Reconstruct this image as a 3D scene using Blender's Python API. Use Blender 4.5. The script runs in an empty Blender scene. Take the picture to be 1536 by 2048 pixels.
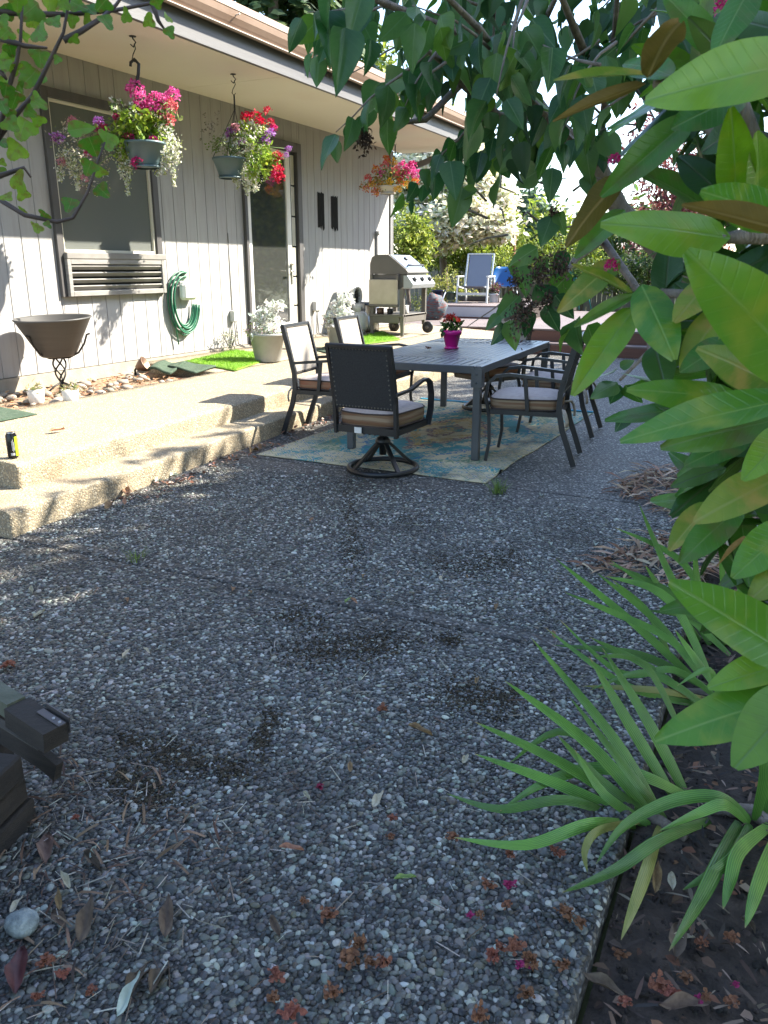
import bpy, math, random
import numpy as np
from mathutils import Vector, Matrix, noise

R = math.radians
sc = bpy.context.scene
col = sc.collection
random.seed(11)
rng = np.random.default_rng(11)

# ------------------------------------------------------------------ camera
H = 1.45
F, CX, CY, HY, VX = 1600.0, 768.0, 1024.0, 535.0, 1584.0
PITCH = math.atan((CY - HY) / F)
CP, SP = math.cos(PITCH), math.sin(PITCH)
YAW = math.atan2(VX - CX, F * CP + (CY - HY) * SP)
cam = bpy.data.cameras.new('camera')
cam_o = bpy.data.objects.new('camera', cam)
col.objects.link(cam_o)
cam_o.location = (0, 0, H)
cam_o.rotation_euler = (math.pi / 2 - PITCH, 0, YAW)
cam.sensor_fit = 'VERTICAL'
cam.sensor_height = 36
cam.lens = 36 * F / 2048
cam.clip_start = 0.05
cam.clip_end = 2000
cam.dof.use_dof = True
cam.dof.focus_distance = 5.5
cam.dof.aperture_fstop = 20.0
sc.camera = cam_o

# ------------------------------------------------------------------ sky, sun, exposure
SUN_EL, SUN_AZ = R(40.3), R(43.5)          # azimuth measured from +X towards +Y
SUNDIR = Vector((math.cos(SUN_EL) * math.cos(SUN_AZ), math.cos(SUN_EL) * math.sin(SUN_AZ), math.sin(SUN_EL)))
w = bpy.data.worlds.new('World')
sc.world = w
w.use_nodes = True
wn = w.node_tree.nodes
sky = wn.new('ShaderNodeTexSky')
sky.sky_type = 'NISHITA'
sky.sun_disc = False
sky.sun_elevation = SUN_EL
sky.sun_rotation = math.pi / 2 - SUN_AZ
sky.air_density = 1.0
sky.dust_density = 0.7
sky.ozone_density = 1.0
wn['Background'].inputs['Strength'].default_value = 0.15
w.node_tree.links.new(sky.outputs[0], wn['Background'].inputs['Color'])
sun = bpy.data.lights.new('sun', 'SUN')
sun.energy = 5.0
sun.angle = R(0.53)
sun.color = (1.0, 0.93, 0.80)
sun_o = bpy.data.objects.new('sun', sun)
col.objects.link(sun_o)
sun_o.location = SUNDIR * 60
sun_o.rotation_euler = (-SUNDIR).to_track_quat('-Z', 'Y').to_euler()
sc.view_settings.view_transform = 'Standard'
sc.view_settings.look = 'None'
sc.view_settings.exposure = 2.05
sc.view_settings.gamma = 1.0
sc.render.engine = 'CYCLES'
sc.cycles.use_denoising = True
sc.cycles.max_bounces = 8
sc.cycles.transparent_max_bounces = 12
sc.cycles.caustics_reflective = False
sc.cycles.caustics_refractive = False
sc.cycles.sample_clamp_indirect = 6.0

# ------------------------------------------------------------------ pixel -> point helpers
def ray(px, py):
    r, u = px - CX, CY - py
    fh, z = F * CP + u * SP, -F * SP + u * CP
    c, s = math.cos(YAW), math.sin(YAW)
    return Vector((-fh * s + r * c, fh * c + r * s, z)) / F
def onz(px, py, z=0.0):
    d = ray(px, py)
    return Vector((0, 0, H)) + d * ((z - H) / d.z)
def onx(px, py, x):
    d = ray(px, py)
    return Vector((0, 0, H)) + d * (x / d.x)
def ony(px, py, y):
    d = ray(px, py)
    return Vector((0, 0, H)) + d * (y / d.y)
def ond(px, py, dist):
    return Vector((0, 0, H)) + ray(px, py).normalized() * dist
CAMP = Vector((0, 0, H))

# ------------------------------------------------------------------ materials
MATS = {}
def mat(name, c, rough=0.6, c2=None, ns=8.0, nd=6.0, contrast=(0.35, 0.65), bump=0.0, bs=60.0, metal=0.0,
        trans=0.0, randv=0.0, coord='Object', spec=0.5, stretch=None, alpha=1.0, c3=None, ns3=2.0, con3=(0.5, 0.7)):
    if name in MATS:
        return MATS[name]
    m = bpy.data.materials.new(name)
    m.use_nodes = True
    nt = m.node_tree
    N, L = nt.nodes, nt.links
    b = N['Principled BSDF']
    b.inputs['Roughness'].default_value = rough
    b.inputs['Metallic'].default_value = metal
    b.inputs['Specular IOR Level'].default_value = spec
    tc = N.new('ShaderNodeTexCoord')
    src = tc.outputs[coord]
    if stretch:
        mp = N.new('ShaderNodeMapping')
        mp.inputs['Scale'].default_value = stretch
        L.new(src, mp.inputs['Vector'])
        src = mp.outputs[0]
    cur = None
    if c2 is not None:
        t = N.new('ShaderNodeTexNoise')
        t.inputs['Scale'].default_value = ns
        t.inputs['Detail'].default_value = nd
        L.new(src, t.inputs['Vector'])
        r = N.new('ShaderNodeValToRGB')
        r.color_ramp.elements[0].position, r.color_ramp.elements[1].position = contrast
        r.color_ramp.elements[0].color = (*c, 1)
        r.color_ramp.elements[1].color = (*c2, 1)
        L.new(t.outputs['Fac'], r.inputs['Fac'])
        cur = r.outputs['Color']
        if c3 is not None:
            t3 = N.new('ShaderNodeTexNoise')
            t3.inputs['Scale'].default_value = ns3
            t3.inputs['Detail'].default_value = 5
            L.new(src, t3.inputs['Vector'])
            r3 = N.new('ShaderNodeMapRange')
            r3.inputs['From Min'].default_value, r3.inputs['From Max'].default_value = con3
            L.new(t3.outputs['Fac'], r3.inputs['Value'])
            mx = N.new('ShaderNodeMix')
            mx.data_type = 'RGBA'
            L.new(r3.outputs[0], mx.inputs['Factor'])
            L.new(cur, mx.inputs[6])
            mx.inputs[7].default_value = (*c3, 1)
            cur = mx.outputs[2]
    if randv > 0:
        oi = N.new('ShaderNodeObjectInfo')
        hs = N.new('ShaderNodeHueSaturation')
        mr = N.new('ShaderNodeMapRange')
        mr.inputs['To Min'].default_value, mr.inputs['To Max'].default_value = 1 - randv, 1 + randv
        L.new(oi.outputs['Random'], mr.inputs['Value'])
        L.new(mr.outputs[0], hs.inputs['Value'])
        mh = N.new('ShaderNodeMapRange')
        mh.inputs['To Min'].default_value, mh.inputs['To Max'].default_value = 0.5 + randv * 0.08, 0.5 - randv * 0.08
        L.new(oi.outputs['Random'], mh.inputs['Value'])
        L.new(mh.outputs[0], hs.inputs['Hue'])
        if cur is not None:
            L.new(cur, hs.inputs['Color'])
        else:
            hs.inputs['Color'].default_value = (*c, 1)
        cur = hs.outputs['Color']
    if cur is not None:
        L.new(cur, b.inputs['Base Color'])
    else:
        b.inputs['Base Color'].default_value = (*c, 1)
    if bump > 0:
        t2 = N.new('ShaderNodeTexNoise')
        t2.inputs['Scale'].default_value = bs
        t2.inputs['Detail'].default_value = 5
        L.new(src, t2.inputs['Vector'])
        bp = N.new('ShaderNodeBump')
        bp.inputs['Strength'].default_value = bump
        bp.inputs['Distance'].default_value = 0.01
        L.new(t2.outputs['Fac'], bp.inputs['Height'])
        L.new(bp.outputs[0], b.inputs['Normal'])
    if trans > 0:
        tr = N.new('ShaderNodeBsdfTranslucent')
        ms = N.new('ShaderNodeMixShader')
        ms.inputs[0].default_value = trans
        if cur is not None:
            g = N.new('ShaderNodeHueSaturation')
            g.inputs['Value'].default_value = 1.5
            g.inputs['Saturation'].default_value = 1.1
            L.new(cur, g.inputs['Color'])
            L.new(g.outputs[0], tr.inputs['Color'])
        else:
            tr.inputs['Color'].default_value = (*[min(1, x * 1.4) for x in c], 1)
        L.new(b.outputs[0], ms.inputs[1])
        L.new(tr.outputs[0], ms.inputs[2])
        L.new(ms.outputs[0], N['Material Output'].inputs['Surface'])
    MATS[name] = m
    return m

def leaf_mat(name, c, c2, vein, midw=0.035, side=9.0, trans=0.3, rough=0.38, randv=0.25, edge=None, spec=0.4, spots=None):
    """leaf template: x across, y along 0..1"""
    m = mat(name, c, rough, c2, ns=2.2, nd=4, contrast=(0.3, 0.75), trans=trans, randv=randv, spec=spec)
    nt = m.node_tree
    N, L = nt.nodes, nt.links
    b = N['Principled BSDF']
    tc = N['Texture Coordinate']
    sx = N.new('ShaderNodeSeparateXYZ')
    L.new(tc.outputs['Object'], sx.inputs[0])
    ab = N.new('ShaderNodeMath'); ab.operation = 'ABSOLUTE'
    L.new(sx.outputs['X'], ab.inputs[0])
    mr = N.new('ShaderNodeMapRange')
    mr.inputs['From Min'].default_value, mr.inputs['From Max'].default_value = midw * 0.3, midw
    mr.inputs['To Min'].default_value, mr.inputs['To Max'].default_value = 1, 0
    L.new(ab.outputs[0], mr.inputs['Value'])
    # side veins: bands of y - 0.8|x|
    ma = N.new('ShaderNodeMath'); ma.operation = 'MULTIPLY_ADD'
    L.new(ab.outputs[0], ma.inputs[0]); ma.inputs[1].default_value = -0.9
    L.new(sx.outputs['Y'], ma.inputs[2])
    ml = N.new('ShaderNodeMath'); ml.operation = 'MULTIPLY'
    L.new(ma.outputs[0], ml.inputs[0]); ml.inputs[1].default_value = side
    fr = N.new('ShaderNodeMath'); fr.operation = 'PINGPONG'
    L.new(ml.outputs[0], fr.inputs[0]); fr.inputs[1].default_value = 0.5
    m2 = N.new('ShaderNodeMapRange')
    m2.inputs['From Min'].default_value, m2.inputs['From Max'].default_value = 0.0, 0.10
    m2.inputs['To Min'].default_value, m2.inputs['To Max'].default_value = 0.2, 0.0
    L.new(fr.outputs[0], m2.inputs['Value'])
    mx = N.new('ShaderNodeMath'); mx.operation = 'MAXIMUM'
    L.new(mr.outputs[0], mx.inputs[0]); L.new(m2.outputs[0], mx.inputs[1])
    mix = N.new('ShaderNodeMix'); mix.data_type = 'RGBA'
    L.new(mx.outputs[0], mix.inputs['Factor'])
    old = b.inputs['Base Color'].links[0].from_socket
    L.new(old, mix.inputs[6])
    mix.inputs[7].default_value = (*vein, 1)
    cur = mix.outputs[2]
    if spots:
        t3 = N.new('ShaderNodeTexNoise'); t3.inputs['Scale'].default_value = 3.5; t3.inputs['Detail'].default_value = 6
        oi = N.new('ShaderNodeObjectInfo')
        ad = N.new('ShaderNodeVectorMath'); ad.operation = 'ADD'
        L.new(tc.outputs['Object'], ad.inputs[0]); L.new(oi.outputs['Location'], ad.inputs[1])
        L.new(ad.outputs[0], t3.inputs['Vector'])
        r3 = N.new('ShaderNodeMapRange')
        r3.inputs['From Min'].default_value, r3.inputs['From Max'].default_value = 0.52, 0.72
        L.new(t3.outputs['Fac'], r3.inputs['Value'])
        mixs = N.new('ShaderNodeMix'); mixs.data_type = 'RGBA'
        L.new(r3.outputs[0], mixs.inputs['Factor'])
        L.new(cur, mixs.inputs[6]); mixs.inputs[7].default_value = (*spots, 1)
        cur = mixs.outputs[2]
    L.new(cur, b.inputs['Base Color'])
    for n in N:
        if n.type == 'HUE_SAT' and n.inputs['Value'].default_value == 1.5:
            L.new(cur, n.inputs['Color'])
    # vein relief and slight unevenness
    bp = N.new('ShaderNodeBump'); bp.inputs['Strength'].default_value = 0.25; bp.inputs['Distance'].default_value = 0.004
    bp.invert = True
    L.new(mx.outputs[0], bp.inputs['Height'])
    L.new(bp.outputs[0], b.inputs['Normal'])
    return m

def col_mat(name, rough=0.6, trans=0.0, bump=0.0, bs=80.0, spec=0.4, sat=1.0):
    """colour from the 'col' attribute of each piece"""
    m = bpy.data.materials.new(name)
    m.use_nodes = True
    N, L = m.node_tree.nodes, m.node_tree.links
    b = N['Principled BSDF']
    b.inputs['Roughness'].default_value = rough
    b.inputs['Specular IOR Level'].default_value = spec
    a = N.new('ShaderNodeAttribute'); a.attribute_name = 'col'
    L.new(a.outputs['Color'], b.inputs['Base Color'])
    if bump:
        t2 = N.new('ShaderNodeTexNoise'); t2.inputs['Scale'].default_value = bs
        tc = N.new('ShaderNodeTexCoord'); L.new(tc.outputs['Object'], t2.inputs['Vector'])
        bp = N.new('ShaderNodeBump'); bp.inputs['Strength'].default_value = bump; bp.inputs['Distance'].default_value = 0.005
        L.new(t2.outputs['Fac'], bp.inputs['Height']); L.new(bp.outputs[0], b.inputs['Normal'])
    if trans:
        tr = N.new('ShaderNodeBsdfTranslucent'); ms = N.new('ShaderNodeMixShader'); ms.inputs[0].default_value = trans
        L.new(a.outputs['Color'], tr.inputs['Color'])
        L.new(b.outputs[0], ms.inputs[1]); L.new(tr.outputs[0], ms.inputs[2])
        L.new(ms.outputs[0], N['Material Output'].inputs['Surface'])
    MATS[name] = m
    return m

# ------------------------------------------------------------------ mesh builder
class MB:
    def __init__(s):
        s.v, s.f, s.sm = [], [], []
    def add(s, vs, fs, smooth=False, M=None):
        n = len(s.v)
        if M is not None:
            vs = [M @ Vector(v) for v in vs]
        s.v += [tuple(v) for v in vs]
        s.f += [tuple(i + n for i in f) for f in fs]
        s.sm += [smooth] * len(fs)
        return s
    def box(s, c, size, M=None, bev=0.0, rz=0.0):
        hx, hy, hz = size[0] / 2, size[1] / 2, size[2] / 2
        T = Matrix.Translation(c) @ Matrix.Rotation(rz, 4, 'Z')
        if M is not None:
            T = M @ T
        b = min(bev, hx * .9, hy * .9, hz * .9)
        if b <= 0:
            vs = [(x, y, z) for x in (-hx, hx) for y in (-hy, hy) for z in (-hz, hz)]
            fs = [(0, 1, 3, 2), (4, 6, 7, 5), (0, 4, 5, 1), (2, 3, 7, 6), (0, 2, 6, 4), (1, 5, 7, 3)]
            return s.add(vs, fs, False, T)
        vs, idx = [], {}
        for x in (-1, 1):
            for y in (-1, 1):
                for z in (-1, 1):
                    for k in range(3):
                        p = [x * hx, y * hy, z * hz]
                        sg = (x, y, z)
                        for j in range(3):
                            if j != k:
                                p[j] -= sg[j] * b
                        idx[(x, y, z, k)] = len(vs)
                        vs.append(tuple(p))
        fs = []
        for k in range(3):
            a, c2 = [(1, 2), (0, 2), (0, 1)][k]
            for sg in (-1, 1):
                q = []
                for u, v in ((-1, -1), (1, -1), (1, 1), (-1, 1)):
                    t = [0, 0, 0]; t[k] = sg; t[a] = u; t[c2] = v
                    q.append(idx[(*t, k)])
                fs.append(tuple(q))
        for k in range(3):                        # edge along axis k
            a, c2 = [(1, 2), (0, 2), (0, 1)][k]
            for u in (-1, 1):
                for v in (-1, 1):
                    t0 = [0, 0, 0]; t0[k] = -1; t0[a] = u; t0[c2] = v
                    t1 = list(t0); t1[k] = 1
                    fs.append((idx[(*t0, a)], idx[(*t1, a)], idx[(*t1, c2)], idx[(*t0, c2)]))
        for x in (-1, 1):
            for y in (-1, 1):
                for z in (-1, 1):
                    fs.append((idx[(x, y, z, 0)], idx[(x, y, z, 1)], idx[(x, y, z, 2)]))
        return s.add(vs, fs, False, T)
    def tube(s, pts, r, n=8, M=None, caps=True, flat=1.0, smooth=True, closed=False, up=None):
        pts = [Vector(p) for p in pts]
        k = len(pts)
        rs = r if isinstance(r, (list, tuple)) else [r] * k
        vs, fs = [], []
        prev = None
        for i, p in enumerate(pts):
            if closed:
                t = pts[(i + 1) % k] - pts[i - 1]
            else:
                t = pts[min(i + 1, k - 1)] - pts[max(i - 1, 0)]
            t.normalize()
            if up is not None:
                a = Vector(up)
            elif prev is None:
                a = Vector((0, 0, 1)) if abs(t.z) < 0.9 else Vector((1, 0, 0))
            else:
                a = prev
            x = (a - t * a.dot(t)).normalized()
            y = t.cross(x)
            prev = x
            for j in range(n):
                an = 2 * math.pi * j / n
                vs.append(p + x * (math.cos(an) * rs[i]) + y * (math.sin(an) * rs[i] * flat))
        m = k if closed else k - 1
        for i in range(m):
            i2 = (i + 1) % k
            for j in range(n):
                j2 = (j + 1) % n
                fs.append((i * n + j, i * n + j2, i2 * n + j2, i2 * n + j))
        if caps and not closed:
            fs.append(tuple(range(n))[::-1])
            fs.append(tuple((k - 1) * n + j for j in range(n)))
        return s.add(vs, fs, smooth, M)
    def bar(s, pts, wd, th, up=(0, 0, 1), M=None):
        """rectangular bar along a polyline; wd across, th along 'up'"""
        pts = [Vector(p) for p in pts]
        vs, fs = [], []
        k = len(pts)
        for i, p in enumerate(pts):
            t = (pts[min(i + 1, k - 1)] - pts[max(i - 1, 0)]).normalized()
            u = Vector(up)
            u = (u - t * u.dot(t)).normalized()
            x = t.cross(u)
            for a, b in ((-1, -1), (1, -1), (1, 1), (-1, 1)):
                vs.append(p + x * (a * wd / 2) + u * (b * th / 2))
        for i in range(k - 1):
            for j in range(4):
                j2 = (j + 1) % 4
                fs.append((i * 4 + j, i * 4 + j2, i * 4 + 4 + j2, i * 4 + 4 + j))
        fs.append((3, 2, 1, 0)); fs.append(tuple((k - 1) * 4 + j for j in range(4)))
        return s.add(vs, fs, False, M)
    def lathe(s, prof, n=24, c=(0, 0, 0), M=None, smooth=True, cap0=False, cap1=False):
        vs, fs = [], []
        for r, z in prof:
            for j in range(n):
                a = 2 * math.pi * j / n
                vs.append((c[0] + r * math.cos(a), c[1] + r * math.sin(a), c[2] + z))
        for i in range(len(prof) - 1):
            for j in range(n):
                j2 = (j + 1) % n
                fs.append((i * n + j, i * n + j2, (i + 1) * n + j2, (i + 1) * n + j))
        if cap0: fs.append(tuple(range(n))[::-1])
        if cap1: fs.append(tuple((len(prof) - 1) * n + j for j in range(n)))
        return s.add(vs, fs, smooth, M)
    def prism(s, poly, ax, lo, hi, M=None):
        """poly in the two other axes (order y,z / x,z / x,y), extruded along axis ax"""
        def mk(u, v, t):
            return {0: (t, u, v), 1: (u, t, v), 2: (u, v, t)}[ax]
        n = len(poly)
        vs = [mk(u, v, lo) for u, v in poly] + [mk(u, v, hi) for u, v in poly]
        fs = [tuple(range(n))[::-1], tuple(range(n, 2 * n))]
        fs += [(i, (i + 1) % n, n + (i + 1) % n, n + i) for i in range(n)]
        return s.add(vs, fs, False, M)
    def mesh(s, name, origin=(0, 0, 0)):
        me = bpy.data.meshes.new(name)
        o = Vector(origin)
        me.from_pydata([tuple(Vector(v) - o) for v in s.v], [], s.f)
        me.polygons.foreach_set('use_smooth', s.sm)
        me.update()
        return me
    def build(s, name, m, parent=None, local=False):
        og = Vector((0, 0, 0))
        if parent is not None and not local:
            p = parent
            while p is not None:
                og += p.location
                p = p.parent
        me = s.mesh(name, og)
        return link(name, me, m, parent)

def link(name, me, m, parent=None):
    if isinstance(m, str):
        m = MATS[m]
    if m is not None and not me.materials:
        me.materials.append(m)
    o = bpy.data.objects.new(name, me)
    col.objects.link(o)
    if parent is not None:
        o.parent = parent
    return o
def tag(o, label=None, cat=None, group=None, kind=None):
    for k, v in (('label', label), ('category', cat), ('group', group), ('kind', kind)):
        if v:
            o[k] = v
    return o
def thing(name, label, cat, loc=(0, 0, 0), rz=0.0, group=None):
    o = bpy.data.objects.new(name, None)
    col.objects.link(o)
    o.empty_display_size = 0.1
    o.location = loc
    o.rotation_euler = (0, 0, rz)
    return tag(o, label, cat, group)
def copy_tree(o, parent=None):
    c = o.copy()
    col.objects.link(c)
    if parent is not None:
        c.parent = parent
    for ch in list(o.children):
        copy_tree(ch, c)
    return c
def np_mesh(name, V, Fc, cols=None, smooth=False):
    """V (n,3), Fc (m,k) of one size; cols per vertex (n,3)"""
    me = bpy.data.meshes.new(name)
    k = Fc.shape[1]
    me.vertices.add(len(V)); me.vertices.foreach_set('co', V.astype(np.float32).ravel())
    me.loops.add(Fc.size); me.loops.foreach_set('vertex_index', Fc.astype(np.int32).ravel())
    me.polygons.add(len(Fc)); me.polygons.foreach_set('loop_start', np.arange(0, Fc.size, k, dtype=np.int32))
    me.polygons.foreach_set('use_smooth', np.full(len(Fc), smooth, dtype=bool))
    me.update(calc_edges=True)
    if cols is not None:
        at = me.attributes.new('col', 'FLOAT_COLOR', 'POINT')
        at.data.foreach_set('color', np.concatenate([cols, np.ones((len(cols), 1))], 1).astype(np.float32).ravel())
    return me
def rot_rand(n, tilt=math.pi):
    """n random rotation matrices: random z turn, then tilt up to 'tilt'"""
    a = rng.uniform(0, 2 * np.pi, n); b = rng.uniform(-tilt, tilt, n); g = rng.uniform(-tilt, tilt, n)
    def m(ax, t):
        z, o, c, s = np.zeros(n), np.ones(n), np.cos(t), np.sin(t)
        if ax == 0: r = [[o, z, z], [z, c, -s], [z, s, c]]
        elif ax == 1: r = [[c, z, s], [z, o, z], [-s, z, c]]
        else: r = [[c, -s, z], [s, c, z], [z, z, o]]
        return np.array(r).transpose(2, 0, 1)
    return m(0, b) @ m(1, g) @ m(2, a)
def scatter(name, tv, tf, P, Rm, S, cols=None, smooth=False):
    """many copies of one template as one mesh. tv (k,3), tf (m,q), P (n,3), Rm (n,3,3), S (n,3)"""
    tv, tf = np.asarray(tv, float), np.asarray(tf, int)
    n, k = len(P), len(tv)
    V = np.einsum('nij,nkj->nki', Rm, tv[None] * S[:, None, :]) + P[:, None, :]
    Fc = (tf[None] + (np.arange(n) * k)[:, None, None]).reshape(-1, tf.shape[1])
    C = None if cols is None else np.repeat(cols, k, 0)
    return np_mesh(name, V.reshape(-1, 3), Fc, C, smooth)
def vary(base, n, amt=0.25):
    base = np.asarray(base, float)
    if base.ndim == 1: base = base[None]
    c = base[rng.integers(0, len(base), n)]
    return np.clip(c * rng.uniform(1 - amt, 1 + amt, (n, 1)) * rng.uniform(0.93, 1.07, (n, 3)), 0, 1)
RHOMB_V = [(0, 0, 0), (-.28, .45, .06), (0, 1, -.04), (.28, .45, .06)]
RHOMB_F = [(0, 3, 2, 1)]
QUADLEAF_V = [(0, 0, 0), (.3, .35, .08), (.22, .75, .03), (0, 1, -.06), (-.22, .75, .03), (-.3, .35, .08), (0, .5, -.02)]
QUADLEAF_F = [(0, 1, 6), (1, 2, 6), (2, 3, 6), (3, 4, 6), (4, 5, 6), (5, 0, 6)]
def crown_pts(blobs, n, shell=0.55):
    """points in a set of ellipsoids (centre, radii), gathered in clumps near their skins"""
    wts = np.array([b[1][0] * b[1][1] + b[1][0] * b[1][2] for b in blobs]); wts = wts / wts.sum()
    k = rng.choice(len(blobs), n, p=wts)
    C = np.array([b[0] for b in blobs], float)[k]; Rr = np.array([b[1] for b in blobs], float)[k]
    d = rng.normal(size=(n, 3)); d /= np.linalg.norm(d, axis=1, keepdims=True)
    r = shell + (1 - shell) * rng.random((n, 1)) ** 0.6
    return C + d * Rr * r, d
def clumps(blobs, nclump, per, spread, shell=0.5):
    P, d = crown_pts(blobs, nclump, shell)
    P = np.repeat(P, per, 0) + rng.normal(size=(nclump * per, 3)) * spread
    return P

# ================================================================== materials of the setting
def aggregate(name, ramp, cement, scale=60.0, bump=0.9, stain=None, stain_s=0.8, stain_r=(0.5, 0.68), rough=0.75):
    m = bpy.data.materials.new(name); m.use_nodes = True
    N, L = m.node_tree.nodes, m.node_tree.links
    b = N['Principled BSDF']; b.inputs['Roughness'].default_value = rough
    b.inputs['Specular IOR Level'].default_value = 0.35
    tc = N.new('ShaderNodeTexCoord')
    dn = N.new('ShaderNodeTexNoise'); dn.inputs['Scale'].default_value = scale * 0.6
    L.new(tc.outputs['Object'], dn.inputs['Vector'])
    dm = N.new('ShaderNodeMix'); dm.data_type = 'RGBA'; dm.blend_type = 'LINEAR_LIGHT'; dm.inputs['Factor'].default_value = 0.008
    L.new(tc.outputs['Object'], dm.inputs[6]); L.new(dn.outputs['Color'], dm.inputs[7])
    v = N.new('ShaderNodeTexVoronoi'); v.inputs['Scale'].default_value = scale
    L.new(dm.outputs[2], v.inputs['Vector'])
    sep = N.new('ShaderNodeSeparateColor'); L.new(v.outputs['Color'], sep.inputs[0])
    cr = N.new('ShaderNodeValToRGB'); cr.color_ramp.interpolation = 'CONSTANT'
    el = cr.color_ramp.elements
    el[0].position = ramp[0][0]; el[0].color = (*ramp[0][1], 1)
    el[1].position = ramp[1][0]; el[1].color = (*ramp[1][1], 1)
    for p, c in ramp[2:]:
        e = el.new(p); e.color = (*c, 1)
    L.new(sep.outputs[0], cr.inputs['Fac'])
    mr = N.new('ShaderNodeMapRange')
    mr.inputs['From Min'].default_value, mr.inputs['From Max'].default_value = 0.42, 0.62
    L.new(v.outputs['Distance'], mr.inputs['Value'])
    mx = N.new('ShaderNodeMix'); mx.data_type = 'RGBA'
    L.new(mr.outputs[0], mx.inputs['Factor']); L.new(cr.outputs[0], mx.inputs[6]); mx.inputs[7].default_value = (*cement, 1)
    cur = mx.outputs[2]
    if stain:
        t = N.new('ShaderNodeTexNoise'); t.inputs['Scale'].default_value = stain_s; t.inputs['Detail'].default_value = 9
        t.inputs['Roughness'].default_value = 0.65
        L.new(tc.outputs['Object'], t.inputs['Vector'])
        r2 = N.new('ShaderNodeMapRange')
        r2.inputs['From Min'].default_value, r2.inputs['From Max'].default_value = stain_r
        r2.inputs['To Max'].default_value = 0.75
        L.new(t.outputs['Fac'], r2.inputs['Value'])
        m2 = N.new('ShaderNodeMix'); m2.data_type = 'RGBA'
        L.new(r2.outputs[0], m2.inputs['Factor']); L.new(cur, m2.inputs[6]); m2.inputs[7].default_value = (*stain, 1)
        cur = m2.outputs[2]
    L.new(cur, b.inputs['Base Color'])
    bp = N.new('ShaderNodeBump'); bp.invert = True
    bp.inputs['Strength'].default_value = bump; bp.inputs['Distance'].default_value = 0.012
    L.new(v.outputs['Distance'], bp.inputs['Height']); L.new(bp.outputs[0], b.inputs['Normal'])
    MATS[name] = m
    return m
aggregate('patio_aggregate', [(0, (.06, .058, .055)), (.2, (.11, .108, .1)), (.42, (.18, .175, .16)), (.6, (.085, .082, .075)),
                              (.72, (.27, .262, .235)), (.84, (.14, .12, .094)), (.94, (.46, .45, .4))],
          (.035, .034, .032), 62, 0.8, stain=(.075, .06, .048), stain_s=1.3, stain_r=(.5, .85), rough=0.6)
aggregate('terrace_aggregate', [(0, (.3, .24, .155)), (.3, (.38, .31, .205)), (.6, (.24, .19, .125)), (.75, (.44, .375, .265)), (.92, (.52, .46, .35))],
          (.22, .19, .14), 88, 0.45, stain=(.2, .14, .085), stain_s=2.2, stain_r=(.56, .75), rough=0.85)
mat('soil', (.03, .022, .017), 0.95, (.07, .05, .038), ns=14, bump=1.0, bs=50, c3=(.02, .016, .013), ns3=3)
mat('lawn', (.06, .09, .03), 0.9, (.12, .12, .05), ns=1.5, bump=0.6, bs=40)
mat('siding', (.33, .323, .318), 0.62, (.375, .368, .362), ns=1.2, c3=(.3, .285, .27), ns3=3.5, con3=(.5, .8), stretch=(6, 6, .6), bump=0.12, bs=40, randv=0.02)
mat('trim', (.06, .057, .058), 0.55, (.08, .076, .076), ns=3, stretch=(4, 4, 1), bump=.1)
mat('fascia_paint', (.11, .107, .11), 0.5, (.135, .132, .132), ns=2, stretch=(1, .4, 6), bump=.1, bs=25)
mat('soffit_paint', (.7, .65, .55), 0.75, (.74, .69, .59), ns=.8, c3=(.68, .58, .48), ns3=.6)
mat('gutter_metal', (.23, .155, .11), 0.42, (.27, .19, .14), ns=3)
mat('gutter_rim', (.5, .42, .36), 0.4)
mat('roof_shingle', (.16, .12, .1), 0.9, (.24, .19, .16), ns=20, bump=.5)
mat('white_paint', (.78, .77, .73), 0.45, (.7, .69, .64), ns=3)
mat('cream_paint', (.62, .6, .5), 0.5)
mat('dark_swatch', (.016, .016, .016), 0.95, (.024, .024, .023), ns=6, stretch=(1, 8, 1), spec=.1)
mat('interior', (.5, .5, .46), 0.9, (.42, .42, .39), ns=1)
mat('interior_dark', (.05, .055, .055), 0.9)
mat('blind', (.66, .66, .56), 0.8)
mat('concrete', (.36, .32, .26), 0.9, (.28, .25, .2), ns=9, bump=.4, bs=80)
mat('leadwork', (.03, .03, .03), 0.5)
def glass_mat(name, tint, refl=0.12, veil=0.0):
    m = bpy.data.materials.new(name); m.use_nodes = True
    N, L = m.node_tree.nodes, m.node_tree.links
    N.remove(N['Principled BSDF'])
    t = N.new('ShaderNodeBsdfTransparent'); t.inputs[0].default_value = (*tint, 1)
    g = N.new('ShaderNodeBsdfGlossy'); g.inputs['Roughness'].default_value = 0.03
    lw = N.new('ShaderNodeFresnel'); lw.inputs['IOR'].default_value = 1.5
    ad = N.new('ShaderNodeMath'); ad.operation = 'ADD'; ad.inputs[1].default_value = refl; ad.use_clamp = True
    L.new(lw.outputs[0], ad.inputs[0])
    ms = N.new('ShaderNodeMixShader')
    L.new(ad.outputs[0], ms.inputs[0]); L.new(t.outputs[0], ms.inputs[1]); L.new(g.outputs[0], ms.inputs[2])
    out = ms.outputs[0]
    if veil:
        df = N.new('ShaderNodeBsdfDiffuse'); df.inputs[0].default_value = (.25, .265, .25, 1)
        m2 = N.new('ShaderNodeMixShader'); m2.inputs[0].default_value = veil
        L.new(out, m2.inputs[1]); L.new(df.outputs[0], m2.inputs[2]); out = m2.outputs[0]
    L.new(out, N['Material Output'].inputs['Surface'])
    MATS[name] = m
glass_mat('window_glass', (.8, .85, .82), 0.12, .14)  # grey diffuse veil paints brightness into the clear door pane
glass_mat('screen_glass', (.5, .52, .5), 0.06, .5)

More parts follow.
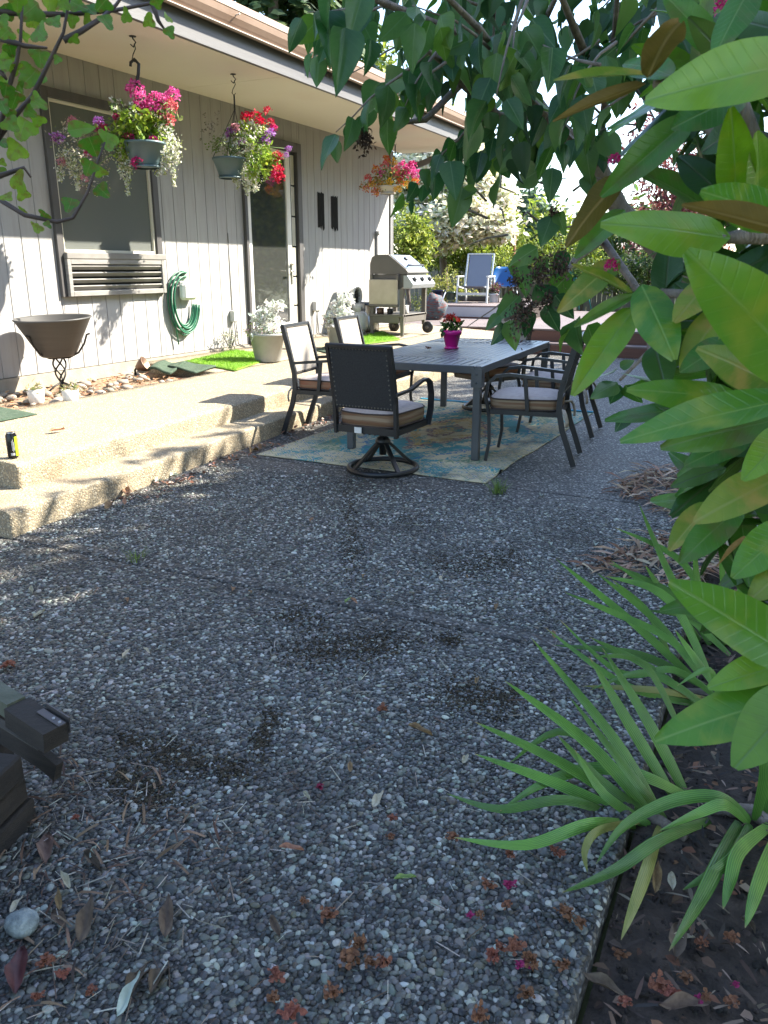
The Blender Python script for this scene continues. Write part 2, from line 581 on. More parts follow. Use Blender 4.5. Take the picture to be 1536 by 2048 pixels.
# ================================================================== ground and patio
XW = -6.40            # house wall plane
def zpad(x):
    return .31 + .13 * min(1.0, max(0.0, (-4.05 - x) / 2.35))
def xlow(y):
    return -3.73 - .08 * (min(y, 7.4) - 2.9)
def xup(y):
    return -4.05 - .07 * (min(y, 7.6) - 3.2)
SLABX = -0.205        # right edge of the patio slab

g = MB(); g.add([(-400, -300, -.12), (400, -300, -.12), (400, 600, -.12), (-400, 600, -.12)], [(0, 1, 2, 3)])
tag(g.build('ground', 'lawn'), kind='structure')
# soil bed right of the slab, uneven
def sheet(name, x0, x1, y0, y1, nx, ny, zf, m, parent=None):
    xs, ys = np.linspace(x0, x1, nx), np.linspace(y0, y1, ny)
    V = np.array([(x, y, zf(x, y)) for y in ys for x in xs])
    i = np.arange((nx - 1) * (ny - 1)); r, c = i // (nx - 1), i % (nx - 1)
    a = r * nx + c
    Fc = np.stack([a, a + 1, a + nx + 1, a + nx], 1)
    return link(name, np_mesh(name, V, Fc, None, True), m, parent)
tag(sheet('garden_bed', SLABX + .012, 1.9, -.5, 14.0, 60, 260,
          lambda x, y: -.065 + .03 * noise.noise((x * 4, y * 4, 0)) + .012 * noise.noise((x * 17, y * 17, 3)) + .05 * min(1, max(0, (x - .2) / 1.2)),
          'soil'), kind='structure')
pb = MB(); pb.box((-3.3, 6.0, -.085), (6.16, 17.4, .05))
patio = tag(pb.build('patio', mat('joint_dirt', (.02, .017, .013), .95)), kind='structure')
def slab(x0, x1, y0, y1):
    m = MB(); m.box(((x0 + x1) / 2, (y0 + y1) / 2, -.045), (x1 - x0, y1 - y0, .09), bev=.008)
    return m.build('slab', 'patio_aggregate', patio)
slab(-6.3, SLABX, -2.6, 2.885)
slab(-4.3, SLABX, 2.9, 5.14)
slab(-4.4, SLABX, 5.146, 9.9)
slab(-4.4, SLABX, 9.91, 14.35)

# pebbles proud of the near slabs (real stones)
ico = []
t_ = (1 + 5 ** .5) / 2
for a_, b_ in ((-1, t_), (1, t_), (-1, -t_), (1, -t_)):
    ico += [(a_, b_, 0)]
for a_, b_ in ((-1, t_), (1, t_), (-1, -t_), (1, -t_)):
    ico += [(0, a_, b_)]
for a_, b_ in ((t_, -1), (t_, 1), (-t_, -1), (-t_, 1)):
    ico += [(a_, 0, b_)]
ico = np.array(ico) / math.sqrt(1 + t_ * t_)
ICO_F = [(0, 11, 5), (0, 5, 1), (0, 1, 7), (0, 7, 10), (0, 10, 11), (1, 5, 9), (5, 11, 4), (11, 10, 2), (10, 7, 6), (7, 1, 8),
         (3, 9, 4), (3, 4, 2), (3, 2, 6), (3, 6, 8), (3, 8, 9), (4, 9, 5), (2, 4, 11), (6, 2, 10), (8, 6, 7), (9, 8, 1)]
PEB = [(.085, .085, .09), (.12, .12, .122), (.16, .162, .165), (.07, .07, .072), (.21, .21, .207), (.14, .14, .138), (.25, .248, .24),
       (.06, .06, .064), (.17, .15, .125), (.12, .108, .095), (.36, .355, .34), (.18, .182, .182), (.105, .108, .11), (.28, .27, .25)]
def in_view(P, mx=60, my=80):
    d = P - np.array([0, 0, H])
    fh = d[:, 1] * math.cos(YAW) - d[:, 0] * math.sin(YAW); r = d[:, 1] * math.sin(YAW) + d[:, 0] * math.cos(YAW)
    f = fh * CP - d[:, 2] * SP; u = fh * SP + d[:, 2] * CP
    ok = f > .3
    f = np.where(ok, f, 1)
    px, py = CX + F * r / f, CY - F * u / f
    return ok & (px > -mx) & (px < 1536 + mx) & (py > -my) & (py < 2048 + my)
def pebble_field(step, ylo, yhi, rad, tv, tf, smooth=True, gain=1.0):
    gx, gy = np.meshgrid(np.arange(-3.75, SLABX - .01, step), np.arange(ylo, yhi, step * .9))
    gx = gx + (np.arange(gx.shape[0]) % 2)[:, None] * step / 2
    P = np.stack([gx.ravel(), gy.ravel(), np.zeros(gx.size)], 1)
    P[:, :2] += rng.uniform(-.42, .42, (len(P), 2)) * step
    P = P[(P[:, 0] < SLABX - .008)]
    P = P[np.abs(P[:, 1] - 2.8925) > .012]
    P = P[in_view(P)]
    fade = np.clip((yhi - .5 - P[:, 1]) / .5, -1, 0) + 1
    P = P[rng.random(len(P)) < fade]
    n = len(P)
    S = rad * rng.lognormal(0, .24, (n, 1)) * np.stack([rng.uniform(.75, 1.0, n), rng.uniform(.95, 1.4, n), rng.uniform(.4, .6, n)], 1)
    P[:, 2] = S[:, 2] * rng.uniform(.0, .35, n)
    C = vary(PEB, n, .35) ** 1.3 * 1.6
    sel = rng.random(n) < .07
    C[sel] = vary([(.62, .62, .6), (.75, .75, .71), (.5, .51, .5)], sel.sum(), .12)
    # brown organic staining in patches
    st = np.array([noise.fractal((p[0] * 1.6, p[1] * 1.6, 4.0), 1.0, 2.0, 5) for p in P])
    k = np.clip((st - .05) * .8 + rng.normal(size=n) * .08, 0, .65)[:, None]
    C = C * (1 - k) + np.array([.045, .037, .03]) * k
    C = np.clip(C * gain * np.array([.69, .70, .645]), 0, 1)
    return scatter('pebbles', tv, tf, P, rot_rand(n, .3), S, C, smooth)
# rounder template for the closest stones: one subdivision, upper part only
def subdiv(v, f):
    v = [Vector(x) for x in v]; cache = {}; out = []
    def mid(a, b):
        k = (min(a, b), max(a, b))
        if k not in cache:
            v.append(((v[a] + v[b]) / 2).normalized()); cache[k] = len(v) - 1
        return cache[k]
    for a, b, c in f:
        ab, bc, ca = mid(a, b), mid(b, c), mid(c, a)
        out += [(a, ab, ca), (b, bc, ab), (c, ca, bc), (ab, bc, ca)]
    return np.array([tuple(x) for x in v]), out
SPH_V, SPH_F = subdiv(ico, ICO_F)
top = [f for f in SPH_F if max(SPH_V[i][2] for i in f) > -.25]
col_mat('pebble_stone', .42, 0, .25, 160, .45)
o = link('pebbles', pebble_field(.013, .75, 3.0, .0071, SPH_V, top, True, .8), 'pebble_stone', patio); tag(o, kind='stuff')  # near stones darkened to paint in the foreground shade
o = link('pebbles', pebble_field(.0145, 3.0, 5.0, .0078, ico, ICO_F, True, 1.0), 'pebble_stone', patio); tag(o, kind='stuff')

# ================================================================== terrace with its steps (sloped pad, bed cut-out)
def rough(v, a=.0035, s=14):
    n = noise.noise_vector((v[0] * s, v[1] * s, v[2] * s))
    n2 = noise.noise_vector((v[0] * s * 3, v[1] * s * 3, v[2] * s * 3 + 9))
    return (v[0] + a * n[0] + a * .5 * n2[0], v[1] + a * n[1] * .5, v[2] + a * n[2] + a * .6 * n2[2])
def arc(cx, cz, r, a0, a1, n):
    return [(cx + r * math.cos(a0 + (a1 - a0) * i / n), cz + r * math.sin(a0 + (a1 - a0) * i / n)) for i in range(n + 1)]
def extrude_profile(name, proff, y0, y1, dy, m, parent, endcap=True):
    ys = np.linspace(y0, y1, max(2, int((y1 - y0) / dy)))
    V, k = [], None
    for y in ys:
        pr = proff(y); k = len(pr)
        V += [rough((x, y, z)) for x, z in pr]
    V = np.array(V)
    i = np.arange((k - 1) * (len(ys) - 1)); r, c = i // (k - 1), i % (k - 1); a = r * k + c
    Fc = np.stack([a, a + 1, a + k + 1, a + k], 1)
    me = bpy.data.meshes.new(name)
    faces = [tuple(f) for f in Fc.tolist()]
    if endcap:
        faces += [tuple(range(k))[::-1], tuple(range((len(ys) - 1) * k, len(ys) * k))]
    me.from_pydata(V.tolist(), [], faces); me.polygons.foreach_set('use_smooth', [True] * (len(faces) - 2 * endcap) + [False] * (2 * endcap))
    me.update()
    return link(name, me, m, parent)
def prof_step(y):
    x = xlow(y); z = .15; r = .02
    p = [(x, -.03)] + [(x, z * t) for t in (.15, .35, .55, .72)] + arc(x - r, z - r, r, 0, math.pi / 2, 4)
    p += [(x - r - .06 * i, z + .002 * i) for i in range(1, 8)]
    return p + [(x - .6, .1), (x - .6, -.03)]
def prof_pad(y):
    x = xup(y); z = .31; r = .024
    p = [(x, .08)] + [(x, z * t) for t in (.5, .6, .72, .82)] + arc(x - r, z - r, r, 0, math.pi / 2, 4)
    n = 12
    x0 = x - r
    p += [(x0 + (BEDX - x0) * i / n, zpad(x0 + (BEDX - x0) * i / n)) for i in range(1, n + 1)]
    return p + [(BEDX, -.05), (x - .3, -.05)]
BEDX = -5.36
def prof_back(y):
    return [(BEDX, -.05)] + [(BEDX + (XW + .02 - BEDX) * i / 6, zpad(BEDX + (XW + .02 - BEDX) * i / 6)) for i in range(7)] + [(XW + .02, -.05)]
terr = MB(); terr.box((-5.2, 8.2, -.06), (1.7, 9.6, .06))
terrace = tag(terr.build('terrace', 'soil'), kind='structure')
extrude_profile('step', prof_step, 2.9, 14.2, .035, 'terrace_aggregate', terrace)
extrude_profile('pad', prof_pad, 3.25, 14.2, .035, 'terrace_aggregate', terrace)
extrude_profile('pad', prof_back, 3.25, 4.3, .1, 'terrace_aggregate', terrace)
extrude_profile('pad', prof_back, 6.9, 14.2, .1, 'terrace_aggregate', terrace)
# soil and gravel of the sunken bed against the wall
sheet('bed_soil', XW + .02, -5.34, 4.25, 6.95, 40, 90, lambda x, y: .325 + .02 * noise.noise((x * 6, y * 6, 1)),
      mat('bed_mulch', (.2, .12, .07), .95, (.3, .22, .15), ns=25, bump=1, bs=70), terrace)

# ================================================================== house
house = thing('house', 'grey vertical siding house wall with wide eave, brown gutter, window and glass door', 'house', (XW, 9.0, .4))
YC = 13.43            # far corner
ZS = 3.36             # soffit
def wl(px, py, dx=0.0):
    return onx(px, py, XW + dx)
# openings from the photograph
WY0, WY1 = wl(88, 300).y, wl(317, 450).y
WZ0, WZ1 = 1.17, wl(85, 172).z
DY0, DY1 = wl(489, 500).y, wl(601, 450).y
DZ1 = wl(601, 290).z
ZB = .47
def board(y0, y1, z0, z1):
    m = MB(); m.box((XW - .012, (y0 + y1) / 2, (z0 + z1) / 2), (.024, y1 - y0, z1 - z0), bev=.004)
    return m.build('siding_board', 'siding', house)
y = 1.6
step_ = .196
while y < YC - .02:
    y1 = min(y + step_ - .0045, YC)
    segs = []
    for (a, b, z0, z1) in ((WY0 + .03, WY1 - .03, WZ0 + .03, WZ1 - .03), (DY0 + .03, DY1 - .03, -1, DZ1 - .03)):
        if y1 > a and y < b:
            segs.append((a, b, z0, z1))
    if not segs:
        board(y, y1, ZB, ZS + .05)
    else:
        a, b, z0, z1 = segs[0]
        if y < a: board(y, a, ZB, ZS + .05)
        if y1 > b: board(b, y1, ZB, ZS + .05)
        ya, yb = max(y, a), min(y1, b)
        if z0 > 0: board(ya, yb, ZB, z0)
        board(ya, yb, z1, ZS + .05)
    y += step_
def wallbox(m, y0, y1, z0, z1, x0=XW - .14, x1=XW - .0242):
    m.box(((x0 + x1) / 2, (y0 + y1) / 2, (z0 + z1) / 2), (x1 - x0, y1 - y0, z1 - z0))
m = MB()
wallbox(m, -1.5, WY0, -.1, 3.5); wallbox(m, WY0, WY1, -.1, WZ0); wallbox(m, WY0, WY1, WZ1, 3.5)
wallbox(m, WY1, DY0, -.1, 3.5); wallbox(m, DY0, DY1, DZ1, 3.5); wallbox(m, DY1, YC - .14, -.1, 3.5)
wallbox(m, YC - .14, YC, -.1, 3.5)
m.box((XW - 3.5, YC - .07, 1.7), (6.7, .14, 3.6)); m.box((XW - 3.5, -1.4, 1.7), (6.7, .14, 3.6)); m.box((XW - 6.9, 6, 1.7), (.14, 15, 3.6))
m.build('wall_core', mat('groove_paint', (.25, .245, .24), .8), house)
m = MB(); m.box((XW - .005, 8.0, .40), (.05, 10.85, .13)); m.build('foundation', 'concrete', house)
m = MB(); m.box((XW + .012, YC - .05, 1.9), (.024, .1, 2.9), bev=.004); m.box((XW - .04, YC + .012, 1.9), (.128, .024, 2.9), bev=.004)
m.build('corner_board', mat('corner_paint', (.17, .17, .175), .6), house)
# eave: soffit panels, fascia boards, gutter, roof
XF = -5.0
YE = 13.86
for a, b in ((-1.5, 7.93), (7.936, YE)):
    m = MB(); m.box(((XW - .0 + XF - .04) / 2, (a + b) / 2, ZS + .012), (XF - .04 - XW, b - a, .024)); m.build('soffit_panel', 'soffit_paint', house)
for a, b, dx, dz in ((-1.5, 8.28, .012, .0), (8.285, YE, 0, .004)):
    m = MB(); m.box((XF - .02 + dx, (a + b) / 2, ZS + .15 + dz), (.04, b - a, .31), bev=.004); m.build('fascia_board', 'fascia_paint', house)
m = MB(); m.box((-5.7, YE + .02, ZS + .15), (1.44, .04, .3), bev=.004); m.build('fascia_board', 'fascia_paint', house)
# gutter: open trough profile
prof = [(XF + .02, .20), (XF + .02, .1), (XF + .075, .1), (XF + .10, .135), (XF + .125, .18), (XF + .135, .235), (XF + .12, .24), (XF + .119, .229), (XF + .11, .18), (XF + .09, .145), (XF + .07, .112), (XF + .032, .112), (XF + .032, .2)]
m = MB(); m.prism([(x, ZS + z + .1) for x, z in prof], 1, -1.5, YE + .05)
m.build('gutter', 'gutter_metal', house)
m = MB(); m.box((XF + .078, 5, ZS + .1955), (.05, 17.5, .008)); m.build('gutter_rim', 'gutter_rim', house)
for yy in (6.9, 8.9, 10.9, 12.9, 4.9):
    m = MB(); m.tube([(XF + .03, yy, ZS + .3), (XF + .165, yy, ZS + .305)], .006, 6); m.lathe([(0, 0), (.011, .001), (.011, .006), (0, .007)], 8, M=Matrix.Translation((XF + .16, yy, ZS + .305)) @ Matrix.Rotation(R(90), 4, 'Y'))
    m.build('gutter_spike', 'gutter_rim', house)
m = MB(); m.prism([(XF + .1, ZS + .345), (XF + .1, ZS + .375), (-13.5, ZS + 1.5), (-13.5, ZS + 1.47)], 1, -1.55, YE + .1)
m.build('roof', 'roof_shingle', house)
m = MB(); m.prism([(XF + .14, ZS + .34), (XF + .14, ZS + .40), (XF - .05, ZS + .43), (XF - .05, ZS + .37)], 1, -1.56, YE + .11)
m.build('drip_edge', mat('drip_metal', (.42, .3, .22), .45), house)
m = MB(); m.bar([(-6.42, YC + .06, 2.98), (-5.03, YC + .06, 3.37)], .05, .09); m.build('brace', 'fascia_paint', house)

# ---- window with louvre vent
win = MB()
fx = XW + .03
def frame(m, y0, y1, z0, z1, wd, x0, x1, bot=None, bev=.004):
    bot = wd if bot is None else bot
    xc, sx = (x0 + x1) / 2, x1 - x0
    m.box((xc, y0 + wd / 2, (z0 + z1) / 2), (sx, wd, z1 - z0), bev=bev)
    m.box((xc, y1 - wd / 2, (z0 + z1) / 2), (sx, wd, z1 - z0), bev=bev)
    m.box((xc, (y0 + y1) / 2, z1 - wd / 2), (sx - .004, y1 - y0 - 2 * wd + .002, wd), bev=bev)
    m.box((xc, (y0 + y1) / 2, z0 + bot / 2), (sx - .004, y1 - y0 - 2 * wd + .002, bot), bev=bev)
LZ1 = 1.56         # top of the louvre section
window = MB(); frame(window, WY0, WY1, WZ0, WZ1, .085, XW - .05, XW + .035)
window = window.build('window', 'trim', house)
m = MB(); m.box((XW + .035, (WY0 + WY1) / 2 + .03, LZ1), (.09, WY1 - WY0 - .06, .06), bev=.006); m.build('sill', mat('sill_paint', (.22, .21, .195), .6, (.18, .17, .16), ns=8), window)
m = MB(); frame(m, WY0 + .085, WY1 - .085, LZ1 + .03, WZ1 - .085, .03, XW - .035, XW + .012); m.build('frame', mat('almond_frame', (.6, .57, .47), .5), window)
m = MB(); m.box((XW - .018, (WY0 + WY1) / 2, (LZ1 + WZ1) / 2 - .03), (.006, WY1 - WY0 - .21, WZ1 - LZ1 - .17)); m.build('pane', 'screen_glass', window)
m = MB(); frame(m, WY0 + .06, WY1 - .03, WZ0 + .005, LZ1 - .03, .05, XW + .0355, XW + .075); m.build('vent_frame', mat('vent_paint', (.26, .25, .235), .6, (.2, .19, .18), ns=8, stretch=(1, 1, 6)), window)
lz = (LZ1 - .03 - WZ0 - .105) / 4
for i in range(4):
    zc = WZ0 + .055 + lz * (i + .5)
    M = Matrix.Translation((XW + .045, (WY0 + WY1) / 2 + .015, zc)) @ Matrix.Rotation(R(40), 4, 'Y')
    m = MB(); m.box((0, 0, 0), (.016, WY1 - WY0 - .2, lz * .74), M=M, bev=.002); m.build('louvre_slat', 'vent_paint', window)
m = MB(); m.box((XW + .01, (WY0 + WY1) / 2, (WZ0 + LZ1) / 2), (.012, WY1 - WY0 - .12, LZ1 - WZ0 - .02)); m.build('vent_back', mat('vent_dark', (.03, .028, .028), .8), window)
m = MB(); frame(m, WY0 + .17, WY1 - .27, LZ1 + .03, WZ1 - .22, .022, XW - .06, XW - .045); m.build('screen_frame', 'trim', window)
m = MB(); m.box((XW - .075, WY1 - .2, (LZ1 + WZ1) / 2), (.02, .2, WZ1 - LZ1 - .12)); m.build('blind', 'blind', window)
# rooms behind the openings
m = MB(); m.box((XW - 2.2, 7.0, 1.9), (.05, 3.6, 3.0)); m.box((XW - 2.2, 10.5, 1.9), (.05, 3.3, 3.0)); m.box((XW - 1.2, 8.6, 1.9), (2.0, .06, 3.0)); m.box((XW - 1.2, 7, .42), (2.1, 12, .05)); m.box((XW - 1.2, 7, 3.42), (2.1, 12, .05))
m.build('room', 'interior', house)

# ---- glazed door, side light
door_f = MB()
door_f.box((XW + .0, DY0 + .03, (ZB + DZ1) / 2), (.09, .06, DZ1 - ZB), bev=.004)
door_f.box((XW + .0, DY1 - .055, (ZB + DZ1) / 2), (.09, .11, DZ1 - ZB), bev=.004)
door_f.box((XW - .002, (DY0 + DY1) / 2, DZ1 - .06), (.088, DY1 - DY0 - .168, .12), bev=.004)
door_f.build('door_frame', 'trim', house)
SLY = wl(583, 500).y         # door / side light boundary
door = MB(); dy0, dy1, dz0, dz1 = DY0 + .062, SLY, ZB + .03, DZ1 - .125
frame(door, dy0, dy1, dz0, dz1, .105, XW - .035, XW + .012, bot=.2)
door = door.build('door', 'white_paint', house)
m = MB(); m.box((XW - .012, (dy0 + dy1) / 2, (dz0 + dz1) / 2 + .045), (.006, dy1 - dy0 - .2, dz1 - dz0 - .29)); m.build('pane', 'window_glass', door)
m = MB(); m.box((XW + .018, dy1 - .05, 1.36), (.012, .045, .28), bev=.004); m.tube([(XW + .02, dy1 - .05, 1.4), (XW + .065, dy1 - .05, 1.4), (XW + .07, dy1 - .16, 1.4)], .01, 8); m.tube([(XW + .02, dy1 - .05, 1.5), (XW + .05, dy1 - .05, 1.5)], .02, 10)
m.build('handle', mat('nickel', (.6, .58, .52), .25, metal=1.0), door)
for zz in (dz0 + .2, 1.6, dz1 - .3):
    m = MB(); m.tube([(XW + .014, dy0 - .004, zz - .05), (XW + .014, dy0 - .004, zz + .05)], .009, 8)
    m.build('hinge', 'nickel', door)
sl = MB(); s0, s1 = SLY + .004, DY1 - .112
frame(sl, s0, s1, dz0, dz1, .018, XW - .03, XW + .008)
sl = sl.build('side_light', 'leadwork', house)
nb = 6
for i in range(nb):
    a = dz0 + .02 + (dz1 - dz0 - .04) * i / nb; b = dz0 + .02 + (dz1 - dz0 - .04) * (i + 1) / nb
    m = MB(); m.box((XW - .01, (s0 + s1) / 2, (a + b) / 2), (.012, s1 - s0 - .038, b - a - .022), bev=.002); m.build('pane', mat('pale_pane', (.62, .6, .5), .25, (.5, .48, .42), ns=3), sl)
# things seen through the door glass
m = MB(); m.box((XW - .5, DY0 + .35, 1.0), (.5, .9, 1.1)); m.box((XW - .48, DY0 + .35, 1.57), (.6, .95, .05)); m.build('counter', 'cream_paint', house)
m = MB(); m.box((XW - .9, DY0 + .75, 1.8), (.1, .05, 2.8)); m.build('inner_jamb', 'blind', house)
m = MB(); m.lathe([(.0, 0), (.055, 0), (.075, .12), (.07, .13), (.05, .02)], 14, (XW - .45, DY0 + .42, 1.6)); m.build('jar', 'cream_paint', house)
m = MB(); m.lathe([(.0, 0), (.05, 0), (.06, .16), (.0, .17)], 12, (XW - .4, DY0 + .2, 1.6)); m.build('jar', 'cream_paint', house)
# paint swatches (brushed patches)
for (x0, y0_, x1, y1_) in ((634, 384, 649, 455), (661, 392, 676, 459)):
    a = wl(x0, y0_); b = wl(x1, y1_)
    yy = np.linspace(a.y, b.y, 14)
    top_ = a.z; bot_ = b.z
    V, Fs = [], []
    for i, q in enumerate(yy):
        V += [(XW + .004, q, top_ + random.uniform(-.012, .012)), (XW + .004, q, bot_ + random.uniform(-.05, .03))]
    for i in range(13):
        Fs.append((2 * i, 2 * i + 1, 2 * i + 3, 2 * i + 2))
    m = MB(); m.add(V, Fs); m.build('paint_swatch', 'dark_swatch', house)
# conduit, outlets with cords, round vent
p = wl(752, 470); q = wl(750, 560)
m = MB(); m.tube([(XW + .03, p.y, p.z), (XW + .03, p.y, .45)], .025, 10); m.tube([(XW + .03, p.y, p.z), (XW + .03, p.y, p.z + .06)], .034, 10); m.build('conduit', mat('conduit_paint', (.42, .42, .43), .5), house)
for (px, py, both) in ((463, 632, 0), (627, 612, 1)):
    c = wl(px, py)
    m = MB(); m.box((XW + .035, c.y, c.z), (.07, .085, .14), bev=.008)
    ob = m.build('outlet_box', mat('outlet_grey', (.45, .45, .44), .5), house)
    if both:
        m = MB(); m.box((XW + .012, c.y + .13, c.z - .01), (.024, .1, .12), bev=.004); m.build('outlet_cover', 'outlet_grey', house)
    for dxy in (-.015, .02):
        m = MB(); pts = [(XW + .05, c.y + dxy, c.z - .06), (XW + .055, c.y + dxy + .01, c.z - .25), (XW + .06, c.y + dxy * 2, zpad(XW) + .06), (XW + .12, c.y + .1 + dxy, zpad(XW) + .012), (XW + .2, c.y + .35, zpad(-6.2) + .012)]
        m.tube(pts, .007, 6); m.build('cord', mat('cord_black', (.04, .04, .04), .5), house)
m = MB(); c = wl(455, 470); m.tube([(XW + .006, c.y, wl(449, 466).z), (XW + .006, c.y + .01, .9)], .004, 5); m.build('cable', 'cord_black', house)
c = wl(709, 592)
M = Matrix.Translation((XW + .0, c.y, c.z)) @ Matrix.Rotation(R(90), 4, 'Y')
m = MB(); m.lathe([(.17, 0), (.17, .05), (.15, .07), (.125, .06), (.12, .01)], 28, M=M); vent = m.build('wall_vent', 'white_paint', house)
for i in range(5):
    z = c.z - .09 + .045 * i; hw = math.sqrt(.118 ** 2 - (z - c.z) ** 2)
    m = MB(); m.box((XW + .03, c.y, z), (.03, 2 * hw, .008)); m.build('slat', 'leadwork', vent)
m = MB(); m.lathe([(0, .008), (.122, .008)], 20, M=M); m.build('vent_back', 'interior_dark', vent)

# ================================================================== patio furniture
mat('gunmetal', (.014, .015, .017), 0.42, (.022, .023, .026), ns=5, metal=.3, bump=.08, bs=200)
mat('sling', (.028, .028, .03), 0.85, (.042, .042, .043), ns=120, bump=.4, bs=400, spec=.2)
mat('cushion_top', (.36, .3, .275), 0.95, (.42, .355, .325), ns=30, bump=.3, bs=400)
mat('cushion_side', (.25, .10, .055), 0.95, (.3, .17, .1), ns=6, stretch=(1, 1, 9), bump=.3, bs=300)
mat('cushion_worn', (.27, .2, .13), 0.95, (.17, .09, .05), ns=2.5, stretch=(.6, .6, 16), contrast=(.42, .58), bump=.3, bs=300)
mat('piping', (.05, .035, .03), 0.9)
mat('strap_cloth', (.38, .33, .28), 0.95, (.3, .26, .22), ns=40)
def sel_loop(hx, hy, z, n=40, p=6.0):
    out = []
    for i in range(n):
        a = 2 * math.pi * i / n
        c, s_ = math.cos(a), math.sin(a)
        out.append((hx * math.copysign(abs(c) ** (2 / p), c), hy * math.copysign(abs(s_) ** (2 / p), s_), z))
    return out
def loft(m, loops, cap0=True, cap1=True, smooth=True):
    n = len(loops[0]); vs = [v for l in loops for v in l]; fs = []
    for i in range(len(loops) - 1):
        for j in range(n):
            j2 = (j + 1) % n
            fs.append((i * n + j, i * n + j2, (i + 1) * n + j2, (i + 1) * n + j))
    if cap0: fs.append(tuple(range(n))[::-1])
    if cap1: fs.append(tuple((len(loops) - 1) * n + j for j in range(n)))
    return m.add(vs, fs, smooth)
def cushion(parent, z0, h, hw, hd, side, cy=0.0):
    def sh(l): return [(x, y + cy, z + .006 * math.sin(9 * x + 5 * y)) for x, y, z in l]
    m = MB(); loft(m, [sh(sel_loop(hw - .004, hd - .004, z0)), sh(sel_loop(hw + .004, hd + .004, z0 + h * .5)), sh(sel_loop(hw, hd, z0 + h - .006))], True, False)
    c = m.build('cushion', side, parent, True)
    m = MB(); loft(m, [sh(sel_loop(hw, hd, z0 + h - .004)), sh(sel_loop(hw - .02, hd - .02, z0 + h + .012)), sh(sel_loop(hw * .7, hd * .7, z0 + h + .026)), sh(sel_loop(hw * .3, hd * .3, z0 + h + .03))], False, True)
    m.build('cushion_top', 'cushion_top', c, True)
    m = MB(); m.tube(sh(sel_loop(hw + .003, hd + .003, z0 + h - .004)), .006, 6, closed=True); m.build('piping', 'piping', c, True)
    m = MB(); m.tube(sh(sel_loop(hw + .003, hd + .003, z0 + .006)), .006, 6, closed=True); m.build('piping', 'piping', c, True)
    return c
def back_panel(root, hw, p0, p1):
    """sling panel between posts from p0 (y,z) to p1"""
    d = Vector((0, p1[0] - p0[0], p1[1] - p0[1])); L_ = d.length; d.normalize()
    nrm = Vector((1, 0, 0)).cross(d)
    M = Matrix.Translation((0, p0[0], p0[1])) @ Matrix(((1, d.x, nrm.x), (0, d.y, nrm.y), (0, d.z, nrm.z))).to_4x4()
    m = MB(); m.box((0, L_ / 2, 0), (2 * hw, L_, .022), M=M, bev=.006)
    bk = m.build('backrest', 'sling', root, True)
    m = MB(); m.box((0, L_ / 2, -.0135), (2 * hw - .05, L_ - .05, .005), M=M, bev=.002); m.build('back_fabric', mat('beige_sling', (.26, .235, .2), .85, (.31, .28, .245), ns=9, bump=.3, bs=300), bk, True)
    m = MB()
    nn = 17
    spots = [(-hw + .018 + (2 * hw - .036) * i / nn, y) for i in range(nn + 1) for y in (.018, L_ - .018)]
    spots += [(x, .018 + (L_ - .036) * i / 12) for i in range(1, 12) for x in (-hw + .018, hw - .018)]
    for sd in (-1, 1):
        for x, y in spots:
            m.lathe([(.0075, 0), (.006, .003), (.002, .005)], 6, M=M @ Matrix.Translation((x, y, .011 * sd)) @ (Matrix.Identity(4) if sd > 0 else Matrix.Rotation(math.pi, 4, 'X')), cap1=True)
    tag(m.build('nailheads', mat('bronze_nail', (.11, .1, .085), .35, metal=.8), bk, True), kind='stuff')
    m = MB(); m.box((0, L_ - .002, 0), (2 * hw + .06, .03, .034), M=M, bev=.006); m.build('top_rail', 'gunmetal', root, True)
    return bk
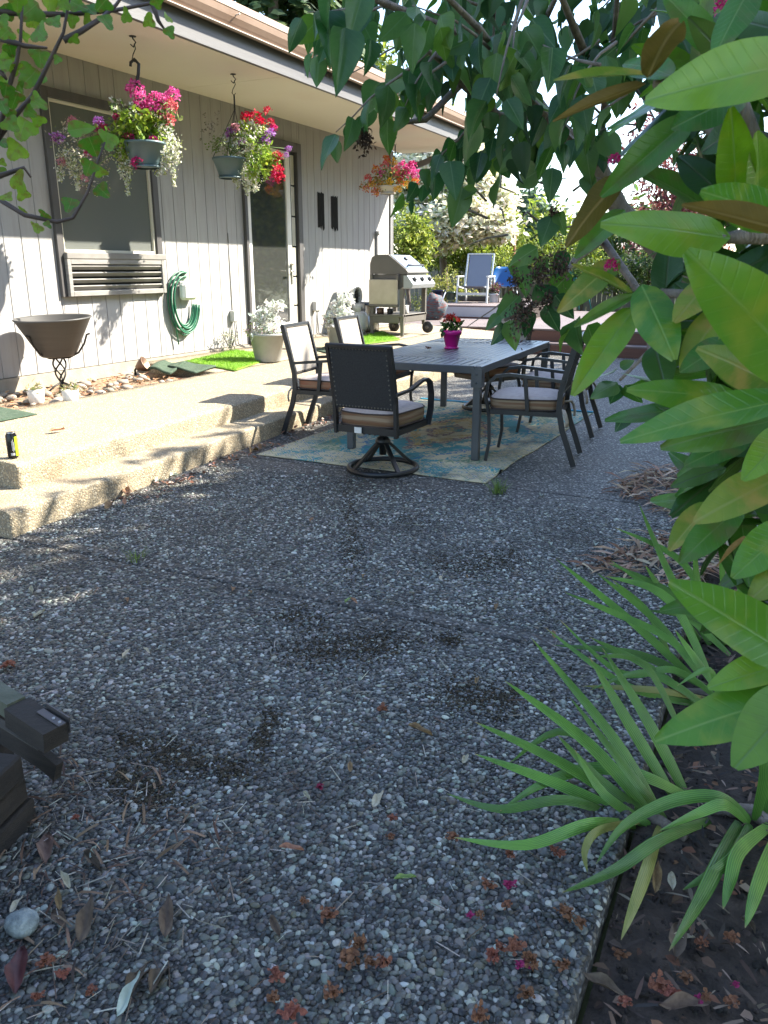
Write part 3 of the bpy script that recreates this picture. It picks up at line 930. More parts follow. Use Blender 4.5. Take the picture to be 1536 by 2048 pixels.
def straight_chair(label, loc, rz, side='cushion_side', strap=False):
    t = thing('dining_chair', label, 'chair', loc, rz, 'patio dining chairs'); t.scale = (.92, .96, 1)
    hw = .27
    for s_ in (-1, 1):
        x = s_ * hw
        # rear leg runs on as back post
        pts = [(x, -.43, .0), (x, -.385, .12), (x, -.325, .27), (x, -.29, .42), (x, -.295, .55), (x, -.335, .72), (x, -.40, .955)]
        m = MB(); m.bar(pts, .026, .042, up=(0, 1, 0)); m.build('rear_leg', 'gunmetal', t, True)
        m = MB(); m.bar([(x * 1.03, .27, 0), (x * 1.03, .245, .15), (x * 1.03, .255, .35), (x * 1.06, .285, .5), (x * 1.08, .27, .6), (x * 1.08, .21, .655), (x * 1.08, .1, .672), (x * 1.07, -.1, .655), (x * 1.06, -.32, .635)], .028, .024, up=(0, 1, .3)); m.build('front_leg', 'gunmetal', t, True)
        m = MB(); m.bar([(x, -.3, .385), (x, .25, .385)], .024, .036); m.build('side_rail', 'gunmetal', t, True)
        m = MB(); m.bar([(x * 1.05, -.05, .40), (x * 1.06, -.02, .66)], .022, .03, up=(0, 1, 0)); m.build('arm_support', 'gunmetal', t, True)
    m = MB(); m.bar([(-hw, .24, .385), (hw, .24, .385)], .024, .036); m.build('front_rail', 'gunmetal', t, True)
    m = MB(); m.bar([(-hw, -.29, .385), (hw, -.29, .385)], .024, .036); m.build('rear_rail', 'gunmetal', t, True)
    m = MB(); m.box((0, -.02, .398), (.52, .52, .012)); m.build('seat_sling', 'sling', t, True)
    back_panel(t, hw - .014, (-.296, .53), (-.398, .95))
    cushion(t, .406, .085, .265, .275, side, -.01)
    for s_ in (-1, 1):
        m = MB(); m.tube([(s_ * .2, -.27, .42), (s_ * .265, -.325, .42), (s_ * .29, -.345, .39), (s_ * .285, -.36, .34), (s_ * .27, -.36, .3)], .009, 6, flat=2.0); m.build('tie', 'strap_cloth', t, True)
    if strap:
        m = MB(); m.tube([(.255, .2, .41), (.285, .22, .44), (.3, .2, .38), (.29, .18, .33), (.282, .21, .36), (.275, .2, .41)], .012, 6, flat=2.0); m.build('tie', 'strap_cloth', t, True)
    return t
def swivel_chair(label, loc, rz, base_rz=0.0, side='cushion_worn'):
    t = thing('swivel_chair', label, 'chair', loc, rz, 'patio dining chairs'); t.scale = (.885, .93, 1)
    hw = .275
    ring = [(.285 * math.cos(a), .285 * math.sin(a), .024) for a in np.linspace(0, 2 * math.pi, 41)[:-1]]
    m = MB(); m.tube(ring, .02, 8, closed=True); m.build('base_ring', 'gunmetal', t, True)
    for k in range(4):
        a = base_rz + math.pi / 4 + k * math.pi / 2
        c, s_ = math.cos(a), math.sin(a)
        m = MB(); m.bar([(.27 * c, .27 * s_, .03), (.2 * c, .2 * s_, .085), (.1 * c, .1 * s_, .17), (.04 * c, .04 * s_, .215)], .034, .02); m.build('base_leg', 'gunmetal', t, True)
    m = MB(); m.lathe([(.02, .12), (.03, .12), (.032, .2), (.06, .205), (.066, .225), (.045, .25), (.03, .26), (.03, .31), (.0, .31)], 18); m.build('hub', 'gunmetal', t, True)
    m = MB(); m.box((0, 0, .322), (.2, .24, .02), bev=.004)
    pl = m.build('mount_plate', 'gunmetal', t, True)
    for k in range(5):
        m = MB(); m.tube([(-.1 + .05 * k, -.13, .33), (-.1 + .05 * k, -.13, .285)], .011, 8); m.build('spring', 'gunmetal', pl, True)
    for s_ in (-1, 1):
        x = s_ * hw
        m = MB(); m.bar([(x, -.275, .31), (x, -.28, .42), (x, -.29, .56), (x, -.33, .74), (x, -.385, .945)], .026, .042, up=(0, 1, 0)); m.build('back_post', 'gunmetal', t, True)
        m = MB(); m.bar([(x, -.27, .345), (x, .27, .345)], .026, .04); m.build('side_rail', 'gunmetal', t, True)
        m = MB(); m.bar([(x * 1.05, .25, .33), (x * 1.08, .285, .45), (x * 1.08, .29, .56), (x * 1.08, .26, .645), (x * 1.08, .19, .675), (x * 1.08, .1, .668), (x * 1.06, -.08, .625), (x * 1.04, -.32, .615)], .05, .018, up=(0, 1, .3)); m.build('arm', 'gunmetal', t, True)
    m = MB(); m.bar([(-hw, .26, .345), (hw, .26, .345)], .026, .04); m.build('front_rail', 'gunmetal', t, True)
    m = MB(); m.bar([(-hw, -.27, .345), (hw, -.27, .345)], .026, .05); rr = m.build('rear_rail', 'gunmetal', t, True)
    m = MB(); m.box((-.06, -.298, .345), (.065, .004, .042)); m.build('care_tag', mat('tag_white', (.6, .6, .58), .7), rr, True)
    m = MB(); m.box((0, 0, .362), (.54, .54, .012)); m.build('seat_sling', 'sling', t, True)
    back_panel(t, hw - .012, (-.292, .5), (-.384, .94))
    cushion(t, .37, .1, .27, .285, side, .01)
    return t
# ---- rug first (table and chairs stand on it)
def rug_material():
    m = bpy.data.materials.new('rug_weave'); m.use_nodes = True
    N, L = m.node_tree.nodes, m.node_tree.links
    b = N['Principled BSDF']; b.inputs['Roughness'].default_value = .9
    tc = N.new('ShaderNodeTexCoord'); sp = N.new('ShaderNodeSeparateXYZ'); L.new(tc.outputs['Object'], sp.inputs[0])
    def math_(op, a, b_=None, c=None):
        n = N.new('ShaderNodeMath'); n.operation = op
        for i, q in enumerate((a, b_, c)):
            if q is None: continue
            if hasattr(q, 'default_value'): L.new(q, n.inputs[i])
            else: n.inputs[i].default_value = q
        return n.outputs[0]
    X, Y = sp.outputs['X'], sp.outputs['Y']
    nz = N.new('ShaderNodeTexNoise'); nz.inputs['Scale'].default_value = 9; nz.inputs['Detail'].default_value = 6; L.new(tc.outputs['Object'], nz.inputs['Vector'])
    nz2 = N.new('ShaderNodeTexNoise'); nz2.inputs['Scale'].default_value = 2.6; nz2.inputs['Detail'].default_value = 7; L.new(tc.outputs['Object'], nz2.inputs['Vector'])
    nz3 = N.new('ShaderNodeTexNoise'); nz3.inputs['Scale'].default_value = 45; nz3.inputs['Detail'].default_value = 3; L.new(tc.outputs['Object'], nz3.inputs['Vector'])
    # medallion distance (diamond), wobbling
    ax, ay = math_('ABSOLUTE', X), math_('ABSOLUTE', Y)
    dia = math_('ADD', math_('MULTIPLY', ax, 1.15), math_('MULTIPLY', ay, .62))
    dia = math_('ADD', dia, math_('MULTIPLY', math_('SUBTRACT', nz.outputs['Fac'], .5), .35))
    rp = N.new('ShaderNodeValToRGB'); rp.color_ramp.interpolation = 'CONSTANT'
    el = rp.color_ramp.elements
    TE, TA, GO, BL, PU, GR = (.02, .2, .22), (.5, .42, .26), (.42, .28, .08), (.03, .14, .25), (.16, .08, .09), (.14, .22, .12)
    seq = [(0, GO), (.1, PU), (.16, TA), (.24, GO), (.33, PU), (.4, TE), (.5, TA), (.56, TE), (.7, BL), (.76, TA), (.84, TE), (.93, GR)]
    el[0].position, el[0].color = 0, (*GO, 1); el[1].position, el[1].color = .1, (*PU, 1)
    for p_, c_ in seq[2:]:
        e = el.new(p_); e.color = (*c_, 1)
    L.new(math_('MULTIPLY', dia, .75), rp.inputs['Fac'])
    # small repeated motif (stepped) for border
    ck = N.new('ShaderNodeTexVoronoi'); ck.feature = 'F1'; ck.distance = 'MANHATTAN'; ck.inputs['Scale'].default_value = 8.5; ck.inputs['Randomness'].default_value = .25
    L.new(tc.outputs['Object'], ck.inputs['Vector'])
    r2 = N.new('ShaderNodeValToRGB'); r2.color_ramp.interpolation = 'CONSTANT'
    e2 = r2.color_ramp.elements
    e2[0].position, e2[0].color = 0, (*GO, 1); e2[1].position, e2[1].color = .14, (*TE, 1)
    for p_, c_ in ((.26, TA), (.4, BL), (.5, TA), (.62, GR), (.72, TA)):
        e = e2.new(p_); e.color = (*c_, 1)
    L.new(ck.outputs['Distance'], r2.inputs['Fac'])
    inner = math_('MAXIMUM', math_('DIVIDE', ax, .98), math_('DIVIDE', ay, 1.6))
    edge = math_('MULTIPLY', math_('SUBTRACT', 1.0, inner), 1.0)
    isb = N.new('ShaderNodeMapRange'); isb.inputs['From Min'].default_value, isb.inputs['From Max'].default_value = .26, .25; L.new(edge, isb.inputs['Value'])
    mx = N.new('ShaderNodeMix'); mx.data_type = 'RGBA'; L.new(isb.outputs[0], mx.inputs['Factor']); L.new(rp.outputs[0], mx.inputs[6]); L.new(r2.outputs[0], mx.inputs[7])
    # border lines
    ln = math_('PINGPONG', math_('MULTIPLY', edge, 9.0), .5)
    lm = N.new('ShaderNodeMapRange'); lm.inputs['From Min'].default_value, lm.inputs['From Max'].default_value = .07, .03; L.new(ln, lm.inputs['Value'])
    lf = math_('MULTIPLY', lm.outputs[0], isb.outputs[0])
    m3 = N.new('ShaderNodeMix'); m3.data_type = 'RGBA'; L.new(lf, m3.inputs['Factor']); L.new(mx.outputs[2], m3.inputs[6]); m3.inputs[7].default_value = (.36, .32, .22, 1)
    # worn tan and teal blotches, then dirt
    bl = N.new('ShaderNodeMapRange'); bl.inputs['From Min'].default_value, bl.inputs['From Max'].default_value = .42, .55; L.new(nz2.outputs['Fac'], bl.inputs['Value'])
    spk = math_('MULTIPLY', bl.outputs[0], math_('GREATER_THAN', nz3.outputs['Fac'], .5))
    m4 = N.new('ShaderNodeMix'); m4.data_type = 'RGBA'; L.new(spk, m4.inputs['Factor']); L.new(m3.outputs[2], m4.inputs[6]); m4.inputs[7].default_value = (.48, .41, .26, 1)
    bl2 = N.new('ShaderNodeMapRange'); bl2.inputs['From Min'].default_value, bl2.inputs['From Max'].default_value = .5, .42; L.new(nz2.outputs['Fac'], bl2.inputs['Value'])
    spk2 = math_('MULTIPLY', bl2.outputs[0], math_('LESS_THAN', nz3.outputs['Fac'], .5))
    m5 = N.new('ShaderNodeMix'); m5.data_type = 'RGBA'; L.new(spk2, m5.inputs['Factor']); L.new(m4.outputs[2], m5.inputs[6]); m5.inputs[7].default_value = (.04, .21, .22, 1)
    dt = N.new('ShaderNodeTexNoise'); dt.inputs['Scale'].default_value = 1.7; dt.inputs['Detail'].default_value = 10; dt.inputs['Roughness'].default_value = .7; L.new(tc.outputs['Object'], dt.inputs['Vector'])
    dr = N.new('ShaderNodeMapRange'); dr.inputs['From Min'].default_value, dr.inputs['From Max'].default_value = .53, .68; dr.inputs['To Max'].default_value = .7; L.new(dt.outputs['Fac'], dr.inputs['Value'])
    m6 = N.new('ShaderNodeMix'); m6.data_type = 'RGBA'; L.new(dr.outputs[0], m6.inputs['Factor']); L.new(m5.outputs[2], m6.inputs[6]); m6.inputs[7].default_value = (.06, .045, .03, 1)
    L.new(m6.outputs[2], b.inputs['Base Color'])
    wv = N.new('ShaderNodeTexNoise'); wv.inputs['Scale'].default_value = 200; L.new(tc.outputs['Object'], wv.inputs['Vector'])
    bp = N.new('ShaderNodeBump'); bp.inputs['Strength'].default_value = .4; bp.inputs['Distance'].default_value = .003; L.new(wv.outputs['Fac'], bp.inputs['Height']); L.new(bp.outputs[0], b.inputs['Normal'])
    MATS['rug_weave'] = m
rug_material()
RC = Vector((-2.68, 6.8, .0))
nx, ny = 70, 110
V = []
for j in range(ny):
    for i in range(nx):
        x, y = -.98 + 1.96 * i / (nx - 1), -1.6 + 3.2 * j / (ny - 1)
        z = .010 + .004 * noise.noise((x * 3, y * 3, 0))
        fold = math.exp(-((y + 1.28 + .25 * (x - .98)) / .05) ** 2) * max(0, min(1, (x - .2) * 2))
        z += .028 * fold + .03 * max(0, (.98 + x) - 1.86) * max(0, 1 - abs(y + 1.0) * 2)
        xs = x + .012 * noise.noise((y * 2, 7, 1)) - .04 * max(0, x - .5) * math.exp(-((y + .9) / .35) ** 2)
        V.append((xs, y + .01 * noise.noise((x * 2, 3, 5)), z))
Fq = [(j * nx + i, j * nx + i + 1, (j + 1) * nx + i + 1, (j + 1) * nx + i) for j in range(ny - 1) for i in range(nx - 1)]
m = MB(); m.add(V, Fq, True)
rug = m.build('rug', 'rug_weave'); rug.location = RC; rug.rotation_euler = (0, 0, R(-1.2))
sd = rug.modifiers.new('thick', 'SOLIDIFY'); sd.thickness = .006; sd.offset = -1
tag(rug, 'worn teal and tan patterned outdoor rug under the dining table', 'rug')
m = MB(); m.box((0, 1.585, .016), (1.97, .05, .012), bev=.005)
hem = m.build('hem', mat('teal_hem', (.02, .22, .33), .8), rug, True)

# ---- table
TR = R(2.5)
TC = Vector((-2.62, 6.92, .010))
table = thing('dining_table', 'long dark grey metal slatted patio dining table on the rug', 'table', TC, TR)
TW, TL, TZ = 1.14, 2.36, .73
mat('table_paint', (.06, .066, .074), .34, (.078, .085, .093), ns=4, metal=.15, bump=.06, bs=120)
for s_ in (-1, 1):
    m = MB(); m.box((s_ * (TW / 2 - .025), 0, TZ - .03), (.05, TL, .06), bev=.005); m.build('side_rail', 'table_paint', table, True)
    m = MB(); m.box((0, s_ * (TL / 2 - .025), TZ - .03), (TW - .102, .05, .06), bev=.005); m.build('end_rail', 'table_paint', table, True)
    m = MB(); m.box((0, s_ * .72, TZ - .02), (TW - .102, .05, .034), bev=.004); m.build('cross_rail', 'table_paint', table, True)
    for q in (-1, 1):
        m = MB(); m.box((s_ * (TW / 2 - .034), q * (TL / 2 - .034), (TZ - .062) / 2), (.058, .058, TZ - .062), bev=.005)
        lg = m.build('leg', 'table_paint', table, True)
        m = MB(); m.box((s_ * (TW / 2 - .034), q * (TL / 2 + .0035), TZ - .09), (.085, .005, .14)); m.box((s_ * (TW / 2 + .0035), q * (TL / 2 - .034), TZ - .09), (.005, .085, .14)); pl = m.build('corner_plate', 'table_paint', lg, True)
        for dz in (-.035, .03):
            m = MB(); m.lathe([(.008, 0), (.008, .004), (0, .006)], 8, M=Matrix.Translation((s_ * (TW / 2 - .034), q * (TL / 2 + .006), TZ - .09 + dz)) @ Matrix.Rotation(R(-90 * q), 4, 'X')); m.build('bolt', 'table_paint', lg, True)
m = MB(); m.box((0, 0, TZ - .02), (.06, 1.388, .034), bev=.004); m.build('centre_rail', 'table_paint', table, True)
n_ = 15
wd = (TW - .104) / n_
for q in (-1, 1):
    for i in range(n_):
        m = MB(); m.box((-(TW - .104) / 2 + wd * (i + .5), q * .938, TZ - .014), (wd - .019, .383, .026), bev=.003); m.build('slat', 'table_paint', table, True)
    n2 = 9; w2 = (TW / 2 - .052 - .03) / n2
    for i in range(n2):
        m = MB(); m.box((q * (.031 + w2 * (i + .5)), 0, TZ - .009), (w2 - .006, 1.386, .014), bev=.002); m.build('slat', 'table_paint', table, True)

straight_chair('right-hand patio chair nearest the camera, strap hanging from its cushion', (-1.73, 6.1, .012), R(97), 'cushion_worn', True)
straight_chair('patio chair on the right side of the table farther from the camera', (-1.82, 7.28, .012), R(93), 'cushion_worn')
straight_chair('sunlit patio chair left of the table, nearer one against the concrete step', (-3.56, 6.3, .012), R(-84))
straight_chair('sunlit patio chair left of the table, farther one in front of the flower tub', (-3.66, 7.42, .012), R(-87))
swivel_chair('swivel patio chair with studded back at the near end of the table', (-2.56, 5.23, .0), R(-2), R(12))
swivel_chair('swivel patio chair with round base pushed in at the far end of the table', (-2.72, 8.1, .012), R(150), R(20), 'cushion_side')

# ---- magenta pot on the table
def petal_cloud(n, rad, size, c0, up=.3, name='petals', trans=None, m='flower_petals', squash=.7, colors=None):
    P = rng.normal(size=(n, 3)); P /= np.linalg.norm(P, axis=1, keepdims=True)
    P[:, 2] = np.abs(P[:, 2]) * (1 if up else 1) - (0 if up else 0)
    P *= rad * rng.uniform(.7, 1.0, (n, 1)); P[:, 2] *= squash
    S = np.tile(np.array([size, size, size]), (n, 1)) * rng.uniform(.7, 1.2, (n, 1))
    return scatter(name, QUADLEAF_V, QUADLEAF_F, P, rot_rand(n, 1.6), S, vary(colors if colors is not None else c0, n, .25))
col_mat('flower_petals', .6, .35)
col_mat('foliage', .5, .35, spec=.4)
col_mat('dry_litter', .85, .1)
p = onz(903, 697, .74)
fp = thing('flower_pot', 'magenta flower pot with red blooms standing on the patio table', 'flower pot', (p.x, p.y, .7405))
m = MB(); m.lathe([(0, .0), (.065, 0), (.07, .012), (.052, .014), (.056, .02), (.08, .125), (.088, .125), (.092, .165), (.082, .165), (.076, .15), (0, .145)], 28); m.build('pot', mat('magenta_glaze', (.5, .012, .22), .3), fp, True)
P = rng.normal(size=(90, 3)) * np.array([.045, .045, .03]) + np.array([0, 0, .19])
link('foliage', scatter('foliage', QUADLEAF_V, QUADLEAF_F, P, rot_rand(90, 1.3), np.full((90, 3), .055), vary((.04, .09, .02), 90, .3)), 'foliage', fp)
for k in range(9):
    o = link('blossom', petal_cloud(46, .032, .022, (.45, .03, .02), colors=[(.45, .03, .02), (.5, .07, .05), (.3, .02, .02)]), 'flower_petals', fp)
    a = k * 2.4; o.location = (.05 * math.cos(a) * (k > 0), .05 * math.sin(a) * (k > 0), .235 + .05 * random.random() + (.03 if k == 0 else 0))

# ================================================================== things along the wall
mat('iron', (.03, .028, .026), .5, metal=.5)
mat('grey_resin', (.052, .05, .049), .5, (.068, .066, .064), ns=3, stretch=(.5, .5, 8))
mat('white_ceramic', (.7, .66, .6), .35, (.62, .57, .5), ns=4)
mat('hose_green', (.02, .13, .07), .4)
mat('galvanised', (.3, .3, .29), .55, (.36, .36, .35), ns=6, bump=.1)
mat('steel', (.55, .55, .54), .28, (.45, .45, .44), ns=3, stretch=(1, 1, 20), metal=1.0)
mat('tank_white', (.55, .55, .53), .4, (.45, .43, .4), ns=7)
# big bowl planter in its twisted iron stand
base = Vector((-5.78, 5.33, .345))
c0 = wl(112, 668, .45)
st = thing('plant_stand', 'black twisted iron plant stand holding the grey bowl against the wall', 'plant stand', (c0.x, c0.y, .335))
pz = onx(112, 712, c0.x).z
hb = pz - .335
m = MB()
for k in range(4):
    a0 = k * math.pi / 2
    m = MB(); m.tube([(.012 * math.cos(a0), .012 * math.sin(a0), .1)] + [((.012 + .045 * math.sin(math.pi * t)) * math.cos(a0 + 4.2 * t), (.012 + .045 * math.sin(math.pi * t)) * math.sin(a0 + 4.2 * t), .1 + .3 * t) for t in np.linspace(.08, .92, 12)] + [(.012 * math.cos(a0 + 4.2), .012 * math.sin(a0 + 4.2), .4)], .008, 6); m.build('twist', 'iron', st, True)
m = MB(); m.tube([(0, 0, 0), (0, 0, .12)], .012, 8); m.tube([(0, 0, .39), (0, 0, hb - .02)], .013, 8); m.build('stem', 'iron', st, True)
for k in range(3):
    a = R(25) + k * 2 * math.pi / 3
    m = MB(); m.tube([(r_ * math.cos(a), r_ * math.sin(a), hb + z_) for r_, z_ in ((0, -.02), (.1, -.015), (.19, .03), (.25, .11), (.28, .19), (.31, .2))], .009, 6); m.build('arm', 'iron', st, True)
    m = MB(); m.tube([(0, 0, .1), (.08 * math.cos(a), .08 * math.sin(a), .07), (.2 * math.cos(a), .2 * math.sin(a), .0)], .009, 6); m.build('foot', 'iron', st, True)
bw = thing('bowl_planter', 'large dark grey tapered bowl planter on the iron stand below the window', 'planter', (c0.x, c0.y, pz + .0))
M = Matrix.Rotation(R(3), 4, 'X')
m = MB(); m.lathe([(0, .0), (.145, 0), (.16, .012), (.325, .325), (.34, .335), (.33, .345), (.312, .335), (.16, .06), (0, .06)], 40, M=M); m.build('bowl', 'grey_resin', bw, True)
m = MB(); m.lathe([(0, .285), (.286, .28)], 24, M=M); m.build('potting_soil', 'soil', bw, True)
# two small pots in the bed
for (px, py, lab, dry) in ((143, 810, 'small white cup planter with a dry sprig nearest the stand', 0), (74, 808, 'small cream cup planter with tufted seedling at the left of the bed', 1)):
    p = onz(px, py, .335)
    t = thing('cup_planter', lab, 'flower pot', (p.x, p.y, .335), group='cup planters in the rock bed')
    m = MB(); m.lathe([(0, 0), (.05, 0), (.06, .015), (.072, .13), (.066, .13), (.055, .03), (0, .03)], 22); m.build('pot', 'white_ceramic', t, True)
    n = 60
    P = rng.normal(size=(n, 3)) * np.array([.03, .03, .015]) + np.array([0, 0, .13])
    link('sprig', scatter('sprig', RHOMB_V, RHOMB_F, P, rot_rand(n, .9), np.full((n, 3), .06) * np.array([.4, 1, 1]), vary([(.35, .3, .16), (.2, .22, .08)], n, .3)), 'foliage', t)
# river rocks of the bed
mat('river_rock', (.2, .175, .14), .75, (.32, .28, .23), ns=6, randv=.3, bump=.25, bs=60)
rk_meshes = []
for k in range(5):
    V = SPH_V * np.array([1, rng.uniform(.65, .85), rng.uniform(.45, .6)]) * (1 + .1 * np.array([noise.noise((v[0] * 1.7 + k * 5, v[1] * 1.7, v[2] * 1.7)) for v in SPH_V]))[:, None]
    rk_meshes.append(np_mesh('river_rock', V, np.array(SPH_F), None, True))
cnt = 0
rocks = []
while cnt < 78:
    x, y = rng.uniform(XW + .1, -5.45), rng.uniform(4.45, 6.6)
    if y > 5.9 and rng.random() < .5: continue
    s_ = rng.uniform(.022, .06)
    if any((x - a) ** 2 + (y - b) ** 2 < (s_ + c_) ** 2 * .6 for a, b, c_ in rocks): continue
    rocks.append((x, y, s_))
    o = link('river_rock', rk_meshes[cnt % 5], 'river_rock')
    o.location = (x, y, .335 + s_ * .3); o.scale = (s_,) * 3; o.rotation_euler = (rng.uniform(-.3, .3), rng.uniform(-.3, .3), rng.uniform(0, 6))
    tag(o, 'smooth pale river rock lying in the bed along the house wall', 'rock', 'river rocks in the wall bed')
    cnt += 1
n = 420
P = np.stack([rng.uniform(XW + .05, -5.4, n), rng.uniform(4.4, 6.85, n), rng.uniform(.335, .365, n)], 1)
tag(link('leaf_litter', scatter('leaf_litter', RHOMB_V, RHOMB_F, P, rot_rand(n, .5), rng.uniform(.03, .07, (n, 1)) * np.array([[.7, 1, 1]]), vary([(.3, .12, .05), (.4, .24, .12), (.22, .11, .06)], n, .3)), 'dry_litter'),
    'dry brown leaves caught between the river rocks', 'leaf litter', kind='stuff')
# tilted garden spotlight
p = onz(272, 752, .36)
t = thing('garden_light', 'small tilted bronze garden spotlight in the rock bed corner', 'light', (p.x - .1, p.y + .1, .335))
m = MB(); m.tube([(0, 0, 0), (.0, 0, .07), (.03, 0, .1)], .012, 8); m.build('stake', 'iron', t, True)
m = MB(); m.lathe([(0, 0), (.03, .0), (.06, .05), (.085, .11), (.08, .115), (.055, .06), (0, .05)], 20, M=Matrix.Translation((.03, 0, .09)) @ Matrix.Rotation(R(60), 4, 'Y') @ Matrix.Rotation(R(-20), 4, 'X')); m.build('shade', mat('bronze', (.16, .1, .07), .45, metal=.6), t, True)
# garden hose on a hanger
hc = wl(362, 600, .0)
t = thing('garden_hose', 'coiled green garden hose on a white wall hanger beside the window', 'hose', (XW, hc.y, hc.z))
rr = .29
for k in range(9):
    dx, dr = .03 + .014 * (k % 4), .012 * (k - 4)
    pts = []
    for a in np.linspace(R(80), R(350), 30):
        sag = .06 * max(0, -math.sin(a)) * (1 + .15 * (k % 3))
        pts.append((XW + dx, hc.y + (rr * .74 + dr) * math.cos(a), hc.z + (rr * .95 + dr) * math.sin(a) - sag))
    m = MB(); m.tube(pts, .0095, 6); m.build('hose_coil', 'hose_green', t)
pts = [(XW + .05, hc.y - .19, hc.z + .02), (XW + .05, hc.y - .2, hc.z - .2), (XW + .045, hc.y - .15, hc.z - .5)]
m = MB(); m.tube(pts, .0095, 6); m.build('hose_end', 'hose_green', t)
m = MB(); m.box((XW + .06, hc.y + .06, hc.z + .1), (.1, .24, .2), bev=.03); m.build('hanger', 'white_paint', t)
# mats and turf
mat('turf_green', (.14, .3, .02), .9, (.22, .4, .03), ns=60, bump=1, bs=220)
mat('mat_green', (.03, .06, .035), .95, (.06, .09, .06), ns=30, bump=.6, bs=200)
mat('mat_edge', (.12, .1, .08), .9)
def mat_quad(name, lab, cat, pxs, th, m_, lift=.004, curl=0):
    P = [onz(x, y, .4) for x, y in pxs]
    P = [onz(x, y, zpad(q.x) + lift) for (x, y), q in zip(pxs, P)]
    c = sum(P, Vector()) / 4
    t = thing(name, lab, cat, (c.x, c.y, c.z))
    V, n = [], 12
    for j in range(n + 1):
        for i in range(n + 1):
            u, v = i / n, j / n
            q = P[0].lerp(P[1], u).lerp(P[3].lerp(P[2], u), v)
            V.append((q.x, q.y, zpad(q.x) + lift + th + curl * .02 * math.sin(5 * u + 3 * v)))
    Fq = [(j * (n + 1) + i, j * (n + 1) + i + 1, (j + 1) * (n + 1) + i + 1, (j + 1) * (n + 1) + i) for j in range(n) for i in range(n)]
    k = MB(); k.add(V, Fq, True); o = k.build('pile' if 'turf' in name else 'mat_surface', m_, t)
    sd = o.modifiers.new('t', 'SOLIDIFY'); sd.thickness = th; sd.offset = -1
    return t, P
def blades(t, P, n, h, cols):
    u, v = rng.random(n), rng.random(n)
    A = [np.array(q) for q in P]
    Q = (A[0][None] * (1 - u)[:, None] + A[1][None] * u[:, None]) * (1 - v)[:, None] + (A[3][None] * (1 - u)[:, None] + A[2][None] * u[:, None]) * v[:, None]
    Q[:, 2] = [zpad(x) + .012 for x in Q[:, 0]]
    tv = [(-.06, 0, 0), (.06, 0, 0), (0, .35, 1)]
    o = link('turf_blades', scatter('turf_blades', tv, [(0, 1, 2)], Q - np.array(t.location), rot_rand(n, .35), np.full((n, 3), h) * rng.uniform(.6, 1.2, (n, 1)), vary(cols, n, .25)), 'foliage', t)
    tag(o, kind='stuff')
t, P = mat_quad('turf_mat', 'bright green artificial turf mat in the sun before the glass door', 'turf mat', ((368, 722), (470, 744), (560, 712), (470, 700)), .012, 'turf_green')
blades(t, P, 9000, .028, [(.16, .34, .015), (.22, .42, .02), (.12, .26, .02)])
t, P = mat_quad('turf_mat', 'small green turf mat lying before the propane tank and grill', 'turf mat', ((705, 676), (728, 690), (800, 681), (765, 662)), .012, 'turf_green')
blades(t, P, 6000, .028, [(.16, .34, .015), (.22, .42, .02), (.12, .26, .02)])
mat_quad('floor_mat', 'dark green boot mat on the terrace at the left edge of the picture', 'mat', ((-60, 838), (-20, 850), (75, 832), (0, 816)), .008, 'mat_green')
t, P = mat_quad('floor_mat', 'folded green floor mat lying next to the bright turf', 'mat', ((335, 733), (390, 747), (432, 736), (372, 724)), .018, 'mat_green', curl=.4)
mat_quad('floor_mat', 'crumpled grey green mat at the corner of the rock bed', 'mat', ((296, 738), (340, 746), (372, 728), (330, 722)), .022, 'mat_green', curl=.9)
mat_quad('floor_mat', 'flat dark mat behind the left patio chairs near the cord', 'mat', ((625, 700), (668, 712), (735, 692), (690, 684)), .008, 'mat_green')
# flower tubs with dusty miller
def dusty_tub(lab, px, py, s=1.0, hgt=.42):
    p = onz(px, py, .415); z0 = zpad(p.x)
    t = thing('flower_tub', lab, 'flower tub', (p.x, p.y, z0 + .003))
    m = MB(); m.lathe([(0, 0), (.14 * s, 0), (.15 * s, .01), (.2 * s, .3 * s), (.212 * s, .3 * s), (.212 * s, .325 * s), (.19 * s, .325 * s), (.185 * s, .28 * s), (0, .28 * s)], 32); m.build('tub', 'galvanised', t, True)
    # silver lobed leaves
    n = 900
    blobs = [((0, 0, .45 * s), (.17 * s, .17 * s, .2 * s)), ((.04, .05, .62 * s), (.12 * s, .12 * s, .13 * s)), ((-.05, -.1, .4 * s), (.12 * s, .12 * s, .12 * s))]
    P = clumps(blobs, 60, 15, .022 * s, .4)
    link('silver_foliage', scatter('silver_foliage', QUADLEAF_V, QUADLEAF_F, P, rot_rand(n, 1.1), rng.uniform(.035, .075, (n, 1)) * s * np.array([[.8, 1, 1]]), vary([(.7, .72, .67), (.62, .65, .6), (.75, .76, .71)], n, .1)), 'foliage', t)
    n = 420
    blobs = [((0, 0, .33 * s), (.22 * s, .22 * s, .1 * s)), ((-.08, -.08, .36 * s), (.17 * s, .15 * s, .09 * s))]
    P = clumps(blobs, 42, 10, .02 * s, .6)
    link('small_flowers', scatter('small_flowers', QUADLEAF_V, QUADLEAF_F, P, rot_rand(n, 1.3), rng.uniform(.014, .03, (n, 1)) * np.ones((1, 3)), vary([(.6, .4, .5), (.62, .6, .5), (.3, .4, .12), (.2, .3, .08), (.5, .28, .36)], n, .2)), 'flower_petals', t)['kind'] = 'stuff'
dusty_tub('galvanised flower tub of silver dusty miller standing before the glass door', 536, 718, 1.0)
dusty_tub('galvanised flower tub of silver dusty miller behind the farther left patio chair', 683, 694, 1.0)
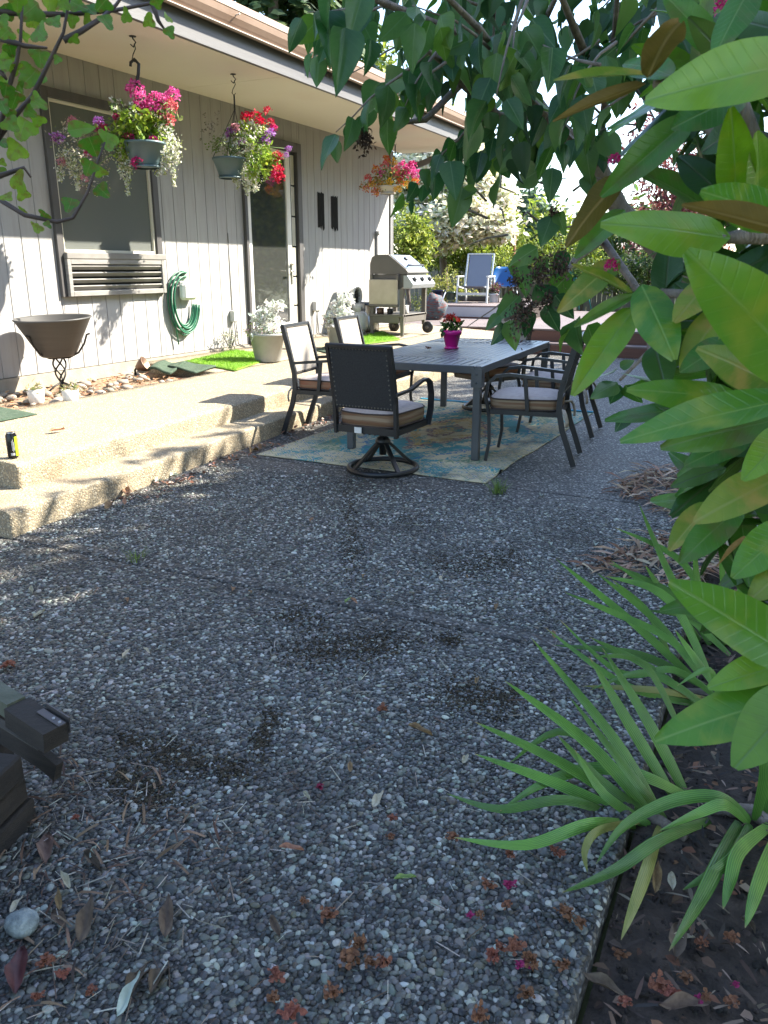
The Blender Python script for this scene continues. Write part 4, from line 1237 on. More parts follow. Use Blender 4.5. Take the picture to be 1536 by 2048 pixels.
# straggly plant below the first outlet
p = wl(460, 690, .12)
t = thing('border_plant', 'straggly pale flowering plant growing at the wall under the outlet box', 'plant', (p.x, p.y, zpad(p.x)))
P = clumps([((0, 0, .14), (.1, .2, .12))], 40, 8, .02, .3); n = len(P)
link('foliage', scatter('foliage', QUADLEAF_V, QUADLEAF_F, P, rot_rand(n, 1.4), rng.uniform(.012, .03, (n, 1)) * np.ones((1, 3)), vary([(.5, .48, .45), (.2, .24, .14), (.4, .38, .3)], n, .2)), 'foliage', t)
for k in range(8):
    a = rng.uniform(0, 6.28); m = MB(); m.tube([(0, 0, 0), (.04 * math.cos(a), .1 * math.sin(a), .14), (.07 * math.cos(a), .18 * math.sin(a), .24)], .004, 5); m.build('stem', 'iron', t, True)
# propane tank and steel bin
p = onz(712, 666, .42)
t = thing('propane_tank', 'white propane gas cylinder standing by the wall beside the steel bin', 'gas tank', (p.x + .1, p.y - .1, zpad(p.x)))
m = MB(); m.lathe([(0, .02), (.1, .02), (.13, .04), (.153, .09), (.153, .27), (.13, .32), (.08, .345), (0, .35)], 28); m.build('cylinder', 'tank_white', t, True)
m = MB(); m.lathe([(.11, 0), (.115, 0), (.112, .05), (.107, .05)], 24); m.build('foot_ring', 'tank_white', t, True)
m = MB(); n = 18
vs, fs = [], []
for i in range(n + 1):
    a = R(40) + R(280) * i / n
    for r_, z_ in ((.1, .335), (.1, .46), (.106, .46), (.106, .335)):
        vs.append((r_ * math.cos(a), r_ * math.sin(a), z_))
for i in range(n):
    for j in range(4):
        fs.append((i * 4 + j, i * 4 + (j + 1) % 4, i * 4 + 4 + (j + 1) % 4, i * 4 + 4 + j))
m.add(vs, fs, True); m.build('collar', 'tank_white', t, True)
m = MB(); m.tube([(0, 0, .34), (0, 0, .41)], .018, 8); m.tube([(0, 0, .41), (0, 0, .43)], .035, 10); m.build('valve', 'iron', t, True)
p = onz(733, 664, .42)
t = thing('waste_bin', 'round brushed steel waste bin with dark lid beside the propane tank', 'bin', (p.x, p.y + .1, zpad(p.x)))
m = MB(); m.lathe([(0, 0), (.16, 0), (.165, .02), (.165, .44), (.15, .44), (.145, .05), (0, .05)], 32); m.build('body', 'steel', t, True)
m = MB(); m.lathe([(.168, .43), (.17, .455), (.155, .47), (0, .475)], 32); m.build('lid', mat('lid_blue', (.06, .09, .15), .35), t, True)

# ---- gas grill
gp = Vector((-5.98, 11.62, 0)); gz = zpad(-5.7)
gr = thing('gas_grill', 'grey gas barbecue grill on wheels parked at the house corner', 'grill', (gp.x, gp.y, gz))
mat('grill_taupe', (.12, .112, .1), .5, (.14, .13, .116), ns=4, metal=.2)
mat('grill_shelf', (.5, .44, .34), .6, (.42, .36, .27), ns=5)
mat('grill_black', (.02, .02, .022), .5)
GW = 1.1     # along Y
lid = [(.0, .95), (.0, 1.1), (.03, 1.2), (.1, 1.24), (.32, 1.24), (.62, 1.02), (.66, .975), (.64, .95)]
m = MB(); m.prism(lid, 1, .14, .95); lo = m.build('lid', 'grill_taupe', gr, True)
d = Vector((.3, 0, -.22)).normalized(); nn = Vector((.22, 0, .3)).normalized()
M = Matrix.Translation((.47 + nn.x * .006, .545, 1.13 + nn.z * .006)) @ Matrix(((d.x, 0, nn.x), (0, 1, 0), (d.z, 0, nn.z))).to_4x4()
m = MB(); m.box((0, 0, 0), (.34, .74, .01), M=M, bev=.004); m.build('lid_front', mat('lid_steel', (.5, .55, .62), .3, metal=.9), lo, True)
m = MB(); m.lathe([(0, .0), (.035, 0), (.035, .02), (0, .025)], 16, M=M @ Matrix.Translation((-.06, 0, .006))); m.build('thermometer', 'grill_black', lo, True)
m = MB(); m.tube([M @ Vector((.14, -.3, .04)), M @ Vector((.14, .3, .04))], .014, 8); m.build('lid_handle', 'grill_black', lo, True)
for s_ in (-.3, .3):
    m = MB(); m.tube([M @ Vector((.14, s_, 0)), M @ Vector((.14, s_, .04))], .01, 6); m.build('handle_mount', 'grill_black', lo, True)
m = MB(); m.prism([(.02, .78), (.02, .945), (.63, .945), (.63, .8), (.5, .72), (.14, .72)], 1, .16, .93); m.build('cook_box', 'grill_taupe', gr, True)
m = MB(); m.prism([(.6, .74), (.6, .93), (.66, .93), (.76, .8), (.74, .74)], 1, .1, 1.0); cp_ = m.build('control_panel', mat('panel_grey', (.3, .33, .34), .35, metal=.5), gr, True)
d2 = Vector((.1, 0, -.13)).normalized(); n2v = Vector((.13, 0, .1)).normalized()
for k in range(3):
    M = Matrix.Translation((.71 + n2v.x * .002, .25 + .3 * k, .865 + n2v.z * .002)) @ Matrix(((d2.x, 0, n2v.x), (0, 1, 0), (d2.z, 0, n2v.z))).to_4x4()
    m = MB(); m.lathe([(.045, 0), (.042, .006), (.032, .01), (.028, .04), (0, .042)], 18, M=M); m.build('knob', 'grill_black', cp_, True)
# folded side shelf on the camera side
m = MB(); m.box((.26, .085, .68), (.5, .03, .38), bev=.008); m.build('side_shelf', 'grill_shelf', gr, True)
m = MB(); m.box((.26, .088, .475), (.52, .045, .05), bev=.012); m.build('shelf_lip', 'grill_taupe', gr, True)
for x_ in (.05, .5):
    m = MB(); m.box((x_, .1, .9), (.045, .05, .1), bev=.004); m.build('bracket', 'grill_taupe', gr, True)
for x_ in (.04, .57):
    for y_ in (.13, .98):
        m = MB(); m.prism([(x_ - .035, .73), (x_ + .035, .73), (x_ + .035, .3), (x_ + .02, .0 if y_ < .5 else .14), (x_ - .02, .0 if y_ < .5 else .14), (x_ - .035, .3)], 1, y_ - .025, y_ + .025); m.build('leg', 'grill_taupe', gr, True)
m = MB(); m.box((.305, .555, .32), (.6, .95, .04), bev=.006); m.box((.305, .1, .27), (.46, .03, .13), bev=.006); m.box((.59, .555, .275), (.03, .79, .12), bev=.006); m.build('bottom_shelf', 'grill_taupe', gr, True)
for x_ in (.02, .64):
    M = Matrix.Translation((x_, .99, .1)) @ Matrix.Rotation(R(90), 4, 'X')
    M = Matrix.Translation((x_, .99, .098)) @ Matrix.Rotation(R(90), 4, 'X')
    m = MB(); m.lathe([(.03, -.025), (.075, -.025), (.095, -.015), (.098, 0), (.095, .015), (.075, .025), (.03, .025)], 24, M=M); wl_ = m.build('wheel', 'grill_black', gr, True)
    m = MB(); m.lathe([(0, -.028), (.03, -.028), (.03, .028), (0, .028)], 12, M=M); m.build('hub', 'grill_taupe', wl_, True)
# things kept on the grill shelf
for (x_, y_, r_, h_, c_, lb, nm) in ((.5, .35, .075, .13, 'tank_white', 'pale plastic tub sitting on the lower shelf of the grill', 'plastic_tub'), (.3, .25, .05, .08, 'grill_black', 'black tin on the lower shelf of the grill', 'tin'), (.14, .22, .06, .09, 'bronze', 'brown jar on the lower shelf of the grill near the wall', 'jar')):
    t = thing(nm, lb, nm.replace('_', ' '), (gp.x + x_, gp.y + y_, gz + .3415))
    m = MB(); m.lathe([(0, 0), (r_ * .9, 0), (r_, .01), (r_, h_ * .85), (r_ * .95, h_ * .88)], 20); m.build('body', c_, t, True)
    m = MB(); m.lathe([(r_ * 1.03, h_ * .86), (r_ * 1.03, h_), (0, h_ * 1.02)], 20); m.build('lid', c_, t, True)

# ================================================================== hanging baskets
mat('basket_teal', (.07, .12, .13), .45, (.09, .14, .15), ns=4)
mat('basket_pale', (.5, .46, .4), .6)
mat('wire_black', (.02, .02, .02), .5)
def geranium(root, P, rad, c):
    o = link('blossom', geo_head[c], 'flower_petals', root)
    o.location = P - root.location; o.scale = (rad,) * 3
    o.rotation_euler = (rng.uniform(-.8, .8), rng.uniform(-.8, .8), rng.uniform(0, 6))
def head_mesh(colors, n=110, sz=.42):
    P = rng.normal(size=(n, 3)); P /= np.linalg.norm(P, axis=1, keepdims=True); P[:, 2] = np.where(P[:, 2] < -.4, -P[:, 2], P[:, 2])
    P *= rng.uniform(.65, 1.0, (n, 1))
    return scatter('blossom', QUADLEAF_V, QUADLEAF_F, P, rot_rand(n, 1.6), np.full((n, 3), sz) * rng.uniform(.7, 1.2, (n, 1)), vary(colors, n, .22))
geo_head = {'pink': head_mesh([(.62, .08, .3), (.7, .16, .4), (.55, .04, .22)]), 'magenta': head_mesh([(.5, .01, .15), (.6, .03, .22), (.4, .01, .1)]),
            'red': head_mesh([(.5, .005, .03), (.58, .01, .06), (.38, .0, .03)]), 'purple': head_mesh([(.35, .15, .5), (.5, .3, .6), (.3, .05, .3)]),
            'orange': head_mesh([(.65, .18, .02), (.7, .3, .03), (.6, .08, .05)]), 'yellow': head_mesh([(.7, .45, .03), (.65, .35, .03)]),
            'rose': head_mesh([(.55, .2, .25), (.5, .25, .3), (.35, .12, .12)]), 'coral': head_mesh([(.65, .1, .12), (.7, .2, .2)])}
def basket(lab, hook, potpx, pr, ph, potm, masses, heads, trails, hookbig):
    """hook: point on the soffit; masses: (px,py,rpx,colors,n,size); heads: (px,py,rpx,kind); trails: (px,py0,py1)"""
    hx = Vector((hook.x, hook.y, ZS))
    dist = math.hypot(hx.x, hx.y)
    def at(px, py, off=0.0):
        d = ray(px, py); return CAMP + d * ((dist + off) / math.hypot(d.x, d.y))
    k = dist / F * 1.02          # metres for one picture unit
    pc = at(*potpx)
    root = thing('hanging_basket', lab, 'hanging basket', (pc.x, pc.y, pc.z - ph), group='hanging baskets under the eave')
    m = MB(); m.lathe([(0, .0), (pr * .62, 0), (pr * .68, .02), (pr, ph - .02), (pr * 1.05, ph - .02), (pr * 1.05, ph), (pr * .95, ph), (pr * .9, ph - .03), (0, ph - .04)], 30); m.build('pot', potm, root, True)
    m = MB(); m.lathe([(pr * .62, -.014), (pr * .7, -.012), (pr * .72, .004), (pr * .6, .004)], 24); m.build('saucer', potm, root, True)
    # hook and hanger wires
    L0 = hx - root.location
    m = MB(); m.tube([(L0.x, L0.y, L0.z), (L0.x, L0.y, L0.z - .02), (L0.x + .03, L0.y, L0.z - .05), (L0.x, L0.y, L0.z - .085), (L0.x - .028, L0.y, L0.z - .06)], .006, 6); m.lathe([(.03, 0), (.03, -.006), (0, -.008)], 12, (L0.x, L0.y, L0.z)); m.build('ceiling_hook', 'wire_black', root, True)
    m = MB(); m.tube([(L0.x + .012, L0.y, L0.z - .06), (L0.x + .022, L0.y, L0.z - .1), (L0.x - .01, L0.y, L0.z - .14), (L0.x - .024, L0.y, L0.z - .175), (L0.x, L0.y, L0.z - .2), (L0.x + .02, L0.y, L0.z - .18)], .0045, 6); m.build('s_hook', 'wire_black', root, True)
    hz_ = L0.z - .2
    if hookbig:
        m = MB(); m.tube([(L0.x - .05, L0.y, hz_ - .03), (L0.x - .045, L0.y, hz_ + .0), (L0.x, L0.y, hz_ + .02), (L0.x + .045, L0.y, hz_ - .02), (L0.x + .03, L0.y, hz_ - .1), (L0.x, L0.y, hz_ - .16), (L0.x, L0.y, hz_ - .26)], [.012, .013, .014, .014, .014, .016, .02], 8); m.build('hanger_hook', 'wire_black', root, True)
        hz_ -= .25
    else:
        m = MB(); m.tube([(L0.x, L0.y, hz_ + .0), (L0.x, L0.y, hz_ - .14)], .009, 6); m.build('hanger_hook', 'wire_black', root, True)
        hz_ -= .13
    for j in range(4):
        a = j * math.pi / 2 + .5
        m = MB(); m.tube([(L0.x, L0.y, hz_), (pr * math.cos(a), pr * math.sin(a), ph)], .0035, 5); m.build('hanger_wire', 'wire_black', root, True)
    for (px, py, rp, colors, n, size, *sq) in masses:
        sq = sq[0] if sq else 1.0
        c = at(px, py, rng.uniform(-.06, .06)) - root.location
        P = clumps([((c.x, c.y, c.z), (rp * k, rp * k, rp * k * sq))], max(6, n // 9), 9, rp * k * .12, .25)
        nn_ = len(P)
        o = link('foliage', scatter('foliage', QUADLEAF_V, QUADLEAF_F, P, rot_rand(nn_, 1.4), rng.uniform(.7, 1.3, (nn_, 1)) * size * np.ones((1, 3)), vary(colors, nn_, .25)), 'foliage', root)
    for (px, py, rp, kind) in heads:
        geranium(root, at(px, py, rng.uniform(-.14, .0)), rp * k, kind)
        a, b = at(px, py) - root.location, Vector((0, 0, ph))
        if (a - b).length > .2:
            m = MB(); m.tube([b, b.lerp(a, .6) + Vector((0, 0, .06)), a], .0035, 5); m.build('stem', mat('stem_green', (.12, .2, .05), .6), root, True)
    for (px, y0, y1) in trails:
        a, b = at(px, y0) - root.location, at(px + rng.uniform(-6, 6), y1) - root.location
        n = int((y1 - y0) * 2.6)
        tt = rng.random(n)
        P = np.array(a)[None] * (1 - tt)[:, None] + np.array(b)[None] * tt[:, None] + rng.normal(size=(n, 3)) * (.035 * (1.1 - tt))[:, None]
        link('trailing_stem', scatter('trailing_stem', QUADLEAF_V, QUADLEAF_F, P, rot_rand(n, 1.5), rng.uniform(.014, .03, (n, 1)) * np.ones((1, 3)), vary([(.6, .6, .5), (.7, .7, .62), (.3, .36, .12), (.45, .45, .25)], n, .2)), 'foliage', root)['kind'] = 'stuff'
YG = [(.25, .36, .03), (.32, .42, .05), (.18, .3, .03)]
GN = [(.1, .18, .03), (.16, .22, .05), (.2, .26, .09)]
WH = [(.68, .68, .6), (.6, .6, .5), (.35, .4, .15), (.74, .74, .68)]
DR = [(.3, .26, .16), (.4, .36, .26), (.2, .24, .1), (.5, .46, .4)]
hk1, hk2 = onz(265, 72, ZS), onz(466, 148, ZS)
basket('hanging basket of pink geraniums with trailing white flowers before the window', hk1, (288, 285), .185, .2, 'basket_teal',
       [(262, 300, 26, YG + WH[:1], 220, .04, .8), (275, 255, 36, YG, 420, .05, .8), (300, 285, 34, YG, 300, .045, .7), (320, 255, 28, GN + WH[:2], 300, .04), (235, 275, 34, GN + YG, 300, .04, .8), (150, 300, 40, DR, 420, .022, 1.2), (180, 330, 40, DR, 320, .02, 1.2), (335, 300, 22, WH, 300, .026, 1.6), (250, 225, 26, GN + WH, 260, .034), (330, 230, 26, GN, 200, .04)],
       [(270, 180, 15, 'pink'), (284, 200, 15, 'pink'), (300, 214, 13, 'pink'), (318, 226, 13, 'pink'), (332, 205, 14, 'pink'), (346, 190, 12, 'pink'), (343, 214, 12, 'coral'), (310, 196, 11, 'pink'), (290, 222, 12, 'magenta'), (338, 240, 11, 'coral'), (256, 284, 15, 'magenta'), (307, 283, 9, 'magenta'), (274, 325, 10, 'magenta'), (178, 307, 9, 'magenta'), (202, 258, 11, 'magenta'), (198, 243, 9, 'purple'), (235, 236, 8, 'magenta'), (146, 248, 12, 'rose'), (115, 277, 11, 'purple'), (122, 325, 8, 'rose'), (168, 358, 7, 'rose')],
       [(335, 285, 350), (345, 290, 372), (352, 280, 330), (252, 300, 390), (238, 300, 355), (262, 310, 350), (125, 300, 362), (150, 320, 380), (318, 320, 352), (140, 300, 350)], True)
basket('hanging basket of red and purple flowers with white trailers before the glass door', hk2, (458, 316), .17, .19, 'basket_teal',
       [(505, 270, 26, YG + WH[:1], 300, .04), (520, 325, 30, YG, 360, .045), (480, 335, 24, WH, 300, .024, .9), (495, 335, 30, WH, 460, .024, 1.1), (480, 295, 26, GN + WH, 300, .028), (470, 275, 22, GN + WH, 260, .03), (440, 290, 22, GN, 240, .022), (505, 360, 22, WH, 260, .022), (545, 320, 16, YG, 160, .04), (412, 262, 14, [(.16, .13, .12), (.25, .2, .22), (.1, .12, .07)], 90, .016, 2.2), (432, 240, 9, [(.16, .13, .12), (.25, .2, .22)], 50, .014, 2.4)],
       [(510, 236, 12, 'red'), (494, 236, 11, 'red'), (520, 245, 9, 'red'), (535, 222, 7, 'red'), (541, 244, 7, 'red'), (554, 314, 10, 'red'), (556, 345, 12, 'red'), (550, 354, 10, 'magenta'), (560, 358, 9, 'red'), (464, 268, 10, 'purple'), (470, 255, 8, 'rose'), (540, 268, 9, 'purple'), (532, 283, 8, 'purple'), (548, 258, 8, 'magenta'), (578, 298, 6, 'purple'), (572, 310, 5, 'purple'), (484, 285, 7, 'purple')],
       [(480, 330, 380), (495, 340, 392), (510, 340, 385), (470, 330, 365), (462, 300, 340)], False)
p3 = onx(790, 362, -5.45)
basket('small hanging basket of orange and pink petunias at the house corner', Vector((p3.x, p3.y, ZS)), (776, 372), .16, .1, 'basket_pale',
       [(780, 352, 34, GN + [(.4, .3, .05), (.25, .25, .05)], 420, .035, .7), (745, 365, 22, [(.35, .12, .04), (.2, .2, .05)], 200, .03), (815, 355, 22, GN, 200, .035)],
       [(752, 340, 8, 'orange'), (735, 358, 8, 'coral'), (732, 378, 7, 'orange'), (770, 332, 8, 'coral'), (765, 348, 8, 'pink'), (790, 345, 9, 'coral'), (805, 335, 11, 'pink'), (820, 340, 11, 'pink'), (833, 350, 10, 'pink'), (812, 352, 10, 'magenta'), (800, 365, 9, 'orange'), (780, 365, 8, 'yellow'), (815, 372, 9, 'yellow'), (830, 365, 8, 'orange'), (762, 372, 8, 'yellow'), (750, 385, 8, 'orange'), (795, 380, 8, 'yellow'), (745, 370, 7, 'yellow'), (825, 330, 8, 'magenta'), (787, 327, 8, 'yellow'), (772, 318, 7, 'orange')],
       [], False)
# drinks can on the terrace edge
p = onz(28, 918, .312)
t = thing('drinks_can', 'black and lime tall drinks can standing on the terrace edge', 'can', (p.x, p.y, zpad(p.x) + .003), R(200))
m = MB(); m.lathe([(0, .004), (.024, 0), (.033, .012), (.033, .14), (.026, .156), (.026, .158), (.023, .153), (0, .152)], 28)
can = m.build('body', mat('can_black', (.012, .012, .013), .25, metal=.4), t, True)
for (a0, a1, z0, z1, c_) in ((150, 185, .015, .135, (.35, .5, .02)), (118, 122, .05, .11, (.6, .6, .6)), (128, 132, .04, .12, (.6, .6, .6)), (138, 142, .05, .105, (.6, .6, .6)), (100, 140, .02, .035, (.5, .5, .5))):
    vs, fs = [], []
    for i in range(9):
        a = R(a0 + (a1 - a0) * i / 8)
        vs += [(.0334 * math.cos(a), .0334 * math.sin(a), z0), (.0334 * math.cos(a), .0334 * math.sin(a), z1)]
        if i: fs.append((2 * i - 2, 2 * i, 2 * i + 1, 2 * i - 1))
    m = MB(); m.add(vs, fs, True); m.build('print_mark', mat('can_print_%d' % int(c_[0] * 100), c_, .35), can, True)
m = MB(); m.lathe([(.0262, .156), (.027, .159), (.0255, .1595), (.022, .154), (0, .1535)], 28); m.build('lid', 'steel', can, True)

# ================================================================== deck and what stands on it
ZD = .41
mat('deck_wood', (.15, .12, .115), .6, (.2, .16, .155), ns=3, stretch=(.6, 9, 9), randv=.12, bump=.15)
mat('deck_fascia', (.1, .045, .033), .65, (.13, .06, .045), ns=3, stretch=(.6, 6, 6))
deck = thing('deck', 'low reddish wooden deck with board edge beyond the patio', 'deck', (-3.2, 14.4, 0))
dm = MB(); dm.box((0, 0, 0), (9.4, .136, .03), bev=.004); dme = dm.mesh('deck_board')
for k in range(44):
    o = link('deck_board', dme, 'deck_wood', deck); o.location = Vector((-3.3, 14.37 + .143 * k, ZD - .015)) - deck.location
for (x0, x1, z0, z1, yy) in ((-8.0, 1.35, .18, .375, 14.31), (-4.45, 1.35, -.02, .16, 13.98)):
    m = MB(); m.box(((x0 + x1) / 2, yy, (z0 + z1) / 2), (x1 - x0, .03, z1 - z0), bev=.003); m.build('fascia_board', 'deck_fascia', deck)
for k in range(2):
    m = MB(); m.box((-1.55, 14.06 + .143 * k, .178), (5.82, .136, .03), bev=.004); m.build('step_board', 'deck_wood', deck)
m = MB(); m.box((-3.3, 17.4, .17), (9.2, 6.1, .36)); m.build('joists', mat('joist_dark', (.03, .02, .018), .9), deck)
# raised upper tier with a pale skirt
ZU = .675
u0, u1 = onz(862, 634, ZD), onz(1052, 640, ZD)
m = MB(); m.box(((u0.x + u1.x) / 2, u0.y - .012, (ZD + ZU - .03) / 2), (u1.x - u0.x, .024, ZU - ZD - .034), bev=.003); m.build('upper_skirt', mat('skirt_white', (.5, .52, .58), .5, (.42, .44, .5), ns=2), deck)
m = MB(); m.box(((u0.x + u1.x) / 2, u0.y + 2.2, (ZD + ZU) / 2 - .02), (u1.x - u0.x - .02, 4.36, ZU - ZD - .04)); m.build('upper_frame', 'joist_dark', deck)
um = MB(); um.box((0, 0, 0), (u1.x - u0.x + .04, .136, .03), bev=.004); ume = um.mesh('upper_board')
for k in range(31):
    o = link('deck_board', ume, 'deck_wood', deck); o.location = Vector(((u0.x + u1.x) / 2, u0.y + .04 + .143 * k, ZU - .015)) - deck.location
m = MB(); m.box(((u0.x + u1.x) / 2, u0.y - .05, ZD + .016), (u1.x - u0.x + .3, .05, .03), bev=.005); m.build('skirt_trim', 'deck_fascia', deck)
# lounge chair
p = onz(937, 606, ZU); p.y += .5
t = thing('lounge_chair', 'white framed lounge chair with grey mesh sling behind the tub', 'lounge chair', (p.x, p.y, ZU), R(8))
mat('lounge_frame', (.6, .63, .63), .45)
mat('lounge_mesh', (.16, .18, .23), .8, (.2, .22, .27), ns=200)
s = 1.05
for q in (-1, 1):
    x = q * .33 * s
    m = MB(); m.bar([(x, -.5, 0), (x, -.46, .3), (x, -.42, .56)], .035, .05, up=(0, 1, 0)); m.build('front_leg', 'lounge_frame', t, True)
    m = MB(); m.bar([(x, .55, 0), (x, .35, .4), (x, .3, .56)], .035, .05, up=(0, 1, 0)); m.build('rear_leg', 'lounge_frame', t, True)
    m = MB(); m.bar([(x, -.5, .58), (x, .32, .58)], .06, .03); m.build('arm', 'lounge_frame', t, True)
    m = MB(); m.bar([(x * .88, -.55, .36), (x * .88, .1, .3), (x * .88, .45, 1.08)], .035, .035, up=(0, -.5, .5)); m.build('side_tube', 'lounge_frame', t, True)
m = MB(); m.bar([(0, .12, .34), (0, .45, 1.06)], .5 * s, .012, up=(0, -.8, .4)); m.build('back_sling', 'lounge_mesh', t, True)
m = MB(); m.bar([(0, -.54, .37), (0, .1, .31)], .5 * s, .012); m.build('seat_sling', 'lounge_mesh', t, True)
m = MB(); m.bar([(-.33 * s, -.48, .2), (.33 * s, -.48, .2)], .03, .06); m.build('cross_bar', 'lounge_frame', t, True)
m = MB(); m.bar([(-.29 * s, .45, 1.08), (.29 * s, .45, 1.08)], .035, .03); m.build('head_bar', 'lounge_frame', t, True)
# moulded shell chairs
def shell_chair(lab, px, py, c, rz, s=1.0, z=0.0):
    p = onz(px, py, z)
    t = thing('shell_chair', lab, 'chair', (p.x, p.y, z), rz, 'moulded chairs on the deck')
    V, n, k = [], 14, 14
    for j in range(k + 1):
        v = j / k
        if v < .45: y_, z_ = -.26 + .5 * v / .45, .4 - .03 * math.sin(math.pi * v / .45)
        else: y_, z_ = .24 + .14 * (v - .45) / .55, .4 + .46 * (v - .45) / .55
        wd_ = .27 if v < .45 else .27 + .05 * math.sin((v - .45) / .55 * math.pi) - .06 * max(0, (v - .9) / .1)
        for i in range(n + 1):
            u = -1 + 2 * i / n
            V.append((u * wd_ * s, (y_ - .12 * (abs(u) ** 3) * (v > .45) * 1.0) * s, (z_ + (.05 * abs(u) ** 3 if v < .5 else 0)) * s))
    Fq = [(j * (n + 1) + i, j * (n + 1) + i + 1, (j + 1) * (n + 1) + i + 1, (j + 1) * (n + 1) + i) for j in range(k) for i in range(n)]
    m = MB(); m.add(V, Fq, True); o = m.build('shell', c, t, True); sd_ = o.modifiers.new('t', 'SOLIDIFY'); sd_.thickness = .012
    for q in (-1, 1):
        for y0, y1 in ((-.28, -.18), (.3, .14)):
            m = MB(); m.tube([(q * .26 * s, y0 * s, 0), (q * .2 * s, y1 * s, .39 * s)], .014, 8); m.build('leg', 'steel' if 'blue' in lab else c, t, True)
    return t
mat('chair_blue', (.01, .09, .27), .35)
mat('chair_teal', (.02, .25, .3), .4)
shell_chair('bright blue moulded shell chair standing on the deck beside the lounge chair', 1012, 604, 'chair_blue', R(30), .92, ZU)
shell_chair('teal moulded chair on the deck half hidden behind the lilac leaves', 1150, 618, 'chair_teal', R(70), 1.1, ZD)
# pots on the deck
def deck_pot(nm, lab, px, py, r, h, c, plant=None, cols=None):
    p = onz(px, py, ZU)
    t = thing(nm, lab, 'plant pot', (p.x, p.y, ZU), group='pots on the deck')
    m = MB(); m.lathe([(0, 0), (r * .7, 0), (r * .8, .02), (r, h - .03), (r * 1.07, h - .03), (r * 1.07, h), (r * .95, h), (r * .9, h - .05), (0, h - .06)], 24); m.build('pot', c, t, True)
    n = 240
    P = clumps([((0, 0, h + plant[1] * .5), (plant[0], plant[0], plant[1] * .6))], 30, 8, .03, .2)
    link('foliage', scatter('foliage', QUADLEAF_V, QUADLEAF_F, P, rot_rand(n, 1.2), rng.uniform(.04, .09, (n, 1)) * np.array([[.6, 1, 1]]), vary(cols, n, .25)), 'foliage', t)
YEL = [(.3, .32, .06), (.4, .4, .1), (.22, .26, .05)]
mat('navy_glaze', (.015, .02, .07), .2)
mat('green_glaze', (.03, .07, .06), .3)
mat('pale_blue_glaze', (.4, .46, .55), .4)
deck_pot('glazed_pot', 'navy blue glazed pot with yellow foliage near the grill', 877, 600, .17, .24, 'navy_glaze', (.26, .35), YEL)
deck_pot('glazed_pot', 'dark green pot with yellow shrub left of the lounge chair', 901, 600, .13, .2, 'green_glaze', (.24, .55), YEL)
deck_pot('glazed_pot', 'pale blue pot with dark leaves right of the lounge chair', 987, 605, .11, .2, 'pale_blue_glaze', (.16, .22), [(.08, .03, .04), (.1, .12, .04), (.3, .1, .12)])
deck_pot('glazed_pot', 'small dark pot under the lounge chair by its front leg', 918, 600, .08, .11, 'green_glaze', (.1, .14), YEL)
p = onz(941, 603, ZU)
t = thing('planter_tray', 'long black planter tray lying under the lounge chair', 'tray', (p.x, p.y + .3, ZU))
m = MB(); m.box((0, 0, .06), (.75, .25, .12), bev=.02); m.build('tray', 'grill_black', t, True)
P = clumps([((0, 0, .14), (.34, .1, .06))], 20, 8, .03, .2); n = len(P)
link('foliage', scatter('foliage', QUADLEAF_V, QUADLEAF_F, P, rot_rand(n, 1.2), rng.uniform(.04, .07, (n, 1)) * np.ones((1, 3)), vary(YEL, n, .2)), 'foliage', t)
# slumped bag beside the grill
p = onz(872, 640, ZD)
V = SPH_V.copy(); V2, F2 = subdiv(V, SPH_F)
V2 = np.array([Vector(v) * (1 + .28 * noise.noise((v[0] * 2.2, v[1] * 2.2, v[2] * 2.2)) + .1 * noise.noise((v[0] * 7, v[1] * 7, v[2] * 7))) for v in V2]) * np.array([.26, .22, .3])
o = link('canvas_bag', np_mesh('canvas_bag', V2, np.array(F2), None, True), mat('bag_cloth', (.05, .04, .05), .9, (.2, .06, .05), ns=4, stretch=(2, 2, 9), c3=(.06, .1, .12), ns3=6, con3=(.45, .55)))
o.location = (p.x - .1, p.y + .1, ZD + .22)
tag(o, 'slumped striped dark cloth bag leaning behind the grill on the deck', 'bag')
m = MB(); m.tube([(.1, -.1, -.18), (.2, -.12, .1), (.28, -.05, .34)], .012, 6); m.build('handle', 'pale_blue_glaze', o, True)

